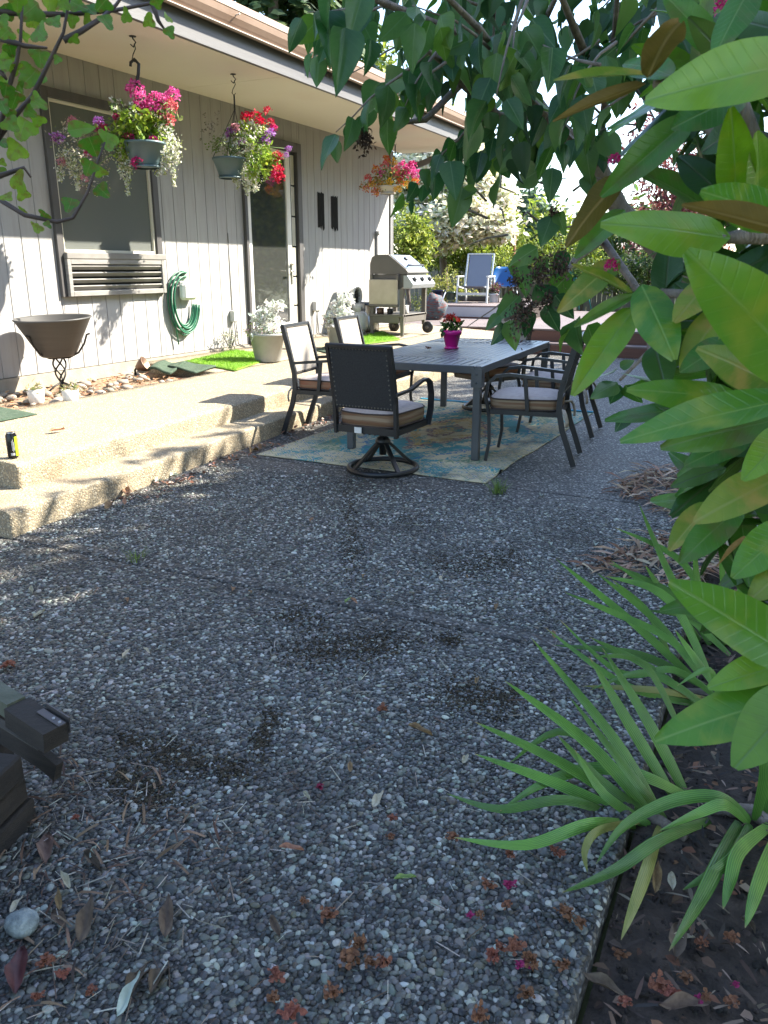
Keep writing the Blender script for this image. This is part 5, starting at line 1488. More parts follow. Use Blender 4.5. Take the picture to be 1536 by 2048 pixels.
# ================================================================== garden beyond
mat('bark', (.09, .07, .055), .9, (.15, .12, .1), ns=12, stretch=(3, 3, .7), bump=.7, bs=30)
mat('lilac_bark', (.13, .105, .085), .85, (.22, .18, .15), ns=14, stretch=(3, 3, .8), bump=.7, bs=60)
def grow_tree(name, lab, cat, base, blobs, n, size, cols, trunk_r, trunk_top, group=None, shell=.45, per=14, spread=.22, tilt=1.3, limbs=7, aspect=.6, blossoms=None, droop=False, rough_tmpl=QUADLEAF_V, ftmpl=QUADLEAF_F):
    b = Vector(base)
    t = thing(name, lab, cat, b, group=group)
    P = clumps([(np.array(c) - np.array(b), r) for c, r in blobs], max(4, n // per), per, spread, shell)
    n = len(P)
    link('crown', scatter('crown', rough_tmpl, ftmpl, P, rot_rand(n, tilt), rng.uniform(.7, 1.3, (n, 1)) * size * np.array([[aspect, 1, 1]]), vary(cols, n, .3)), 'foliage', t)
    if blossoms:
        nb_, bs_, bc_ = blosoms_unpack(blossoms)
        P, d_ = crown_pts([(np.array(c) - np.array(b), r) for c, r in blobs], nb_ // 10, .86)
        P = np.repeat(P, 10, 0) + rng.normal(size=(len(P) * 10, 3)) * np.array([.3, .3, .1]) * spread * 3
        nn_ = len(P)
        link('blossoms', scatter('blossoms', QUADLEAF_V, QUADLEAF_F, P, rot_rand(nn_, .8), rng.uniform(.7, 1.3, (nn_, 1)) * bs_ * np.ones((1, 3)), vary(bc_, nn_, .1)), 'flower_petals', t)['kind'] = 'stuff'
    tt = Vector(trunk_top) - b
    m = MB(); m.tube([(0, 0, -.1), tt * .3 + Vector((.05, .03, 0)), tt * .65 + Vector((-.04, .02, 0)), tt], [trunk_r * 1.25, trunk_r, trunk_r * .8, trunk_r * .5], 10); m.build('trunk', 'bark', t, True)
    for k in range(limbs):
        c, r = blobs[k % len(blobs)]
        e = Vector(c) - b + Vector((rng.uniform(-.5, .5) * r[0], rng.uniform(-.5, .5) * r[1], rng.uniform(-.2, .5) * r[2]))
        s0 = tt * rng.uniform(.45, .95)
        m = MB(); m.tube([s0, s0.lerp(e, .5) + Vector((0, 0, .1 * r[2])), e], [trunk_r * .45, trunk_r * .3, trunk_r * .1], 7); m.build('limb', 'bark', t, True)
    return t
def blosoms_unpack(b): return b
DKG = [(.03, .06, .02), (.045, .08, .025), (.06, .1, .03)]
MDG = [(.07, .12, .025), (.1, .16, .03), (.13, .18, .04)]
LTG = [(.2, .27, .03), (.27, .34, .045), (.34, .38, .06)]
def blob_at(px, py, Y, rpx, rpy, dep=None):
    c = ony(px, py, Y); k = (c - CAMP).length / F
    return ((c.x, c.y, c.z), (rpx * k, (dep if dep else rpx * k), rpy * k))
# dogwood covered in white bracts
b_ = [blob_at(850, 370, 21.5, 55, 50), blob_at(920, 440, 21.0, 55, 40), blob_at(860, 465, 20.8, 50, 35), blob_at(960, 400, 22, 50, 45), blob_at(890, 320, 22.0, 70, 40), blob_at(985, 450, 21.5, 30, 28)]
c = ony(885, 560, 21.8)
grow_tree('dogwood_tree', 'white flowering dogwood tree beyond the deck', 'tree', (c.x, c.y, 0), b_, 4200, .17, MDG + LTG, .12, (c.x, c.y, 3.2), spread=.2, blossoms=(26000, .19, [(.78, .76, .62), (.8, .79, .7), (.74, .7, .48)]))
# shrubs along the fence, left to right in the picture
def shrub(lab, px, py, Y, rpx, rpy, cols, n, size, tall=False):
    bl = [blob_at(px + rng.uniform(-.4, .4) * rpx, py + rng.uniform(-.3, .3) * rpy, Y + rng.uniform(-.3, .3), rpx * .7, rpy * .75) for _ in range(4)]
    c = ony(px, py, Y)
    return grow_tree('garden_shrub', lab, 'shrub', (c.x, c.y, -.1), bl, n, size, cols, .05, (c.x, c.y, max(.5, c.z)), 'shrubs beyond the deck', spread=.1, limbs=4)
shrub('tall green shrub with sunlit leaves right behind the gas grill', 815, 480, 18.5, 42, 75, LTG + MDG[2:], 2600, .13)
shrub('bright yellow green shrub under the dogwood, behind the lounge chair', 960, 505, 23.5, 60, 28, LTG, 2600, .13)
shrub('dark green shrub over the fence left of the lounge chair', 890, 520, 23.2, 45, 22, LTG + MDG, 1800, .12)
shrub('yellow green conical shrub right of the dogwood', 1035, 490, 24.5, 28, 45, LTG, 1200, .1)
shrub('leafy shrub behind the blue shell chair', 1010, 535, 22.0, 45, 26, MDG + LTG, 1300, .1)
shrub('shaded shrub behind the teal chair at the right end of the deck', 1130, 540, 22.5, 60, 30, MDG + DKG, 1300, .12)
shrub('sunlit low shrub at the fence right of the teal chair', 1235, 555, 23, 60, 30, MDG, 1200, .12)
shrub('tall green shrub hiding the fence right of the post', 1085, 515, 23.4, 50, 40, MDG + LTG, 1600, .12)
shrub('rounded green shrub at the fence under the pale far tree', 1165, 520, 23.6, 50, 36, MDG + LTG, 1500, .12)
shrub('green shrub at the right end of the fence', 1300, 530, 23.4, 60, 40, MDG + DKG, 1500, .13)
# ornamental grass behind the lounge chair
def blade_tuft(name, lab, cat, base, n, length, wd, cols, splay=.5, m_='foliage'):
    t = thing(name, lab, cat, base)
    V, Fs, C = [], [], []
    for k in range(n):
        a = rng.uniform(0, 6.28); L_ = length * rng.uniform(.6, 1.1); sp = splay * rng.uniform(.2, 1.1)
        d = Vector((math.cos(a), math.sin(a), 0)); sd_ = Vector((-d.y, d.x, 0))
        o_ = d * rng.uniform(0, .06) ; i0 = len(V); cc = vary(cols, 1, .25)[0]
        for j in range(6):
            u = j / 5
            pnt = o_ + d * (sp * L_ * u ** 1.8) + Vector((0, 0, L_ * (u - .35 * sp * u * u)))
            ww = wd * (1 - u) ** .6 * .5
            V += [tuple(pnt - sd_ * ww), tuple(pnt + sd_ * ww)]; C += [cc, cc]
        Fs += [(i0 + 2 * j, i0 + 2 * j + 1, i0 + 2 * j + 3, i0 + 2 * j + 2) for j in range(5)]
    link('blades', np_mesh('blades', np.array(V), np.array(Fs), np.array(C), True), m_, t)['kind'] = 'stuff'
    return t
c = onz(985, 590, .1)
blade_tuft('ornamental_grass', 'tall yellow green ornamental grass clump right of the lounge chair', 'grass clump', (c.x, c.y + 1.0, 0), 260, 1.6, .025, LTG, .7)
c = onz(1005, 592, .1)
blade_tuft('ornamental_grass', 'low green grass clump behind the blue shell chair', 'grass clump', (c.x, c.y + 1.5, 0), 200, 1.0, .025, LTG, .9)
for (px, lab) in ((905, 'yellow flowering perennial clump left of the lounge chair'), (855, 'pale yellow perennial clump right of the grill knobs')):
    c = ony(px, 560, 20.9)
    grow_tree('perennial_clump', lab, 'plant', (c.x, c.y, -.1), [((c.x, c.y, .55), (.45, .35, .45)), ((c.x + .2, c.y, .85), (.3, .3, .35))], 900, .07, YEL + [(.5, .48, .2)], .02, (c.x, c.y, .6), 'perennials behind the deck', spread=.06, limbs=3)
# fence: separate boards
fence = thing('wooden_fence', 'weathered grey board fence behind the garden shrubs', 'fence', (-8, 24.4, -.1))
fm = MB(); fm.box((0, 0, .9), (.138, .02, 1.8), bev=.003); fme = fm.mesh('fence_board')
mat('fence_wood', (.16, .15, .13), .9, (.22, .2, .18), ns=4, stretch=(6, 6, .8), randv=.2)
for k in range(110):
    o = link('fence_board', fme, 'fence_wood', fence); o.location = (-6.5 + .145 * k, 0, .04 * rng.random())
m = MB(); m.box((1.4, .03, .5), (16, .04, .09)); m.build('rail', 'fence_wood', fence, True)
m = MB(); m.box((1.4, .03, 1.5), (16, .04, .09)); m.build('rail', 'fence_wood', fence, True)
c = ony(1027, 480, 24)
t = thing('garden_post', 'rusty brown wooden post standing above the yellow shrubs', 'post', (c.x, 24.0, -.1))
m = MB(); m.box((0, 0, 1.3), (.14, .14, 2.6), bev=.01); m.build('shaft', mat('post_wood', (.25, .11, .06), .8), t, True)
m = MB(); m.add([(-.09, -.09, 2.6), (.09, -.09, 2.6), (.09, .09, 2.6), (-.09, .09, 2.6), (0, 0, 2.72)], [(0, 1, 4), (1, 2, 4), (2, 3, 4), (3, 0, 4), (3, 2, 1, 0)]); m.build('cap', 'post_wood', t, True)
# far trees
def far_tree(lab, px, py, Y, rpx, rpy, cols, n, size, nm='broadleaf_tree'):
    bl = [blob_at(px + rng.uniform(-.5, .5) * rpx, py + rng.uniform(-.5, .5) * rpy, Y + rng.uniform(-1, 1), rpx * .6, rpy * .55) for _ in range(6)]
    c = ony(px, py, Y)
    return grow_tree(nm, lab, 'tree', (c.x, c.y, -.1), bl, n, size, cols, .25, (c.x, c.y, c.z), 'trees beyond the fence', spread=.5, limbs=5)
BLG = [(.06, .1, .07), (.08, .13, .08), (.11, .17, .09)]
far_tree('hazy blue green tree far behind the dogwood', 1040, 440, 42, 45, 50, BLG, 1700, .45)
far_tree('pale green tree far right of the dogwood', 1090, 455, 38, 45, 45, LTG + BLG, 1600, .4)
far_tree('dark green tree low on the skyline right of the pale tree', 1180, 500, 40, 60, 35, BLG + MDG, 1400, .45)
far_tree('distant green tree behind the red leaved tree', 1340, 470, 40, 80, 60, BLG + MDG, 1500, .5)
far_tree('sunlit yellow green tree rising above the dogwood beside the eave', 860, 300, 30, 60, 50, LTG + MDG, 1700, .35)
far_tree('large green tree behind the gutter end with yellow lights', 730, 160, 34, 90, 90, LTG + MDG + DKG, 2600, .4)
# red leaved tree at the right, seen through the rhododendron
c = ony(1350, 400, 28)
grow_tree('red_plum_tree', 'red leaved tree standing beyond the fence at the right', 'tree', (c.x, c.y, -.1), [blob_at(1310, 275, 28, 50, 50), blob_at(1370, 350, 28, 70, 60), blob_at(1330, 480, 27.5, 60, 50), blob_at(1410, 440, 28, 70, 70), blob_at(1350, 420, 28, 70, 60)], 3600, .2, [(.16, .03, .035), (.25, .06, .06), (.1, .02, .03), (.3, .12, .1)], .15, (c.x, c.y, 4), spread=.3)
# conifers behind the house
def conifer(lab, base, h, r, n, group):
    t = thing('conifer_tree', lab, 'tree', base, group=group)
    u = rng.random(n) ** .8
    a = rng.uniform(0, 6.28, n); rad = r * (1 - u) * rng.uniform(.45, 1.05, n) + .1
    lay = .25 * np.sin(a * 5 + np.floor(u * 24) * 1.7)
    P = np.stack([rad * np.cos(a) * (1 + lay * .3), rad * np.sin(a) * (1 + lay * .3), .6 + u * (h - .6) - .25 * rad], 1)
    # boughs: drooping fronds pointing outwards
    cA, sA = np.cos(a - np.pi / 2), np.sin(a - np.pi / 2); dr = rng.uniform(.2, .7, n)
    z = np.zeros(n); o1 = np.ones(n)
    Rz = np.array([[cA, -sA, z], [sA, cA, z], [z, z, o1]]).transpose(2, 0, 1)
    Rx = np.array([[o1, z, z], [z, np.cos(-dr), -np.sin(-dr)], [z, np.sin(-dr), np.cos(-dr)]]).transpose(2, 0, 1)
    tmpl = [(0, 0, 0), (.12, .3, .03), (.34, .45, -.05), (.14, .55, .02), (.26, .8, -.08), (0, 1, -.12), (-.26, .8, -.08), (-.14, .55, .02), (-.34, .45, -.05), (-.12, .3, .03), (0, .5, .05)]
    tf = [(i, (i + 1) % 10, 10) for i in range(10)]
    link('crown', scatter('crown', tmpl, tf, P, Rz @ Rx, rng.uniform(.55, 1.1, (n, 1)) * np.array([[1, 1, 1]]) * r * .27, vary([(.03, .06, .025), (.05, .09, .03), (.02, .045, .025), (.08, .12, .04)], n, .25)), 'foliage', t)
    m = MB(); m.tube([(0, 0, -.1), (0, 0, h * .5), (0, 0, h * .97)], [r * .07, r * .05, .03], 9); m.build('trunk', 'bark', t, True)
for (px, py, Y, h, r, lab) in ((560, 10, 26, 19, 3.6, 'tall dark conifer rising behind the roof, left one'), (660, 40, 29, 17, 3.4, 'dark conifer behind the roof, right one beside the lilac leaves'), (470, -20, 30, 20, 3.8, 'dark conifer hidden mostly behind the gutter')):
    c = ony(px, 400, Y)
    conifer(lab, (c.x, Y, -.1), h, r, 2400, 'conifers behind the house')
# neighbour's house glimpsed at the right
c = ony(1215, 500, 58)
nh = thing('neighbour_house', 'pale neighbouring house with tan roof glimpsed through the leaves', 'house', (c.x, 58, -.1))
m = MB(); m.box((0, 0, 1.3), (7, 5, 2.6)); m.build('wall', mat('pale_stucco', (.5, .46, .42), .8), nh, True)
m = MB(); m.prism([(-3.0, 2.55), (3.0, 2.55), (0, 3.9)], 0, -3.9, 3.9); m.build('roof', mat('tan_roof', (.4, .33, .28), .9, (.3, .25, .21), ns=10), nh, True)
for k in (-1.8, 1.4):
    m = MB(); m.box((k, -2.52, 1.5), (1.1, .06, 1.0), bev=.01); w_ = m.build('window', 'white_paint', nh, True)
    m = MB(); m.box((k, -2.56, 1.5), (.95, .02, .85)); m.build('pane', 'interior_dark', w_, True)

# ================================================================== shade trees right of the patio (outside the picture)
def shade_tree(base, h, r, lab, n=7000):
    x, y = base
    bl = [((x + rng.uniform(-.5, .5), y + rng.uniform(-.6, .6), h * f_), (r * q, r * q, h * .2)) for f_, q in ((.25, .95), (.42, 1.05), (.58, 1.0), (.74, .85), (.88, .6))]
    grow_tree('privet_tree', lab, 'tree', (x, y, -.1), bl, n, .3, MDG + LTG, .11, (x, y, h * .7), 'tall screen trees along the right side', shell=.15, spread=.2, limbs=6, per=10)
SP_ = [(2.6, 3.8, 6.7, 'beside the rhododendron'), (2.7, 6.2, 6.8, 'abreast of the table'), (2.6, 8.5, 6.7, 'just past the table'), (2.7, 10.8, 6.9, 'before the deck step'), (2.8, 13.1, 6.7, 'at the deck corner'), (3.0, 15.5, 7.0, 'beside the deck'), (3.3, 17.9, 6.6, 'at the far deck end'), (3.4, 20.6, 6.4, 'past the deck'), (3.4, 23.3, 6.6, 'near the fence'), (3.6, 26.2, 6.8, 'beyond the fence'), (2.7, -1.0, 6.6, 'added behind the camera for shade')]  # the tree behind the camera is added, unseen, to dim the near slab
for (x, y, h, wh) in SP_:
    shade_tree((x, y), h, 1.7, 'tall dense green screen tree on the right side, ' + wh)

# ================================================================== leaf templates (x across, y along 0..1)
def leaf_template(name, wfun, nl=10, nw=3, fold=.25, curl=.12, wave=.0, seed=0, twist=0.0):
    V, Fs = [], []
    for j in range(nl + 1):
        t = j / nl; w_ = wfun(t)
        for i in range(-nw, nw + 1):
            u = i / nw
            x = u * w_
            z = fold * abs(x) - curl * t * t + wave * math.sin(9 * t + 2 * seed + 3 * u) * abs(u) + twist * x * (t - .5)
            V.append((x, t, z))
    k = 2 * nw + 1
    for j in range(nl):
        for i in range(2 * nw):
            Fs.append((j * k + i, j * k + i + 1, (j + 1) * k + i + 1, (j + 1) * k + i))
    m = MB(); m.add(V, Fs, True)
    return m.mesh(name)
def w_rhodo(t): return max(.006, .148 * math.sin(math.pi * min(1, t ** .8)) ** .62) if t < .999 else .02
def w_lilac(t): return max(.004, .34 * (math.sin(math.pi * min(1, t ** .55))) ** .85) if t < .999 else .004
RH = [leaf_template('rhodo_leaf', w_rhodo, 12, 3, f_, c_, wv, k, tw) for k, (f_, c_, wv, tw) in enumerate(((.3, .1, .01, 0), (.1, .18, .014, .5), (-.25, .12, .016, -.4), (.45, .05, .008, .2)))]
LI = [leaf_template('lilac_leaf', w_lilac, 10, 3, f_, c_, wv, k, tw) for k, (f_, c_, wv, tw) in enumerate(((.25, .15, .01, 0), (.5, .2, .015, .3), (.1, .1, .02, -.4), (-.2, .22, .02, .3)))]
def currant_mesh(seed, cup):
    V, Fs = [(0, .42, .0)], []
    n = 44
    for i in range(n + 1):
        a = R(-152) + R(304) * i / n
        lob = .40 + .1 * math.cos(a * 3.4) + .05 * max(0, math.cos(a)) + .014 * math.sin(a * 23 + seed)
        V.append((lob * math.sin(a), .42 + lob * math.cos(a), cup * lob * lob + .05 * math.sin(3.4 * a + seed)))
    V.append((0, .12, 0.0))
    for i in range(1, n + 1):
        Fs.append((0, i, i + 1))
    Fs.append((0, n + 1, n + 2)); Fs.append((0, n + 2, 1))
    m = MB(); m.add(V, Fs, True)
    return m.mesh('currant_leaf')
CU = [currant_mesh(0, .25), currant_mesh(2, -.3), currant_mesh(4, .45)]
leaf_mat('rhodo_green', (.05, .14, .018), (.1, .22, .03), (.11, .2, .05), .009, 13, .3, .34, .25, spots=(.09, .12, .03))
leaf_mat('rhodo_bright', (.075, .19, .018), (.15, .3, .03), (.15, .27, .055), .009, 13, .3, .3, .25, spec=.5, spots=(.2, .27, .03))
leaf_mat('rhodo_yellow', (.1, .19, .025), (.22, .27, .04), (.24, .28, .07), .014, 13, .3, .4, .2, spots=(.32, .25, .06))
leaf_mat('rhodo_brown', (.1, .075, .02), (.19, .13, .03), (.22, .16, .06), .02, 13, .2, .6, .25)
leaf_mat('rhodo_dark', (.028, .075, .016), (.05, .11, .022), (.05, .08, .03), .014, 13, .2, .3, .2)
leaf_mat('lilac_green', (.028, .082, .026), (.05, .125, .034), (.08, .15, .06), .02, 8, .38, .33, .4)
leaf_mat('lilac_light', (.05, .12, .02), (.08, .17, .03), (.12, .2, .06), .02, 8, .4, .36, .3)
leaf_mat('currant_green', (.09, .19, .025), (.14, .25, .035), (.15, .22, .06), .018, 6, .4, .5, .35, spots=(.14, .09, .025))
for k_ in ('rhodo_bright', 'rhodo_green'):
    pass
def put_leaf(root, mesh, m_, B, T, hint, wf=1.0, name='leaf'):
    y = T - B; L_ = y.length; y.normalize()
    n = hint - y * hint.dot(y)
    if n.length < 1e-3: n = Vector((1, 0, 0)) - y * y.x
    n.normalize(); x = y.cross(n)
    # material is on the object so that meshes can be shared
    if not mesh.materials: mesh.materials.append(MATS[m_])
    o = bpy.data.objects.new(name, mesh); col.objects.link(o)
    o.material_slots[0].link = 'OBJECT'; o.material_slots[0].material = MATS[m_]
    o.parent = root
    p = B - root.location
    o.matrix_local = Matrix(((x.x * L_ * wf, y.x * L_, n.x * L_, p.x), (x.y * L_ * wf, y.y * L_, n.y * L_, p.y), (x.z * L_ * wf, y.z * L_, n.z * L_, p.z), (0, 0, 0, 1)))
    return o
def rv(a=1.0): return Vector((rng.uniform(-a, a), rng.uniform(-a, a), rng.uniform(-a, a)))

# ---- rhododendron beside the camera
rb = Vector((.62, 1.35, -.05))
rh = thing('rhododendron', 'large glossy leaved rhododendron bush crowding the right edge', 'shrub', rb)
RL = [  # tip px, base px, width px, distance tip, distance base, kind, template
 ((1283, 187), (1640, 118), 105, .80, .78, 'b', 0), ((1213, 428), (1460, 476), 96, .86, .9, 'b', 2), ((1385, 505), (1640, 770), 138, .72, .78, 'b', 0),
 ((1108, 488), (1245, 355), 62, .95, 1.0, 'n', 1), ((1150, 512), (1250, 420), 46, .98, 1.02, 'g', 3), ((1205, 388), (1385, 232), 60, .95, 1.02, 'g', 3),
 ((1372, -40), (1298, 152), 58, .75, .9, 'n', 1), ((1248, 108), (1345, 152), 62, .95, .92, 'g', 1), ((1108, 153), (1295, 150), 22, .9, .92, 'y', 3),
 ((1103, 238), (1292, 168), 26, .92, .94, 'n', 3), ((1352, 238), (1490, 190), 70, .88, .92, 'g', 1), ((1468, 232), (1472, 402), 66, .82, .9, 'b', 0),
 ((1412, 378), (1580, 440), 76, .72, .75, 'b', 2), ((1365, 402), (1600, 470), 50, .66, .68, 'n', 3), ((1425, 98), (1510, -40), 60, .85, .9, 'g', 2),
 ((1525, 270), (1515, 400), 60, .85, .9, 'b', 0), ((1148, 778), (1270, 615), 64, .92, 1.0, 'b', 0), ((1346, 704), (1283, 570), 78, .88, .95, 'b', 2),
 ((1120, 612), (1240, 518), 50, .98, 1.02, 'y', 1), ((1148, 526), (1265, 588), 20, .95, 1.0, 'y', 3), ((1150, 650), (1272, 588), 26, .95, 1.0, 'g', 3),
 ((1330, 770), (1308, 690), 66, .95, .98, 'd', 1), ((1353, 633), (1420, 560), 54, .9, .95, 'y', 2), ((1362, 735), (1450, 610), 62, .9, .95, 'y', 0),
 ((1366, 728), (1470, 680), 60, .88, .92, 'g', 1), ((1403, 688), (1560, 772), 76, .84, .86, 'y', 2), ((1428, 702), (1580, 800), 80, .86, .88, 'g', 1),
 ((1263, 768), (1480, 800), 66, .88, .92, 'b', 2), ((1238, 867), (1590, 796), 78, .8, .82, 'b', 0), ((1322, 882), (1600, 830), 72, .84, .86, 'g', 1),
 ((1370, 926), (1500, 872), 58, .9, .92, 'g', 0), ((1344, 962), (1452, 935), 42, .92, .94, 'd', 1), ((1388, 1034), (1580, 945), 84, .85, .88, 'y', 0),
 ((1338, 1098), (1420, 1005), 50, .9, .93, 'y', 3), ((1362, 1112), (1482, 1012), 64, .88, .92, 'g', 1), ((1490, 952), (1590, 850), 66, .8, .85, 'b', 0),
 ((1468, 1148), (1590, 1045), 76, .82, .86, 'b', 0), ((1428, 1132), (1495, 1075), 28, .85, .88, 'n', 3), ((1353, 1162), (1620, 1335), 104, .76, .82, 'b', 0),
 ((1452, 1252), (1590, 1340), 54, .8, .83, 'b', 2), ((1416, 1372), (1600, 1318), 66, .8, .82, 'b', 3), ((1313, 1452), (1620, 1388), 104, .78, .82, 'b', 1),
 ((1472, 1522), (1620, 1372), 108, .74, .8, 'g', 0), ((1500, 1190), (1600, 1120), 60, .82, .85, 'y', 1), ((1505, 560), (1600, 600), 60, .8, .85, 'y', 1),
 ((1395, 40), (1480, 150), 50, .95, 1.0, 'd', 1), ((1500, 330), (1600, 300), 60, .9, .95, 'g', 2), ((1260, 300), (1400, 260), 40, 1.0, 1.02, 'd', 1),
 ((1290, 640), (1400, 640), 50, 1.05, 1.05, 'd', 1), ((1440, 560), (1560, 500), 60, .98, 1.0, 'd', 2), ((1480, 860), (1580, 760), 60, .95, .95, 'd', 2),
 ((1420, 870), (1540, 900), 60, .98, .98, 'd', 1), ((1500, 1010), (1600, 1000), 60, .95, .95, 'd', 0), ((1505, 1100), (1620, 1180), 70, .95, .95, 'd', 2),
 ((1400, 300), (1520, 230), 60, 1.0, 1.0, 'd', 0), ((1430, 20), (1560, 60), 60, 1.0, 1.0, 'd', 2), ((1500, 180), (1420, 60), 60, 1.02, 1.0, 'g', 2),
 ((1330, -20), (1440, 110), 50, 1.0, 1.0, 'g', 0), ((1350, 560), (1440, 640), 48, 1.02, 1.0, 'd', 0), ((1400, 480), (1500, 560), 60, 1.02, 1.0, 'd', 1),
 ((1340, 470), (1330, 600), 56, 1.06, 1.04, 'd', 0), ((1380, 810), (1500, 860), 60, 1.0, .98, 'g', 2), ((1360, 300), (1450, 400), 60, 1.04, 1.02, 'd', 1)]
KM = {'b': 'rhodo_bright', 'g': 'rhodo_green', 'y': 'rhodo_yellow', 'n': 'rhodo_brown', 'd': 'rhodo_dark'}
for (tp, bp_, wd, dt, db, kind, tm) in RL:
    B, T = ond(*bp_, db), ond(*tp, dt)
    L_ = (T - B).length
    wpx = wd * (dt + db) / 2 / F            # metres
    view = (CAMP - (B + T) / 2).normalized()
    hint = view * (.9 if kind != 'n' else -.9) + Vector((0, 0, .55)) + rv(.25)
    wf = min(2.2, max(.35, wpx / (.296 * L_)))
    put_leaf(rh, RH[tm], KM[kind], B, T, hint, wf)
# leaves further back in the bush, whorled
cents = [(1450, 620), (1480, 740), (1500, 900), (1480, 1020), (1520, 1200), (1430, 260), (1500, 80), (1400, 160), (1450, 440), (1420, 820), (1560, 620), (1590, 840), (1600, 1060), (1600, 1340), (1580, 200), (1580, 420), (1470, 160), (1650, 700), (1660, 1000), (1660, 300), (1700, 1250), (1680, 500)]
for (cx_, cy_) in cents:
    c = ond(cx_, cy_, rng.uniform(1.02, 1.2))
    for k in range(9):
        a = k * .7 + rng.uniform(-.3, .3)
        d = Vector((math.cos(a) * .6, rng.uniform(-.5, .5), math.sin(a) * .6 + .1)).normalized()
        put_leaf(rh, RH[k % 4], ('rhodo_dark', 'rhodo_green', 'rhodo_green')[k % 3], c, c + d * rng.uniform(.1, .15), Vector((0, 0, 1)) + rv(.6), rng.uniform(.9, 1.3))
stems = [[(0, 0, 0), None, (1520, 1330, 1.0)], [(0, 0, 0), (1600, 1000, 1.05), (1500, 800, .98)], [(0, 0, 0), (1650, 800, 1.1), (1540, 600, 1.0), (1320, 585, 1.0)], [(0, 0, 0), (1660, 700, 1.15), (1560, 430, 1.0), (1480, 200, .98), (1310, 165, .93)], [(1600, 450, 1.05), (1520, 470, .95), (1440, 478, .9)], [(1540, 300, 1.0), (1400, 250, 1.02)], [(1590, 900, 1.0), (1500, 950, .95), (1420, 1010, .93)]]
for st_ in stems:
    pts = []
    for q in st_:
        if q is None: pts.append(rb + Vector((-.1, -.05, .45)))
        elif len(q) == 3 and q[0] == 0: pts.append(rb.copy())
        else: pts.append(ond(*q))
    k = len(pts)
    m = MB(); m.tube(pts, [.016 - .011 * i / max(1, k - 1) for i in range(k)], 7); m.build('branch', 'lilac_bark', rh)
# dried flower remnants
for (px, py, d_) in ((1445, 15, .95), (1470, 30, .95), (1222, 535, .98), (1230, 325, 1.0)):
    o = link('dried_bloom', geo_head['magenta'], 'flower_petals', rh); o.location = ond(px, py, d_) - rb; o.scale = (.009,) * 3

# ---- lilac tree leaning over the table
lb = Vector((.55, 3.1, -.05))
li = thing('lilac_tree', 'lilac tree with dark heart shaped leaves hanging over the table', 'tree', lb)
def pl(lst): return [ond(*q) for q in lst]
trunk = [lb, lb + Vector((-.05, .0, .7)), ond(1240, 420, 3.1), ond(1195, 335, 3.0), ond(1150, 288, 2.95), ond(1090, 235, 2.85), ond(1045, 170, 2.75), ond(1020, 90, 2.6), ond(990, 0, 2.5), ond(960, -120, 2.4)]
m = MB(); m.tube(trunk, [.045, .04, .034, .032, .03, .027, .023, .018, .014, .008], 10); m.build('trunk', 'lilac_bark', li)
limbs = [[(1195, 335, 3.0), (1210, 200, 2.6), (1230, 60, 2.2), (1240, -80, 2.0)], [(1090, 235, 2.85), (1000, 232, 2.6), (930, 175, 2.3), (880, 120, 2.0), (800, 60, 1.8)],
         [(1045, 170, 2.75), (900, 60, 2.2), (780, 10, 1.8), (700, -20, 1.6)], [(1150, 288, 2.95), (1060, 200, 2.3), (960, 60, 1.8), (870, -30, 1.5)],
         [(1240, 420, 3.1), (1205, 480, 2.6), (1150, 520, 2.3), (1090, 600, 2.1), (1010, 640, 2.0)], [(1210, 200, 2.6), (1150, 60, 2.0), (1100, -60, 1.7)],
         [(1020, 90, 2.6), (930, 160, 2.3), (850, 240, 2.1), (765, 250, 2.0)], [(1205, 480, 2.6), (1290, 600, 2.4), (1300, 700, 2.3), (1240, 760, 2.2)], [(1045, 170, 2.75), (1080, 60, 2.3), (1130, -40, 2.0)]]
for l_ in limbs:
    pts = pl(l_); k = len(pts)
    m = MB(); m.tube(pts, [.013 - .009 * i / (k - 1) for i in range(k)], 7); m.build('limb', 'lilac_bark', li)
NL = [0]
def lil_leaf(B, T, kind=None, tm=None, wf=None, face=None):
    mm = kind or ('lilac_light' if rng.random() < .3 else 'lilac_green')
    view = (CAMP - B).normalized()
    hint = face if face is not None else view * rng.uniform(-.6, 1.0) + Vector((0, 0, .35)) + rv(.6)
    put_leaf(li, LI[rng.integers(0, 4) if tm is None else tm], mm, B, T, hint, wf or rng.uniform(.8, 1.05)); NL[0] += 1
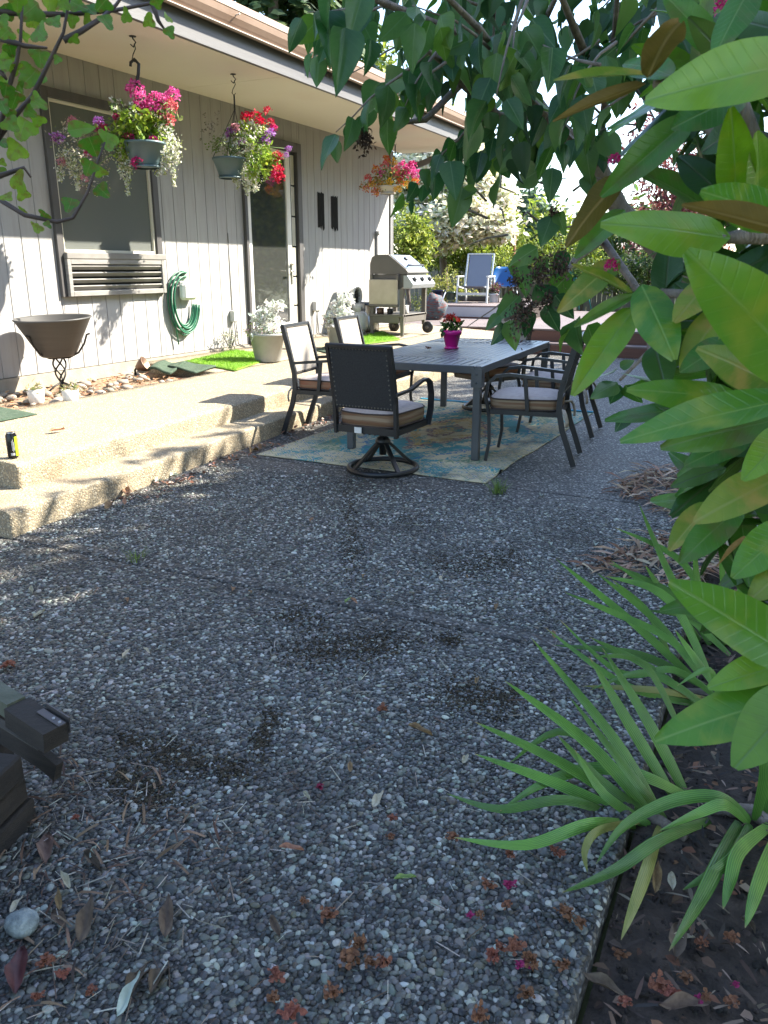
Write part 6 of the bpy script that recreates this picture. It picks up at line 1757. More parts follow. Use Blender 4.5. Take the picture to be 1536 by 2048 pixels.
# prominent leaves as seen (base px, tip px, distance)
for (b0, t0, d_) in (((690, 55), (680, 182), 1.45), ((655, 20), (665, 120), 1.5), ((742, 78), (735, 150), 1.5), ((668, -20), (640, 70), 1.45), ((725, -10), (700, 75), 1.5), ((830, 45), (820, 148), 1.45), ((850, 40), (800, 100), 1.5), ((880, 55), (895, 125), 1.55), ((760, 165), (722, 232), 1.8), ((788, 180), (760, 250), 1.8), ((775, 235), (770, 310), 1.75), ((735, 235), (705, 285), 1.8),
                     ((770, 160), (830, 158), 1.9), ((800, 190), (850, 205), 1.9), ((1035, 100), (990, 185), 1.6), ((1050, 120), (1075, 190), 1.6), ((1105, 95), (1100, 175), 1.55), ((1130, 240), (1105, 330), 1.6), ((1120, 255), (1060, 330), 1.7), ((900, 322), (912, 392), 1.9), ((925, 375), (905, 455), 2.0), ((955, 380), (905, 400), 2.0), ((995, 355), (1005, 420), 2.0), ((1040, 300), (990, 345), 2.0), ((1080, 340), (1025, 370), 2.1), ((1105, 335), (1100, 405), 2.0), ((960, 235), (920, 330), 1.9), ((985, 260), (950, 300), 2.0),
                     ((1170, 280), (1180, 370), 2.2), ((1190, 270), (1215, 330), 2.2), ((1030, 525), (1060, 590), 2.1), ((1075, 495), (1015, 530), 2.0), ((1095, 520), (1060, 560), 2.0), ((1130, 500), (1110, 560), 2.0), ((1140, 545), (1090, 600), 2.1), ((1000, 630), (970, 660), 1.9), ((1010, 650), (985, 690), 1.9), ((1020, 640), (1030, 700), 1.9), ((1060, 620), (1050, 680), 1.95), ((1090, 610), (1120, 665), 2.0), ((1110, 590), (1150, 640), 2.0), ((1070, 570), (1120, 610), 2.05), ((1040, 590), (990, 640), 2.0),
                     ((1150, 640), (1155, 705), 2.2), ((1175, 650), (1195, 700), 2.2), ((1140, 660), (1110, 700), 2.2), ((1235, 765), (1190, 785), 2.3), ((1240, 770), (1215, 815), 2.3), ((1250, 770), (1285, 810), 2.3), ((1228, 745), (1190, 750), 2.3), ((1240, 735), (1270, 720), 2.3), ((1250, 830), (1235, 860), 2.3), ((1275, 825), (1240, 845), 2.3), ((1105, 430), (1085, 480), 2.2), ((1115, 425), (1130, 470), 2.2), ((1170, 350), (1190, 400), 2.2), ((1105, 465), (1090, 440), 2.2)):
    B, T = ond(*b0, d_), ond(*t0, d_ * rng.uniform(.96, 1.04))
    v = (CAMP - B).normalized()
    lil_leaf(B, T, face=v + Vector((0, 0, .3)) + rv(.6), wf=rng.uniform(.75, 1.0))
# leafy twigs
def twig(p, d, n, spacing=.045, size=(.05, .078), r=.0035):
    pts = [p.copy()]
    for i in range(n):
        d = (d + rv(.22) + Vector((0, 0, -.05))).normalized()
        pts.append(pts[-1] + d * spacing)
    m = MB(); m.tube(pts, [r * (1 - .7 * i / n) for i in range(n + 1)], 5); m.build('twig', 'lilac_bark', li)
    for i in range(1, n + 1):
        for sgn in (-1, 1):
            if NL[0] > 292 or rng.random() < .12: continue
            sd_ = d.cross(Vector((0, 0, 1))).normalized() * sgn
            B = pts[i] + sd_ * .018 - Vector((0, 0, .006))
            T = B + (sd_ * rng.uniform(.2, .8) + d * .3 + Vector((0, 0, -rng.uniform(.4, 1.2))) + rv(.2)).normalized() * rng.uniform(*size)
            lil_leaf(B, T)
starts = []
for k in range(26):
    px = rng.uniform(740, 1330); py = rng.uniform(-60, 150 if px < 1000 else 200)
    starts.append((px, py, rng.uniform(1.5, 2.4)))
starts += [(940, 250, 2.2), (1010, 300, 2.3), (1080, 260, 2.4), (990, 210, 2.2), (1160, 180, 2.3), (1250, 150, 2.2), (1060, 560, 2.3), (1130, 560, 2.4), (1020, 90, 2.2), (880, 60, 2.0), (1200, 80, 2.0), (1100, 60, 2.1), (940, 120, 2.1), (1280, 250, 2.6)]
for (px, py, d_) in starts:
    twig(ond(px, py, d_), Vector((rng.uniform(-1, .4), rng.uniform(-.5, .5), rng.uniform(-.6, .2))).normalized(), int(rng.integers(3, 6)))
# bare thin twigs against the sky
for k in range(22):
    px, py = rng.uniform(960, 1270), rng.uniform(200, 470)
    a, b = ond(px, py, 2.6), ond(px + rng.uniform(-90, 90), py + rng.uniform(-90, 60), 2.5)
    m = MB(); m.tube([a, a.lerp(b, .5) + rv(.03), b], [.004, .003, .0015], 5); m.build('twig', 'lilac_bark', li)
# the rest of the crown, further back
tv = np.array([v.co[:] for v in LI[1].vertices]); tf = np.array([p.vertices[:] for p in LI[1].polygons])
PP = []
while len(PP) < 300:
    px, py = rng.uniform(760, 1420), rng.uniform(-70, 330)
    if px < 1000 and py > 40 + (px - 700) * .75: continue
    if px > 1080 and py > 150 and rng.random() < .9: continue
    PP.append(ond(px, py, rng.uniform(1.9, 2.9)) - lb)
P = np.array(PP); n = len(P)
# leaves hang: local y (tip) downwards
th = rng.uniform(0, 6.28, n); sw = rng.uniform(-.9, .9, n)
dn = np.stack([np.sin(sw) * np.cos(th), np.sin(sw) * np.sin(th), -np.cos(sw)], 1)
hx = rng.normal(size=(n, 3)); xx = np.cross(dn, hx); xx /= np.linalg.norm(xx, axis=1, keepdims=True); zz = np.cross(xx, dn)
Rm = np.stack([xx, dn, zz], 2)
o = link('back_leaves', scatter('back_leaves', tv, tf, P, Rm, rng.uniform(.045, .085, (n, 1)) * np.array([[.95, 1, 1]]), vary([(.03, .085, .026), (.05, .12, .03), (.08, .17, .03), (.035, .08, .035)], n, .3), True), 'foliage', li)
o['kind'] = 'stuff'
# dry brown flower heads
def dry_head(px, py, d_, rp, n):
    k = d_ / F
    P = rng.normal(size=(n, 3)) * rp * k * np.array([.5, .5, .75])
    o = link('dried_flower_head', scatter('dried_flower_head', RHOMB_V, RHOMB_F, P, rot_rand(n, 1.6), rng.uniform(.007, .013, (n, 1)) * np.ones((1, 3)), vary([(.06, .035, .025), (.1, .06, .04), (.035, .022, .018)], n, .3)), 'dry_litter', li)
    o.location = ond(px, py, d_) - lb
    o['kind'] = 'stuff'
for q in ((1038, 642, 1.9, 20, 260), (1055, 612, 1.9, 15, 150), (1080, 545, 1.95, 22, 260), (1120, 530, 1.95, 20, 220), (1030, 560, 1.95, 14, 120), (730, 278, 1.8, 14, 200), (1108, 425, 2.2, 9, 90), (960, 112, 2.0, 10, 90), (1095, 600, 2.0, 12, 120)):
    dry_head(*q)

# ---- currant branches at the upper left
cb = Vector((-1.5, .62, -.05))
cu = thing('currant_bush', 'currant bush with small lobed leaves reaching into the upper left corner', 'shrub', cb)
cst = [[(-60, 430, 1.5), (0, 254, 1.35), (16, 182, 1.32), (33, 124, 1.3), (41, 81, 1.3), (46, -20, 1.3)], [(-40, 330, 1.4), (20, 243, 1.35), (65, 192, 1.33), (107, 107, 1.3), (127, 65, 1.3), (142, -20, 1.3)],
       [(127, 81, 1.3), (163, 62, 1.3), (208, 33, 1.32), (232, 10, 1.33), (260, -30, 1.33)], [(-30, 20, 1.3), (60, 28, 1.32), (130, 29, 1.33), (228, 21, 1.35), (309, 5, 1.36), (350, -12, 1.36)], [(305, 6, 1.36), (317, 42, 1.36), (330, 60, 1.36)],
       [(-60, 370, 1.5), (0, 400, 1.42), (49, 430, 1.4), (114, 444, 1.4), (146, 436, 1.4), (176, 384, 1.4), (195, 325, 1.4), (210, 284, 1.4)], [(-20, 358, 1.42), (20, 345, 1.42), (48, 335, 1.42), (62, 355, 1.42)], [(0, 76, 1.3), (50, 92, 1.3), (95, 96, 1.3)], [(0, 140, 1.31), (14, 160, 1.31)]]
for s_ in cst:
    pts = pl(s_); k = len(pts)
    m = MB(); m.tube(pts, [.0045 - .003 * i / (k - 1) for i in range(k)], 6); m.build('stem', mat('currant_bark', (.05, .035, .035), .7, (.09, .06, .055), ns=20), cu)
m = MB(); m.tube([cb, cb + Vector((.05, .04, .6)), cb + Vector((.03, .1, 1.0)), ond(-60, 430, 1.5)], [.012, .01, .008, .006], 7); m.build('stem', 'currant_bark', cu)
m = MB(); m.tube([cb, cb + Vector((-.04, .1, .6)), cb + Vector((-.02, .12, 1.05)), ond(-60, 370, 1.5)], [.011, .01, .008, .005], 7); m.build('stem', 'currant_bark', cu)
CL = [(15, 22, 38), (60, 20, 50), (100, 12, 40), (155, 10, 45), (205, 8, 35), (250, 32, 26), (298, 42, 28), (315, 8, 25), (335, 38, 22), (340, 65, 30), (150, 80, 22), (212, 45, 38), (175, 40, 25), (145, 42, 30), (103, 42, 22), (68, 45, 35), (12, 65, 30), (50, 70, 25), (82, 68, 34), (15, 110, 36), (20, 98, 30), (8, 130, 30), (80, 115, 40), (115, 120, 20), (60, 155, 50), (10, 160, 30), (12, 178, 30), (40, 175, 25), (30, 200, 38), (75, 205, 42), (22, 250, 40), (20, 230, 30), (45, 258, 48), (75, 240, 25), (5, 285, 25), (30, 302, 40), (5, 325, 20), (40, 365, 45), (45, 388, 28), (15, 395, 22), (185, 292, 44), (215, 282, 40), (178, 335, 34), (200, 345, 24), (140, 410, 32), (205, 382, 36), (75, 455, 20), (95, 450, 20), (45, 423, 14), (88, 432, 17), (130, 8, 30), (180, 20, 30), (35, 8, 36), (5, 45, 30), (125, 5, 34), (5, 210, 34), (60, 225, 30), (110, 45, 28), (30, 140, 28), (0, 345, 26)]
for i, (px, py, sz) in enumerate(CL):
    d_ = 1.3 + (.1 if py > 250 else .0) + rng.uniform(-.04, .04)
    a = rng.uniform(-2.6, -.5)
    k = sz * 1.15
    b0 = (px - math.cos(a) * k * .5, py + math.sin(a) * k * .5)
    t0 = (px + math.cos(a) * k * .5, py - math.sin(a) * k * .5)
    B, T = ond(*b0, d_), ond(*t0, d_ + rng.uniform(-.02, .02))
    put_leaf(cu, CU[i % 3], 'currant_green', B, T, (CAMP - B).normalized() + Vector((0, 0, .3)) + rv(.55), rng.uniform(.85, 1.1))
B, T = ond(135, 262, 1.2), ond(192, 252, 1.2)
put_leaf(cu, LI[0], 'currant_green', B, T, (CAMP - B).normalized() + Vector((0, 0, .4)), .9)

# ---- iris clumps at the slab edge
def ribbed(name, c0, c1, tip):
    m = bpy.data.materials.new(name); m.use_nodes = True
    N, L = m.node_tree.nodes, m.node_tree.links
    b = N['Principled BSDF']; b.inputs['Roughness'].default_value = .4
    a = N.new('ShaderNodeAttribute'); a.attribute_name = 'col'
    sp = N.new('ShaderNodeSeparateColor'); L.new(a.outputs['Color'], sp.inputs[0])
    ml = N.new('ShaderNodeMath'); ml.operation = 'MULTIPLY'; ml.inputs[1].default_value = 7.0; L.new(sp.outputs[0], ml.inputs[0])
    pp = N.new('ShaderNodeMath'); pp.operation = 'PINGPONG'; pp.inputs[1].default_value = .5; L.new(ml.outputs[0], pp.inputs[0])
    tc = N.new('ShaderNodeTexCoord'); nz = N.new('ShaderNodeTexNoise'); nz.inputs['Scale'].default_value = 9; nz.inputs['Detail'].default_value = 5; L.new(tc.outputs['Object'], nz.inputs['Vector'])
    ad = N.new('ShaderNodeMath'); ad.operation = 'ADD'; L.new(pp.outputs[0], ad.inputs[0]); L.new(nz.outputs['Fac'], ad.inputs[1])
    mr = N.new('ShaderNodeMapRange'); mr.inputs['From Min'].default_value, mr.inputs['From Max'].default_value = .45, 1.05; L.new(ad.outputs[0], mr.inputs['Value'])
    mx = N.new('ShaderNodeMix'); mx.data_type = 'RGBA'; L.new(mr.outputs[0], mx.inputs['Factor']); mx.inputs[6].default_value = (*c0, 1); mx.inputs[7].default_value = (*c1, 1)
    tn = N.new('ShaderNodeMath'); tn.operation = 'MULTIPLY_ADD'; L.new(nz.outputs['Fac'], tn.inputs[0]); tn.inputs[1].default_value = .25; L.new(sp.outputs[1], tn.inputs[2])
    tr = N.new('ShaderNodeMapRange'); tr.inputs['From Min'].default_value, tr.inputs['From Max'].default_value = 1.07, 1.13; L.new(tn.outputs[0], tr.inputs['Value'])
    m2 = N.new('ShaderNodeMix'); m2.data_type = 'RGBA'; L.new(tr.outputs[0], m2.inputs['Factor']); L.new(mx.outputs[2], m2.inputs[6]); m2.inputs[7].default_value = (*tip, 1)
    oi = N.new('ShaderNodeObjectInfo'); hs = N.new('ShaderNodeHueSaturation'); mv = N.new('ShaderNodeMapRange'); mv.inputs['To Min'].default_value, mv.inputs['To Max'].default_value = .7, 1.3
    L.new(oi.outputs['Random'], mv.inputs['Value']); L.new(mv.outputs[0], hs.inputs['Value']); L.new(m2.outputs[2], hs.inputs['Color'])
    L.new(hs.outputs[0], b.inputs['Base Color'])
    bp = N.new('ShaderNodeBump'); bp.inputs['Strength'].default_value = .5; bp.inputs['Distance'].default_value = .003; L.new(pp.outputs[0], bp.inputs['Height']); L.new(bp.outputs[0], b.inputs['Normal'])
    t = N.new('ShaderNodeBsdfTranslucent'); ms = N.new('ShaderNodeMixShader'); ms.inputs[0].default_value = .22; L.new(hs.outputs[0], t.inputs['Color'])
    L.new(b.outputs[0], ms.inputs[1]); L.new(t.outputs[0], ms.inputs[2]); L.new(ms.outputs[0], N['Material Output'].inputs['Surface'])
    MATS[name] = m
ribbed('iris_green', (.045, .13, .022), (.13, .285, .04), (.3, .22, .09))
ribbed('iris_yellow', (.16, .2, .035), (.32, .31, .08), (.25, .14, .06))
def ground_d(px, py, z=.03):
    d = ray(px, py).normalized()
    return (z - H) / d.z if d.z < 0 else 99
def iris_blade(root, pxs, base_w, kind='iris_green', lift=0.0):
    """pxs: base, control(s), tip in the picture; base on the soil"""
    B = onz(*pxs[0], -.05)
    d0 = (B - CAMP).length
    n = len(pxs) - 1
    ctl = [B]
    for i, q in enumerate(pxs[1:], 1):
        d_ = d0 - (.18 + lift) * i / n * (1 if i < n else .9)
        ctl.append(ond(*q, min(d_, ground_d(*q) * .985)))
    # Catmull style resample
    pts = []
    for i in range(len(ctl) - 1):
        p0, p1, p2, p3 = ctl[max(0, i - 1)], ctl[i], ctl[i + 1], ctl[min(len(ctl) - 1, i + 2)]
        for s in np.linspace(0, 1, 7)[:-1]:
            pts.append(.5 * ((2 * p1) + (p2 - p0) * s + (2 * p0 - 5 * p1 + 4 * p2 - p3) * s * s + (3 * p1 - p0 - 3 * p2 + p3) * s ** 3))
    pts.append(ctl[-1])
    base_w *= .82
    V, Fs = [], []
    k = len(pts)
    for i, p in enumerate(pts):
        u = i / (k - 1)
        t = (pts[min(i + 1, k - 1)] - pts[max(i - 1, 0)]).normalized()
        view = (CAMP - p).normalized()
        sd_ = (view + Vector((.3, 0, .4))).cross(t).normalized()
        nn = t.cross(sd_)
        w_ = base_w * (.75 + .5 * math.sin(math.pi * min(1, u * 1.1)) ** .8) * (1 - u ** 5) * .5 + .0006
        wob = nn * (.12 * w_ * math.sin(5 * u + d0 * 40))
        V += [tuple(p - sd_ * w_ + wob), tuple(p + nn * w_ * .3), tuple(p + sd_ * w_ - wob)]
    for i in range(k - 1):
        for j in (0, 1):
            Fs.append((i * 3 + j, i * 3 + j + 1, i * 3 + 4 + j, i * 3 + 3 + j))
    C = np.array([(a_ / 2, i / (k - 1), 0) for i in range(k) for a_ in (0, 1, 2)])
    link('leaf_blade', np_mesh('leaf_blade', np.array(V) - np.array(root.location), np.array(Fs), C, True), kind, root)
def iris(lab, bpx, blades_):
    b = onz(*bpx, -.06)
    t = thing('iris_clump', lab, 'iris', b, group='iris clumps along the slab')
    for (pxs, w_, *k) in blades_:
        iris_blade(t, pxs, w_, k[0] if k else 'iris_green')
    m = MB(); m.tube([(-.12, 0, .0), (0, .02, .015), (.1, -.02, .0)], [.018, .022, .016], 8); m.build('rhizome', 'lilac_bark', t, True)
    return t
iris('near iris clump fanning its long green blades over the slab', (1300, 1650), [
    ([(1300, 1640), (1130, 1530), (950, 1444)], .032), ([(1290, 1648), (1120, 1570), (950, 1508)], .032), ([(1310, 1640), (1180, 1490), (1010, 1362)], .036), ([(1320, 1630), (1230, 1480), (1062, 1275)], .032), ([(1345, 1590), (1260, 1450), (1178, 1312)], .034), ([(1370, 1585), (1300, 1450), (1205, 1296)], .034),
    ([(1370, 1590), (1280, 1550), (1180, 1537), (1080, 1570), (1000, 1622)], .034), ([(1250, 1640), (1130, 1600), (1000, 1618), (893, 1587)], .026), ([(1270, 1650), (1180, 1648), (1050, 1690), (908, 1675)], .03), ([(1420, 1640), (1320, 1680), (1230, 1740), (1125, 1785)], .03), ([(1320, 1655), (1290, 1750), (1242, 1880)], .03, 'iris_yellow'), ([(1290, 1640), (1200, 1660), (1170, 1700), (1175, 1745)], .02, 'iris_yellow'),
    ([(1310, 1640), (1200, 1560), (1115, 1470)], .028), ([(1300, 1650), (1210, 1590), (1150, 1500)], .026), ([(1330, 1640), (1270, 1560), (1140, 1395)], .028), ([(1310, 1620), (1140, 1465), (1020, 1525)], .022)])
iris('iris clump with drooping blades at the right edge by the soil', (1500, 1640), [
    ([(1500, 1640), (1440, 1595), (1350, 1600), (1250, 1650), (1192, 1728)], .034), ([(1495, 1645), (1450, 1610), (1400, 1625), (1318, 1662)], .03), ([(1478, 1645), (1440, 1720), (1400, 1800), (1338, 1902)], .036), ([(1540, 1650), (1480, 1700), (1460, 1760), (1446, 1818)], .034), ([(1560, 1660), (1520, 1760), (1490, 1856)], .034), ([(1500, 1650), (1460, 1720), (1365, 1780)], .03), ([(1530, 1630), (1560, 1500), (1590, 1400)], .03), ([(1510, 1640), (1530, 1540), (1500, 1450)], .03)])
iris('middle iris clump behind the near one beside the slab edge', (1400, 1400), [
    ([(1370, 1480), (1290, 1330), (1190, 1312)], .022), ([(1400, 1350), (1310, 1240), (1195, 1147)], .03), ([(1390, 1360), (1260, 1240), (1112, 1118)], .032), ([(1400, 1370), (1280, 1310), (1105, 1290)], .03), ([(1390, 1400), (1290, 1330), (1180, 1275)], .03), ([(1430, 1380), (1340, 1200), (1210, 1152)], .032), ([(1345, 1330), (1300, 1230), (1225, 1160)], .026), ([(1420, 1400), (1310, 1380), (1165, 1372)], .024, 'iris_yellow'), ([(1400, 1410), (1250, 1370), (1090, 1255)], .026), ([(1440, 1400), (1350, 1340), (1240, 1345), (1120, 1240)], .026), ([(1420, 1420), (1350, 1370), (1280, 1345), (1180, 1380)], .026), ([(1460, 1410), (1400, 1330), (1350, 1260)], .028), ([(1450, 1390), (1340, 1280), (1215, 1220), (1130, 1185)], .026), ([(1440, 1420), (1420, 1340), (1355, 1371)], .02)])
iris('far iris clump with upright blades before the dry leaf litter', (1460, 1290), [
    ([(1420, 1290), (1340, 1150), (1278, 1008)], .03), ([(1440, 1290), (1370, 1130), (1230, 1055)], .03), ([(1450, 1290), (1350, 1190), (1215, 1125)], .03), ([(1400, 1280), (1330, 1190), (1290, 1130)], .03), ([(1470, 1300), (1400, 1180), (1390, 1080)], .03), ([(1480, 1300), (1450, 1180), (1440, 1100)], .03), ([(1500, 1300), (1480, 1200), (1500, 1090)], .03), ([(1460, 1310), (1360, 1220), (1220, 1120)], .028), ([(1490, 1310), (1400, 1240), (1290, 1220)], .028), ([(1520, 1300), (1530, 1200), (1545, 1100)], .03)])

# ---- dry litter heaps, soil debris, moss crumbs
STRIP_V = [(-.035, 0, 0), (.035, 0, .0), (-.05, .33, .09), (.05, .33, .06), (-.04, .66, .07), (.04, .66, .1), (0, 1, -.02), (0.004, 1, -.02)]
STRIP_F = [(0, 1, 3, 2), (2, 3, 5, 4), (4, 5, 7, 6)]
TAN = [(.3, .19, .12), (.38, .26, .17), (.22, .12, .07), (.45, .34, .24), (.16, .08, .05)]
n = 1500
yy = rng.uniform(3.75, 6.1, n)
edge = -.62 + .25 * np.sin(yy * 3.1) * .4 - .15 * (yy > 5.2) + .28 * np.exp(-((yy - 4.75) / .22) ** 2)
P = np.stack([edge + rng.random(n) ** 1.3 * 1.1, yy, np.zeros(n)], 1)
P[:, 2] = .01 + rng.random(n) * .05 * np.clip((P[:, 0] - edge) * 4, 0.1, 1)
tag(link('leaf_litter', scatter('leaf_litter', STRIP_V, STRIP_F, P, rot_rand(n, .3), rng.uniform(.08, .2, (n, 1)) * np.array([[1, 1, 1]]), vary(TAN, n, .3)), 'dry_litter'), 'heap of dry tan iris leaves spilling from the bed onto the slab', 'leaf litter', kind='stuff')
n = 2600
P = np.stack([rng.uniform(SLABX + .02, 1.2, n), rng.uniform(.8, 4.2, n), rng.uniform(-.05, -.02, n)], 1)
P[:, 2] += .05 * np.clip((P[:, 0] - .2) / 1.2, 0, 1)
tag(link('soil_debris', scatter('soil_debris', STRIP_V, STRIP_F, P, rot_rand(n, .25), rng.uniform(.012, .075, (n, 1)) * np.array([[1.5, 1, .4]]), vary([(.09, .055, .04), (.05, .037, .03), (.14, .09, .065), (.035, .03, .028), (.2, .15, .11)], n, .4)), 'dry_litter'), 'dry twigs and leaf scraps strewn over the dark soil bed', 'leaf litter', kind='stuff')
n = 900
P = np.stack([rng.uniform(SLABX + .02, .9, n), rng.uniform(.8, 4.0, n), rng.uniform(-.06, -.03, n)], 1)
tag(link('leaf_scraps', scatter('leaf_scraps', QUADLEAF_V, QUADLEAF_F, P, rot_rand(n, .5), rng.uniform(.012, .045, (n, 1)) * np.array([[1, 1, 1.5]]), vary([(.15, .07, .04), (.1, .055, .035), (.2, .1, .055), (.07, .045, .035), (.22, .16, .11)], n, .35)), 'dry_litter'), 'broken brown leaf scraps over the soil between the iris clumps', 'leaf litter', kind='stuff')
n = 5200
P = np.stack([rng.uniform(SLABX + .015, 1.0, n), rng.uniform(.8, 4.0, n), np.zeros(n)], 1)
P[:, 2] = [-.065 + .03 * noise.noise((x * 4, y * 4, 0)) + .012 * noise.noise((x * 17, y * 17, 3)) + .05 * min(1, max(0, (x - .2) / 1.2)) for x, y in P[:, :2]]
P = P[in_view(P)]; n = len(P)
tag(link('soil_clods', scatter('soil_clods', ico, ICO_F, P, rot_rand(n, 1), rng.lognormal(-5.3, .5, (n, 1)) * np.array([[1.2, 1, .7]]), vary([(.04, .03, .024), (.06, .045, .035), (.028, .022, .018)], n, .3)), 'dry_litter'), 'crumbly dark soil clods in the iris bed', 'soil', kind='stuff')
# moss and dirt crumbs on the slab
mp = [(700, 1020, 12, 60, 260), (705, 1100, 20, 40, 260), (640, 1300, 60, 22, 420), (750, 1285, 55, 20, 420), (990, 1395, 60, 26, 420), (930, 1385, 40, 20, 260), (300, 1590, 40, 30, 300), (250, 1560, 30, 20, 200), (370, 1520, 40, 20, 260), (600, 1235, 40, 16, 200), (520, 1480, 16, 30, 160), (540, 1440, 14, 20, 120), (460, 1540, 30, 16, 160), (980, 1130, 50, 20, 260), (900, 1130, 40, 14, 160), (900, 1280, 16, 8, 90), (1000, 1110, 30, 12, 140), (330, 1500, 30, 14, 160), (820, 1040, 40, 10, 120), (270, 1480, 26, 14, 120)]
PP = []
for (px, py, sx, sy, k) in mp:
    for _ in range(int(k * 1.8)):
        q = onz(px + rng.normal() * sx * rng.uniform(.4, 1.3), py + rng.normal() * sy * rng.uniform(.4, 1.3), .004)
        PP.append(q)
P = np.array(PP); n = len(P)
tag(link('moss', scatter('moss', ico, ICO_F, P, rot_rand(n, 1), rng.uniform(.0015, .0055, (n, 1)) * np.array([[1.5, 1, .45]]), vary([(.04, .03, .018), (.06, .042, .024), (.03, .024, .016), (.07, .055, .03)], n, .3)), 'dry_litter'), 'dark moss and dirt crumbs in patches on the pebbled slab', 'moss', kind='stuff')
# needles and thin twigs strewn about
n = 700
P = np.stack([rng.uniform(-3.4, -.25, n), rng.uniform(.8, 4.5, n), np.full(n, .012)], 1)
P2 = np.stack([rng.uniform(-2.0, -1.0, 380), rng.uniform(.6, 1.45, 380), np.full(380, .014)], 1)
P = np.concatenate([P, P2]); n = len(P)
tag(link('needles', scatter('needles', [(-.02, 0, 0), (.02, 0, 0), (.02, 1, .03), (-.02, 1, .03), (0, .5, .05)], [(0, 1, 4), (1, 2, 4), (2, 3, 4), (3, 0, 4)], P, rot_rand(n, .12), rng.uniform(.02, .075, (n, 1)) * np.ones((1, 3)), vary([(.25, .2, .15), (.4, .36, .3), (.12, .08, .06)], n, .3)), 'dry_litter'), 'thin dry needles and stalks scattered over the pebbled slab', 'needles', kind='stuff')
# weed tufts in the joints
b_ = onz(995, 985, .0)
blade_tuft('weed_tuft', 'small green weed tuft growing at the front corner of the rug', 'weed', (b_.x, b_.y, .0), 60, .11, .007, [(.1, .17, .04), (.16, .24, .06)], 1.1)
b_ = onz(273, 1120, .0)
blade_tuft('weed_tuft', 'tiny weed sprouting from the joint in front of the steps', 'weed', (b_.x, b_.y, .0), 26, .07, .006, [(.14, .2, .05)], 1.2)

# ---- fallen leaves and blossoms, each its own
def crumple(seed, k=3, amp=.35):
    V, Fs = [], []
    n = 9
    for j in range(n):
        for i in range(n):
            u, v = -1 + 2 * i / (n - 1), -1 + 2 * j / (n - 1)
            r_ = math.hypot(u, v); sc_ = 1 - .25 * max(0, r_ - 1)
            q = noise.noise((u * 1.6 + seed * 7, v * 1.6, seed)); q2 = noise.noise((u * 4 + seed, v * 4, seed + 3))
            V.append((u * sc_ * (1 + .35 * q), v * sc_ * (1 + .35 * noise.noise((v * 2 + seed, u * 2, 9))), .25 + amp * q + .3 * q2))
    for j in range(n - 1):
        for i in range(n - 1):
            c_ = ((i + .5) / (n - 1) * 2 - 1, (j + .5) / (n - 1) * 2 - 1)
            if math.hypot(*c_) < 1.02 + .25 * noise.noise((c_[0] * 3 + seed, c_[1] * 3, 5)):
                Fs.append((j * n + i, j * n + i + 1, (j + 1) * n + i + 1, (j + 1) * n + i))
    m = MB(); m.add(V, Fs, True)
    return m.mesh('fallen_blossom')
def ragged(seed):
    n = 38
    a = rng.uniform(0, 6.28, n); r_ = rng.uniform(.0, .7, n)
    P = np.stack([r_ * np.cos(a), r_ * np.sin(a), rng.uniform(.1, .35, n)], 1)
    return scatter('fallen_blossom', QUADLEAF_V, QUADLEAF_F, P, rot_rand(n, .9), rng.uniform(.3, .6, (n, 1)) * np.array([[1.5, 1, 2.2]]), None, True)
CR = [ragged(s_) for s_ in range(5)]
FL = [leaf_template('fallen_leaf', lambda t: max(.01, .17 * math.sin(math.pi * t ** .8) ** .8), 8, 3, 1.1, (-.3, .25, -.1)[k], .07, k, 1.4) for k in range(3)]
mat('fallen_brown', (.15, .052, .027), .85, (.26, .105, .055), ns=9, randv=.18, trans=.15, coord='Generated')
mat('fallen_pink', (.22, .01, .06), .7, (.33, .025, .1), ns=8, randv=.2, trans=.25)
mat('fallen_pale', (.36, .31, .2), .8, (.45, .41, .3), ns=6, randv=.15, trans=.15)
mat('fallen_tan', (.2, .1, .05), .8, (.3, .18, .09), ns=7, randv=.25, trans=.1)
mat('fallen_grey', (.085, .05, .033), .75, (.14, .09, .06), ns=7, randv=.3)
mat('fallen_mint', (.4, .46, .38), .7, (.48, .53, .45), ns=6, trans=.2)
mat('fallen_green', (.14, .24, .06), .6, (.24, .32, .1), ns=6, trans=.25)
mat('fallen_red', (.06, .015, .016), .6, (.1, .03, .025), ns=6)
def fallen(px, py, size, kind, shape, lab, z=.012, group=None, ang=None):
    p = onz(px, py, z)
    me = CR[int(rng.integers(0, 5))] if shape == 'b' else FL[int(rng.integers(0, 3))]
    if not me.materials: me.materials.append(MATS['fallen_brown'])
    o = bpy.data.objects.new('fallen_blossom' if shape == 'b' else 'fallen_leaf', me); col.objects.link(o)
    o.material_slots[0].link = 'OBJECT'; o.material_slots[0].material = MATS[kind]
    d_ = (p - CAMP).length; s_ = size * d_ / F * (.5 if shape == 'b' else 1)
    o.location = p + Vector((0, 0, .006)); o.scale = (s_ * rng.uniform(.7, 1.1), s_, s_ * .8); o.rotation_euler = (rng.uniform(-.15, .15), rng.uniform(-.15, .15), rng.uniform(0, 6.28) if ang is None else ang)
    tag(o, lab, 'blossom' if shape == 'b' else 'leaf', group)
BG = 'brown fallen blossoms on the near slab'
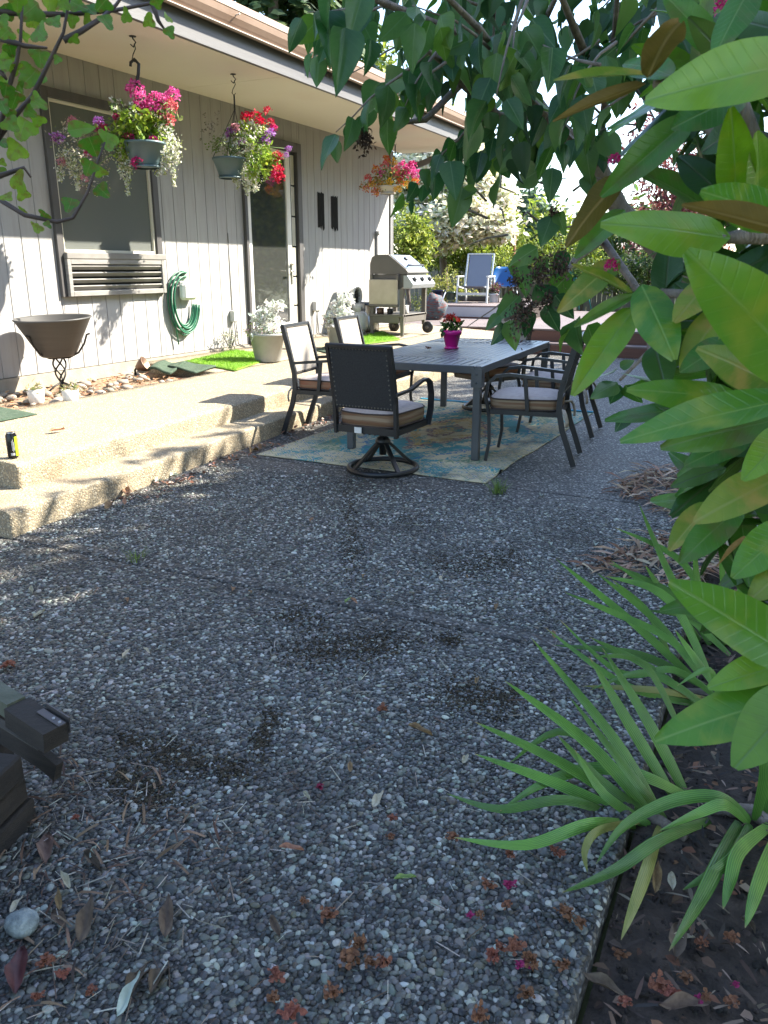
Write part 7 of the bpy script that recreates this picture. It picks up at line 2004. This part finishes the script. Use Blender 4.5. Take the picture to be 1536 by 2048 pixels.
for (px, py, s_) in ((700, 1925, 52), (770, 1930, 46), (740, 1930, 34), (655, 1835, 40), (715, 1890, 44), (550, 1955, 40), (665, 1990, 40), (545, 2000, 30), (585, 2030, 52), (765, 1422, 32), (785, 1640, 24), (780, 1678, 22), (607, 1808, 26), (975, 1775, 34), (1015, 1815, 30), (960, 1835, 24), (905, 1680, 34), (1020, 1715, 26), (1115, 1712, 40), (1130, 1830, 44), (1160, 1850, 34), (985, 1920, 44), (1030, 1900, 44), (1060, 1930, 46), (1000, 1900, 30), (1125, 1935, 38), (1050, 1995, 44), (960, 2035, 44), (1240, 1915, 34), (1320, 1975, 44), (1340, 1990, 36), (1370, 1960, 30), (1405, 1890, 34), (1410, 2000, 30), (1460, 1880, 34), (1250, 2010, 34), (1465, 2010, 34), (90, 1930, 40), (125, 1955, 34), (185, 1985, 30), (75, 2000, 30), (150, 1640, 20), (15, 1335, 34)):
    fallen(px, py, s_ * 1.05, 'fallen_brown', 'b', 'crumpled rusty brown fallen blossom on the ' + ('dark soil bed at the lower right' if px >= 1225 else 'slab in the lower left corner' if px < 250 else 'slab at the bottom centre' if px < 850 and py > 1780 else 'slab among the lower right blossoms' if py > 1650 else 'slab well away from the other blossoms'), .012 if px < 1225 else -.035, BG)
for (px, py, s_, lab) in ((640, 1578, 26, 'magenta fallen petal in the middle of the slab'), (1018, 1776, 34, 'magenta fallen blossom left of the near iris blades'), (1042, 1935, 34, 'magenta fallen blossom among brown ones at the bottom'), (940, 1835, 24, 'dull pink fallen petal near the bottom centre'), (1395, 2005, 30, 'magenta fallen petal on the soil at the lower right'), (1470, 1975, 18, 'small pink petal on the soil near the right edge')):
    fallen(px, py, s_, 'fallen_pink', 'b', lab, .012 if px < 1225 else -.035)
LV = [(865, 1475, 56, 'fallen_tan', 'brown and yellow fallen leaf standing out right of the slab middle', 1.4), (745, 1618, 46, 'fallen_pale', 'cream torn leaf in the middle of the slab', 0), (620, 1603, 30, 'fallen_pale', 'cream fallen petal beside the magenta petal', 1), (700, 1548, 28, 'fallen_tan', 'olive curled leaf scrap near the magenta petal', .5), (608, 1705, 46, 'fallen_tan', 'curled rusty leaf left of the cream torn leaf', 1.9), (832, 1758, 42, 'fallen_green', 'green yellow leaf fragment in the lower middle', 2.3),
      (68, 1238, 36, 'fallen_pale', 'pale leaf near the left edge below the joint', .3), (65, 1188, 26, 'fallen_pale', 'small pale leaf at left just below the joint', 1), (245, 1318, 28, 'fallen_pale', 'thin cream leaf left of centre', .2), (300, 1310, 22, 'fallen_pale', 'short cream leaf right of the thin one', 1.3), (255, 1205, 26, 'fallen_tan', 'tan leaf below the joint at left', .9), (1102, 1092, 24, 'fallen_mint', 'mint white leaf at right, left one of a pair', .4), (1190, 1092, 34, 'fallen_mint', 'mint white leaf at right, right one of a pair', .1), (1082, 993, 26, 'fallen_mint', 'mint white leaf by the crack near the rug corner', .2), (882, 1163, 18, 'fallen_pale', 'small cream petal on the slab between joint and rug', .5), (935, 1160, 16, 'fallen_tan', 'small orange leaf scrap on the slab', .5), (465, 1183, 26, 'fallen_tan', 'orange leaf above the joint line', .4), (503, 1188, 20, 'fallen_tan', 'orange leaf scrap right next to its twin above the joint', .9), (690, 1208, 30, 'fallen_green', 'green yellow leaf at the end of the joint', .1), (715, 1210, 22, 'fallen_tan', 'orange leaf at the end of the joint', 1.2), (620, 1045, 22, 'fallen_tan', 'tan leaf above the slab middle', .2), (725, 1157, 22, 'fallen_tan', 'rusty leaf in the moss streak', .3), (990, 1222, 34, 'fallen_tan', 'brown curled leaf left of the iris tips', .2), (1108, 1280, 26, 'fallen_tan', 'tan leaf under the iris tips', .4), (950, 1370, 26, 'fallen_tan', 'rusty leaf under the leftmost iris tip', .1), (925, 1530, 30, 'fallen_pale', 'tan seed husk left of the iris blades', .0),
      (30, 1990, 100, 'fallen_red', 'long dark red leaf at the lower left corner', .75), (330, 1880, 80, 'fallen_grey', 'grey curled leaf in the lower left litter', .6), (130, 1860, 60, 'fallen_grey', 'brown dry leaf left of the stone', 1.2), (255, 2000, 90, 'fallen_grey', 'grey leaf at the bottom left', .3), (140, 1782, 40, 'fallen_pale', 'yellow cream leaf in the lower left litter', 1.2), (120, 1825, 40, 'fallen_tan', 'golden brown leaf in the lower left litter', .8), (235, 2038, 70, 'fallen_mint', 'pale green leaf cut by the bottom edge', .1), (200, 1745, 66, 'fallen_grey', 'tan grey leaf below the timbers', 1.2), (90, 1730, 90, 'fallen_grey', 'long brown curled leaf in front of the timbers', .8), (160, 1890, 80, 'fallen_grey', 'brown leaf pointing at the stone', .5), (300, 1990, 90, 'fallen_grey', 'thin dark leaf at the bottom', .35), (20, 1830, 34, 'fallen_pale', 'cream leaf at the left edge', .2), (180, 1720, 30, 'fallen_mint', 'white petal below the timbers', .2), (560, 1880, 56, 'fallen_grey', 'dark brown folded leaf left of the bottom blossoms', .9),
      (1350, 1925, 90, 'fallen_grey', 'long brown leaf on the soil below the iris', .05), (1255, 2000, 76, 'fallen_grey', 'dark brown broad leaf on the soil beside the slab edge', 1.6), (1310, 1790, 60, 'fallen_tan', 'orange brown leaf on the soil under the drooping iris', .1), (1345, 1785, 40, 'fallen_pale', 'white leaf scrap on the soil under the drooping iris', .2), (1420, 2010, 90, 'fallen_grey', 'long grey brown leaf on the soil at the bottom right', 2.2), (1480, 1790, 70, 'fallen_grey', 'grey leaf on the soil under the right iris', .9), (1510, 1870, 50, 'fallen_grey', 'brown leaf on the soil at the right edge', .5), (1440, 1480, 50, 'fallen_tan', 'brown leaf on the soil behind the rhododendron leaf', 1.2), (1390, 1880, 40, 'fallen_pale', 'pale stick like leaf on the soil', 2.0),
      (210, 1020, 44, 'fallen_tan', 'rusty leaf at the foot of the lower step', .3), (255, 995, 40, 'fallen_tan', 'brown leaf heap end at the step foot', .8), (310, 966, 30, 'fallen_mint', 'white scrap at the foot of the step', .2), (340, 952, 34, 'fallen_mint', 'white twig like scrap along the step foot', .1), (500, 905, 40, 'fallen_tan', 'orange leaf at the step foot near the rug', .2), (520, 900, 30, 'fallen_tan', 'tan leaf between step and rug corner', .7)]
for (px, py, s_, k_, lab, an) in LV:
    fallen(px, py, s_, k_, 'l', lab, .012 if px < 1225 else -.035, None, an)
fallen(857, 698, 16, 'fallen_grey', 'b', 'small dark leaf lying on the patio table', .755)
p = onz(120, 860, zpad(-4.6))
o_ = fallen(130, 860, 30, 'fallen_tan', 'l', 'yellow leaf on the sunny terrace behind the can', zpad(-4.6) + .008)
# dry leaves blown between step and rug
n = 260
P = np.stack([rng.uniform(-4.0, -3.45, n), rng.uniform(3.6, 7.2, n), rng.uniform(.008, .03, n)], 1)
P[:, 0] = [xlow(q) + .03 + abs(rng.normal()) * .14 for q in P[:, 1]]
tag(link('leaf_litter', scatter('leaf_litter', QUADLEAF_V, QUADLEAF_F, P, rot_rand(n, .6), rng.uniform(.02, .06, (n, 1)) * np.array([[.8, 1, 1]]), vary([(.22, .1, .06), (.3, .16, .1), (.12, .07, .05), (.4, .3, .25)], n, .3)), 'dry_litter'), 'dry leaves blown along the foot of the concrete steps', 'leaf litter', kind='stuff')
n = 300
P = np.stack([rng.uniform(-2.0, -1.15, n), rng.uniform(.75, 1.5, n), rng.uniform(.01, .03, n)], 1)
tag(link('leaf_litter', scatter('leaf_litter', STRIP_V, STRIP_F, P, rot_rand(n, .4), rng.uniform(.025, .085, (n, 1)) * np.array([[1.0, 1, 1.3]]), vary([(.11, .06, .04), (.16, .1, .065), (.06, .037, .028), (.22, .14, .09)], n, .3)), 'dry_litter'), 'dark curled leaf litter in the lower left corner', 'leaf litter', kind='stuff')
# stone at the lower left
V3 = V2 * 0
S2, F3 = subdiv(SPH_V, SPH_F)
S2 = np.array([Vector(v) * (1 + .12 * noise.noise((v[0] * 1.5, v[1] * 1.5, v[2] * 1.5)) + .03 * noise.noise((v[0] * 8, v[1] * 8, v[2] * 8))) for v in S2]) * np.array([.04, .034, .026])
o = link('stone', np_mesh('stone', S2, np.array(F3), None, True), mat('lichen_stone', (.12, .14, .14), .9, (.28, .31, .29), ns=40, bump=.6, bs=90))
p = onz(47, 1862, .0); o.location = (p.x, p.y, .022)
tag(o, 'round lichen grey stone in the lower left litter', 'stone')

# ---- timbers at the left edge
mat('old_timber', (.016, .013, .011), .9, (.034, .027, .022), ns=5, stretch=(1, 1, 8), bump=.5, bs=60)
mat('mossy_timber', (.07, .075, .05), .9, (.12, .125, .095), ns=9, bump=.5, bs=80)
A, B = onz(-40, 1770, 0), onz(80, 1640, 0)
d = (A - B); d.z = 0; d.normalize(); nrm = Vector((d.y, -d.x, 0))
if nrm.dot(CAMP - B) > 0: nrm = -nrm
st = thing('timber_stack', 'dark stacked landscape timbers at the left edge of the slab', 'timbers', (B.x, B.y, 0))
for k in range(3):
    ln = .9
    c = B + d * (ln / 2 + .012 * k) + nrm * (.06 + .008 * (k % 2)) + Vector((0, 0, .038 + .075 * k))
    M = Matrix.Translation(c) @ Matrix(((d.x, nrm.x, 0), (d.y, nrm.y, 0), (0, 0, 1))).to_4x4()
    m = MB(); m.box((0, 0, 0), (ln, .11, .071), M=M, bev=.006); m.build('timber', 'old_timber', st)
bn = thing('timber_bench', 'weathered wooden bench end with metal bracket at the left edge', 'bench', (B.x, B.y, 0))
E1, E0 = onz(112, 1468, .25), onz(-260, 1225, .36)
dv = (E1 - E0).normalized(); sd_ = dv.cross(Vector((0, 0, 1))).normalized(); upv = sd_.cross(dv)
m = MB(); m.bar([E0, E0.lerp(E1, .82)], .055, .05); bm_ = m.build('beam', 'mossy_timber', bn)
m = MB(); m.bar([E0.lerp(E1, .822) - upv * .012, E1 - upv * .012], .075, .06); m.build('beam_end', 'old_timber', bn)
P1, P0 = onz(116, 1535, .13), onz(-260, 1300, .27)
m = MB(); m.bar([P0, P0.lerp(P1, .93), P1 - Vector((0, 0, .012))], .024, .06, up=(0, 0, 1)); m.build('plank', 'old_timber', bn)
m = MB(); m.bar([P0 + Vector((0, 0, .0315)), P0.lerp(P1, .93) + Vector((0, 0, .0315))], .0245, .003, up=(0, 0, 1)); m.build('lit_plank_edge', mat('lit_edge', (.07, .062, .05), .9, (.1, .09, .075), ns=8), bn)  # paler strip paints the light along the plank's top edge
M = Matrix(((dv.x, sd_.x, upv.x, 0), (dv.y, sd_.y, upv.y, 0), (dv.z, sd_.z, upv.z, 0), (0, 0, 0, 1)))
c = E1 - dv * .045 + upv * .0215 - sd_ * .018
m = MB(); m.box((0, 0, 0), (.1, .022, .005), M=Matrix.Translation(c) @ M, bev=.001); m.box((0, -.0215, -.012), (.1, .004, .05), M=Matrix.Translation(c) @ M)
br = m.build('bracket', mat('rust_metal', (.12, .11, .11), .45, metal=.7), bn)
for xx_ in (.012, .038):
    m = MB(); m.lathe([(.005, 0), (.005, .003), (.002, .005), (0, .0055)], 10, M=Matrix.Translation(c + dv * xx_ + upv * .0025) @ M); m.build('bolt', mat('dull_bolt', (.3, .3, .32), .4, metal=.8), br)
q0, q1 = onz(140, 1440, .0), onz(5, 1470, 0)
for (pp) in (E1.lerp(E0, .35), E1.lerp(E0, .95)):
    m = MB(); m.bar([(pp.x, pp.y, 0), (pp.x, pp.y, pp.z - .04)], .08, .08, up=(0, 1, 0)); m.build('leg', 'old_timber', bn)
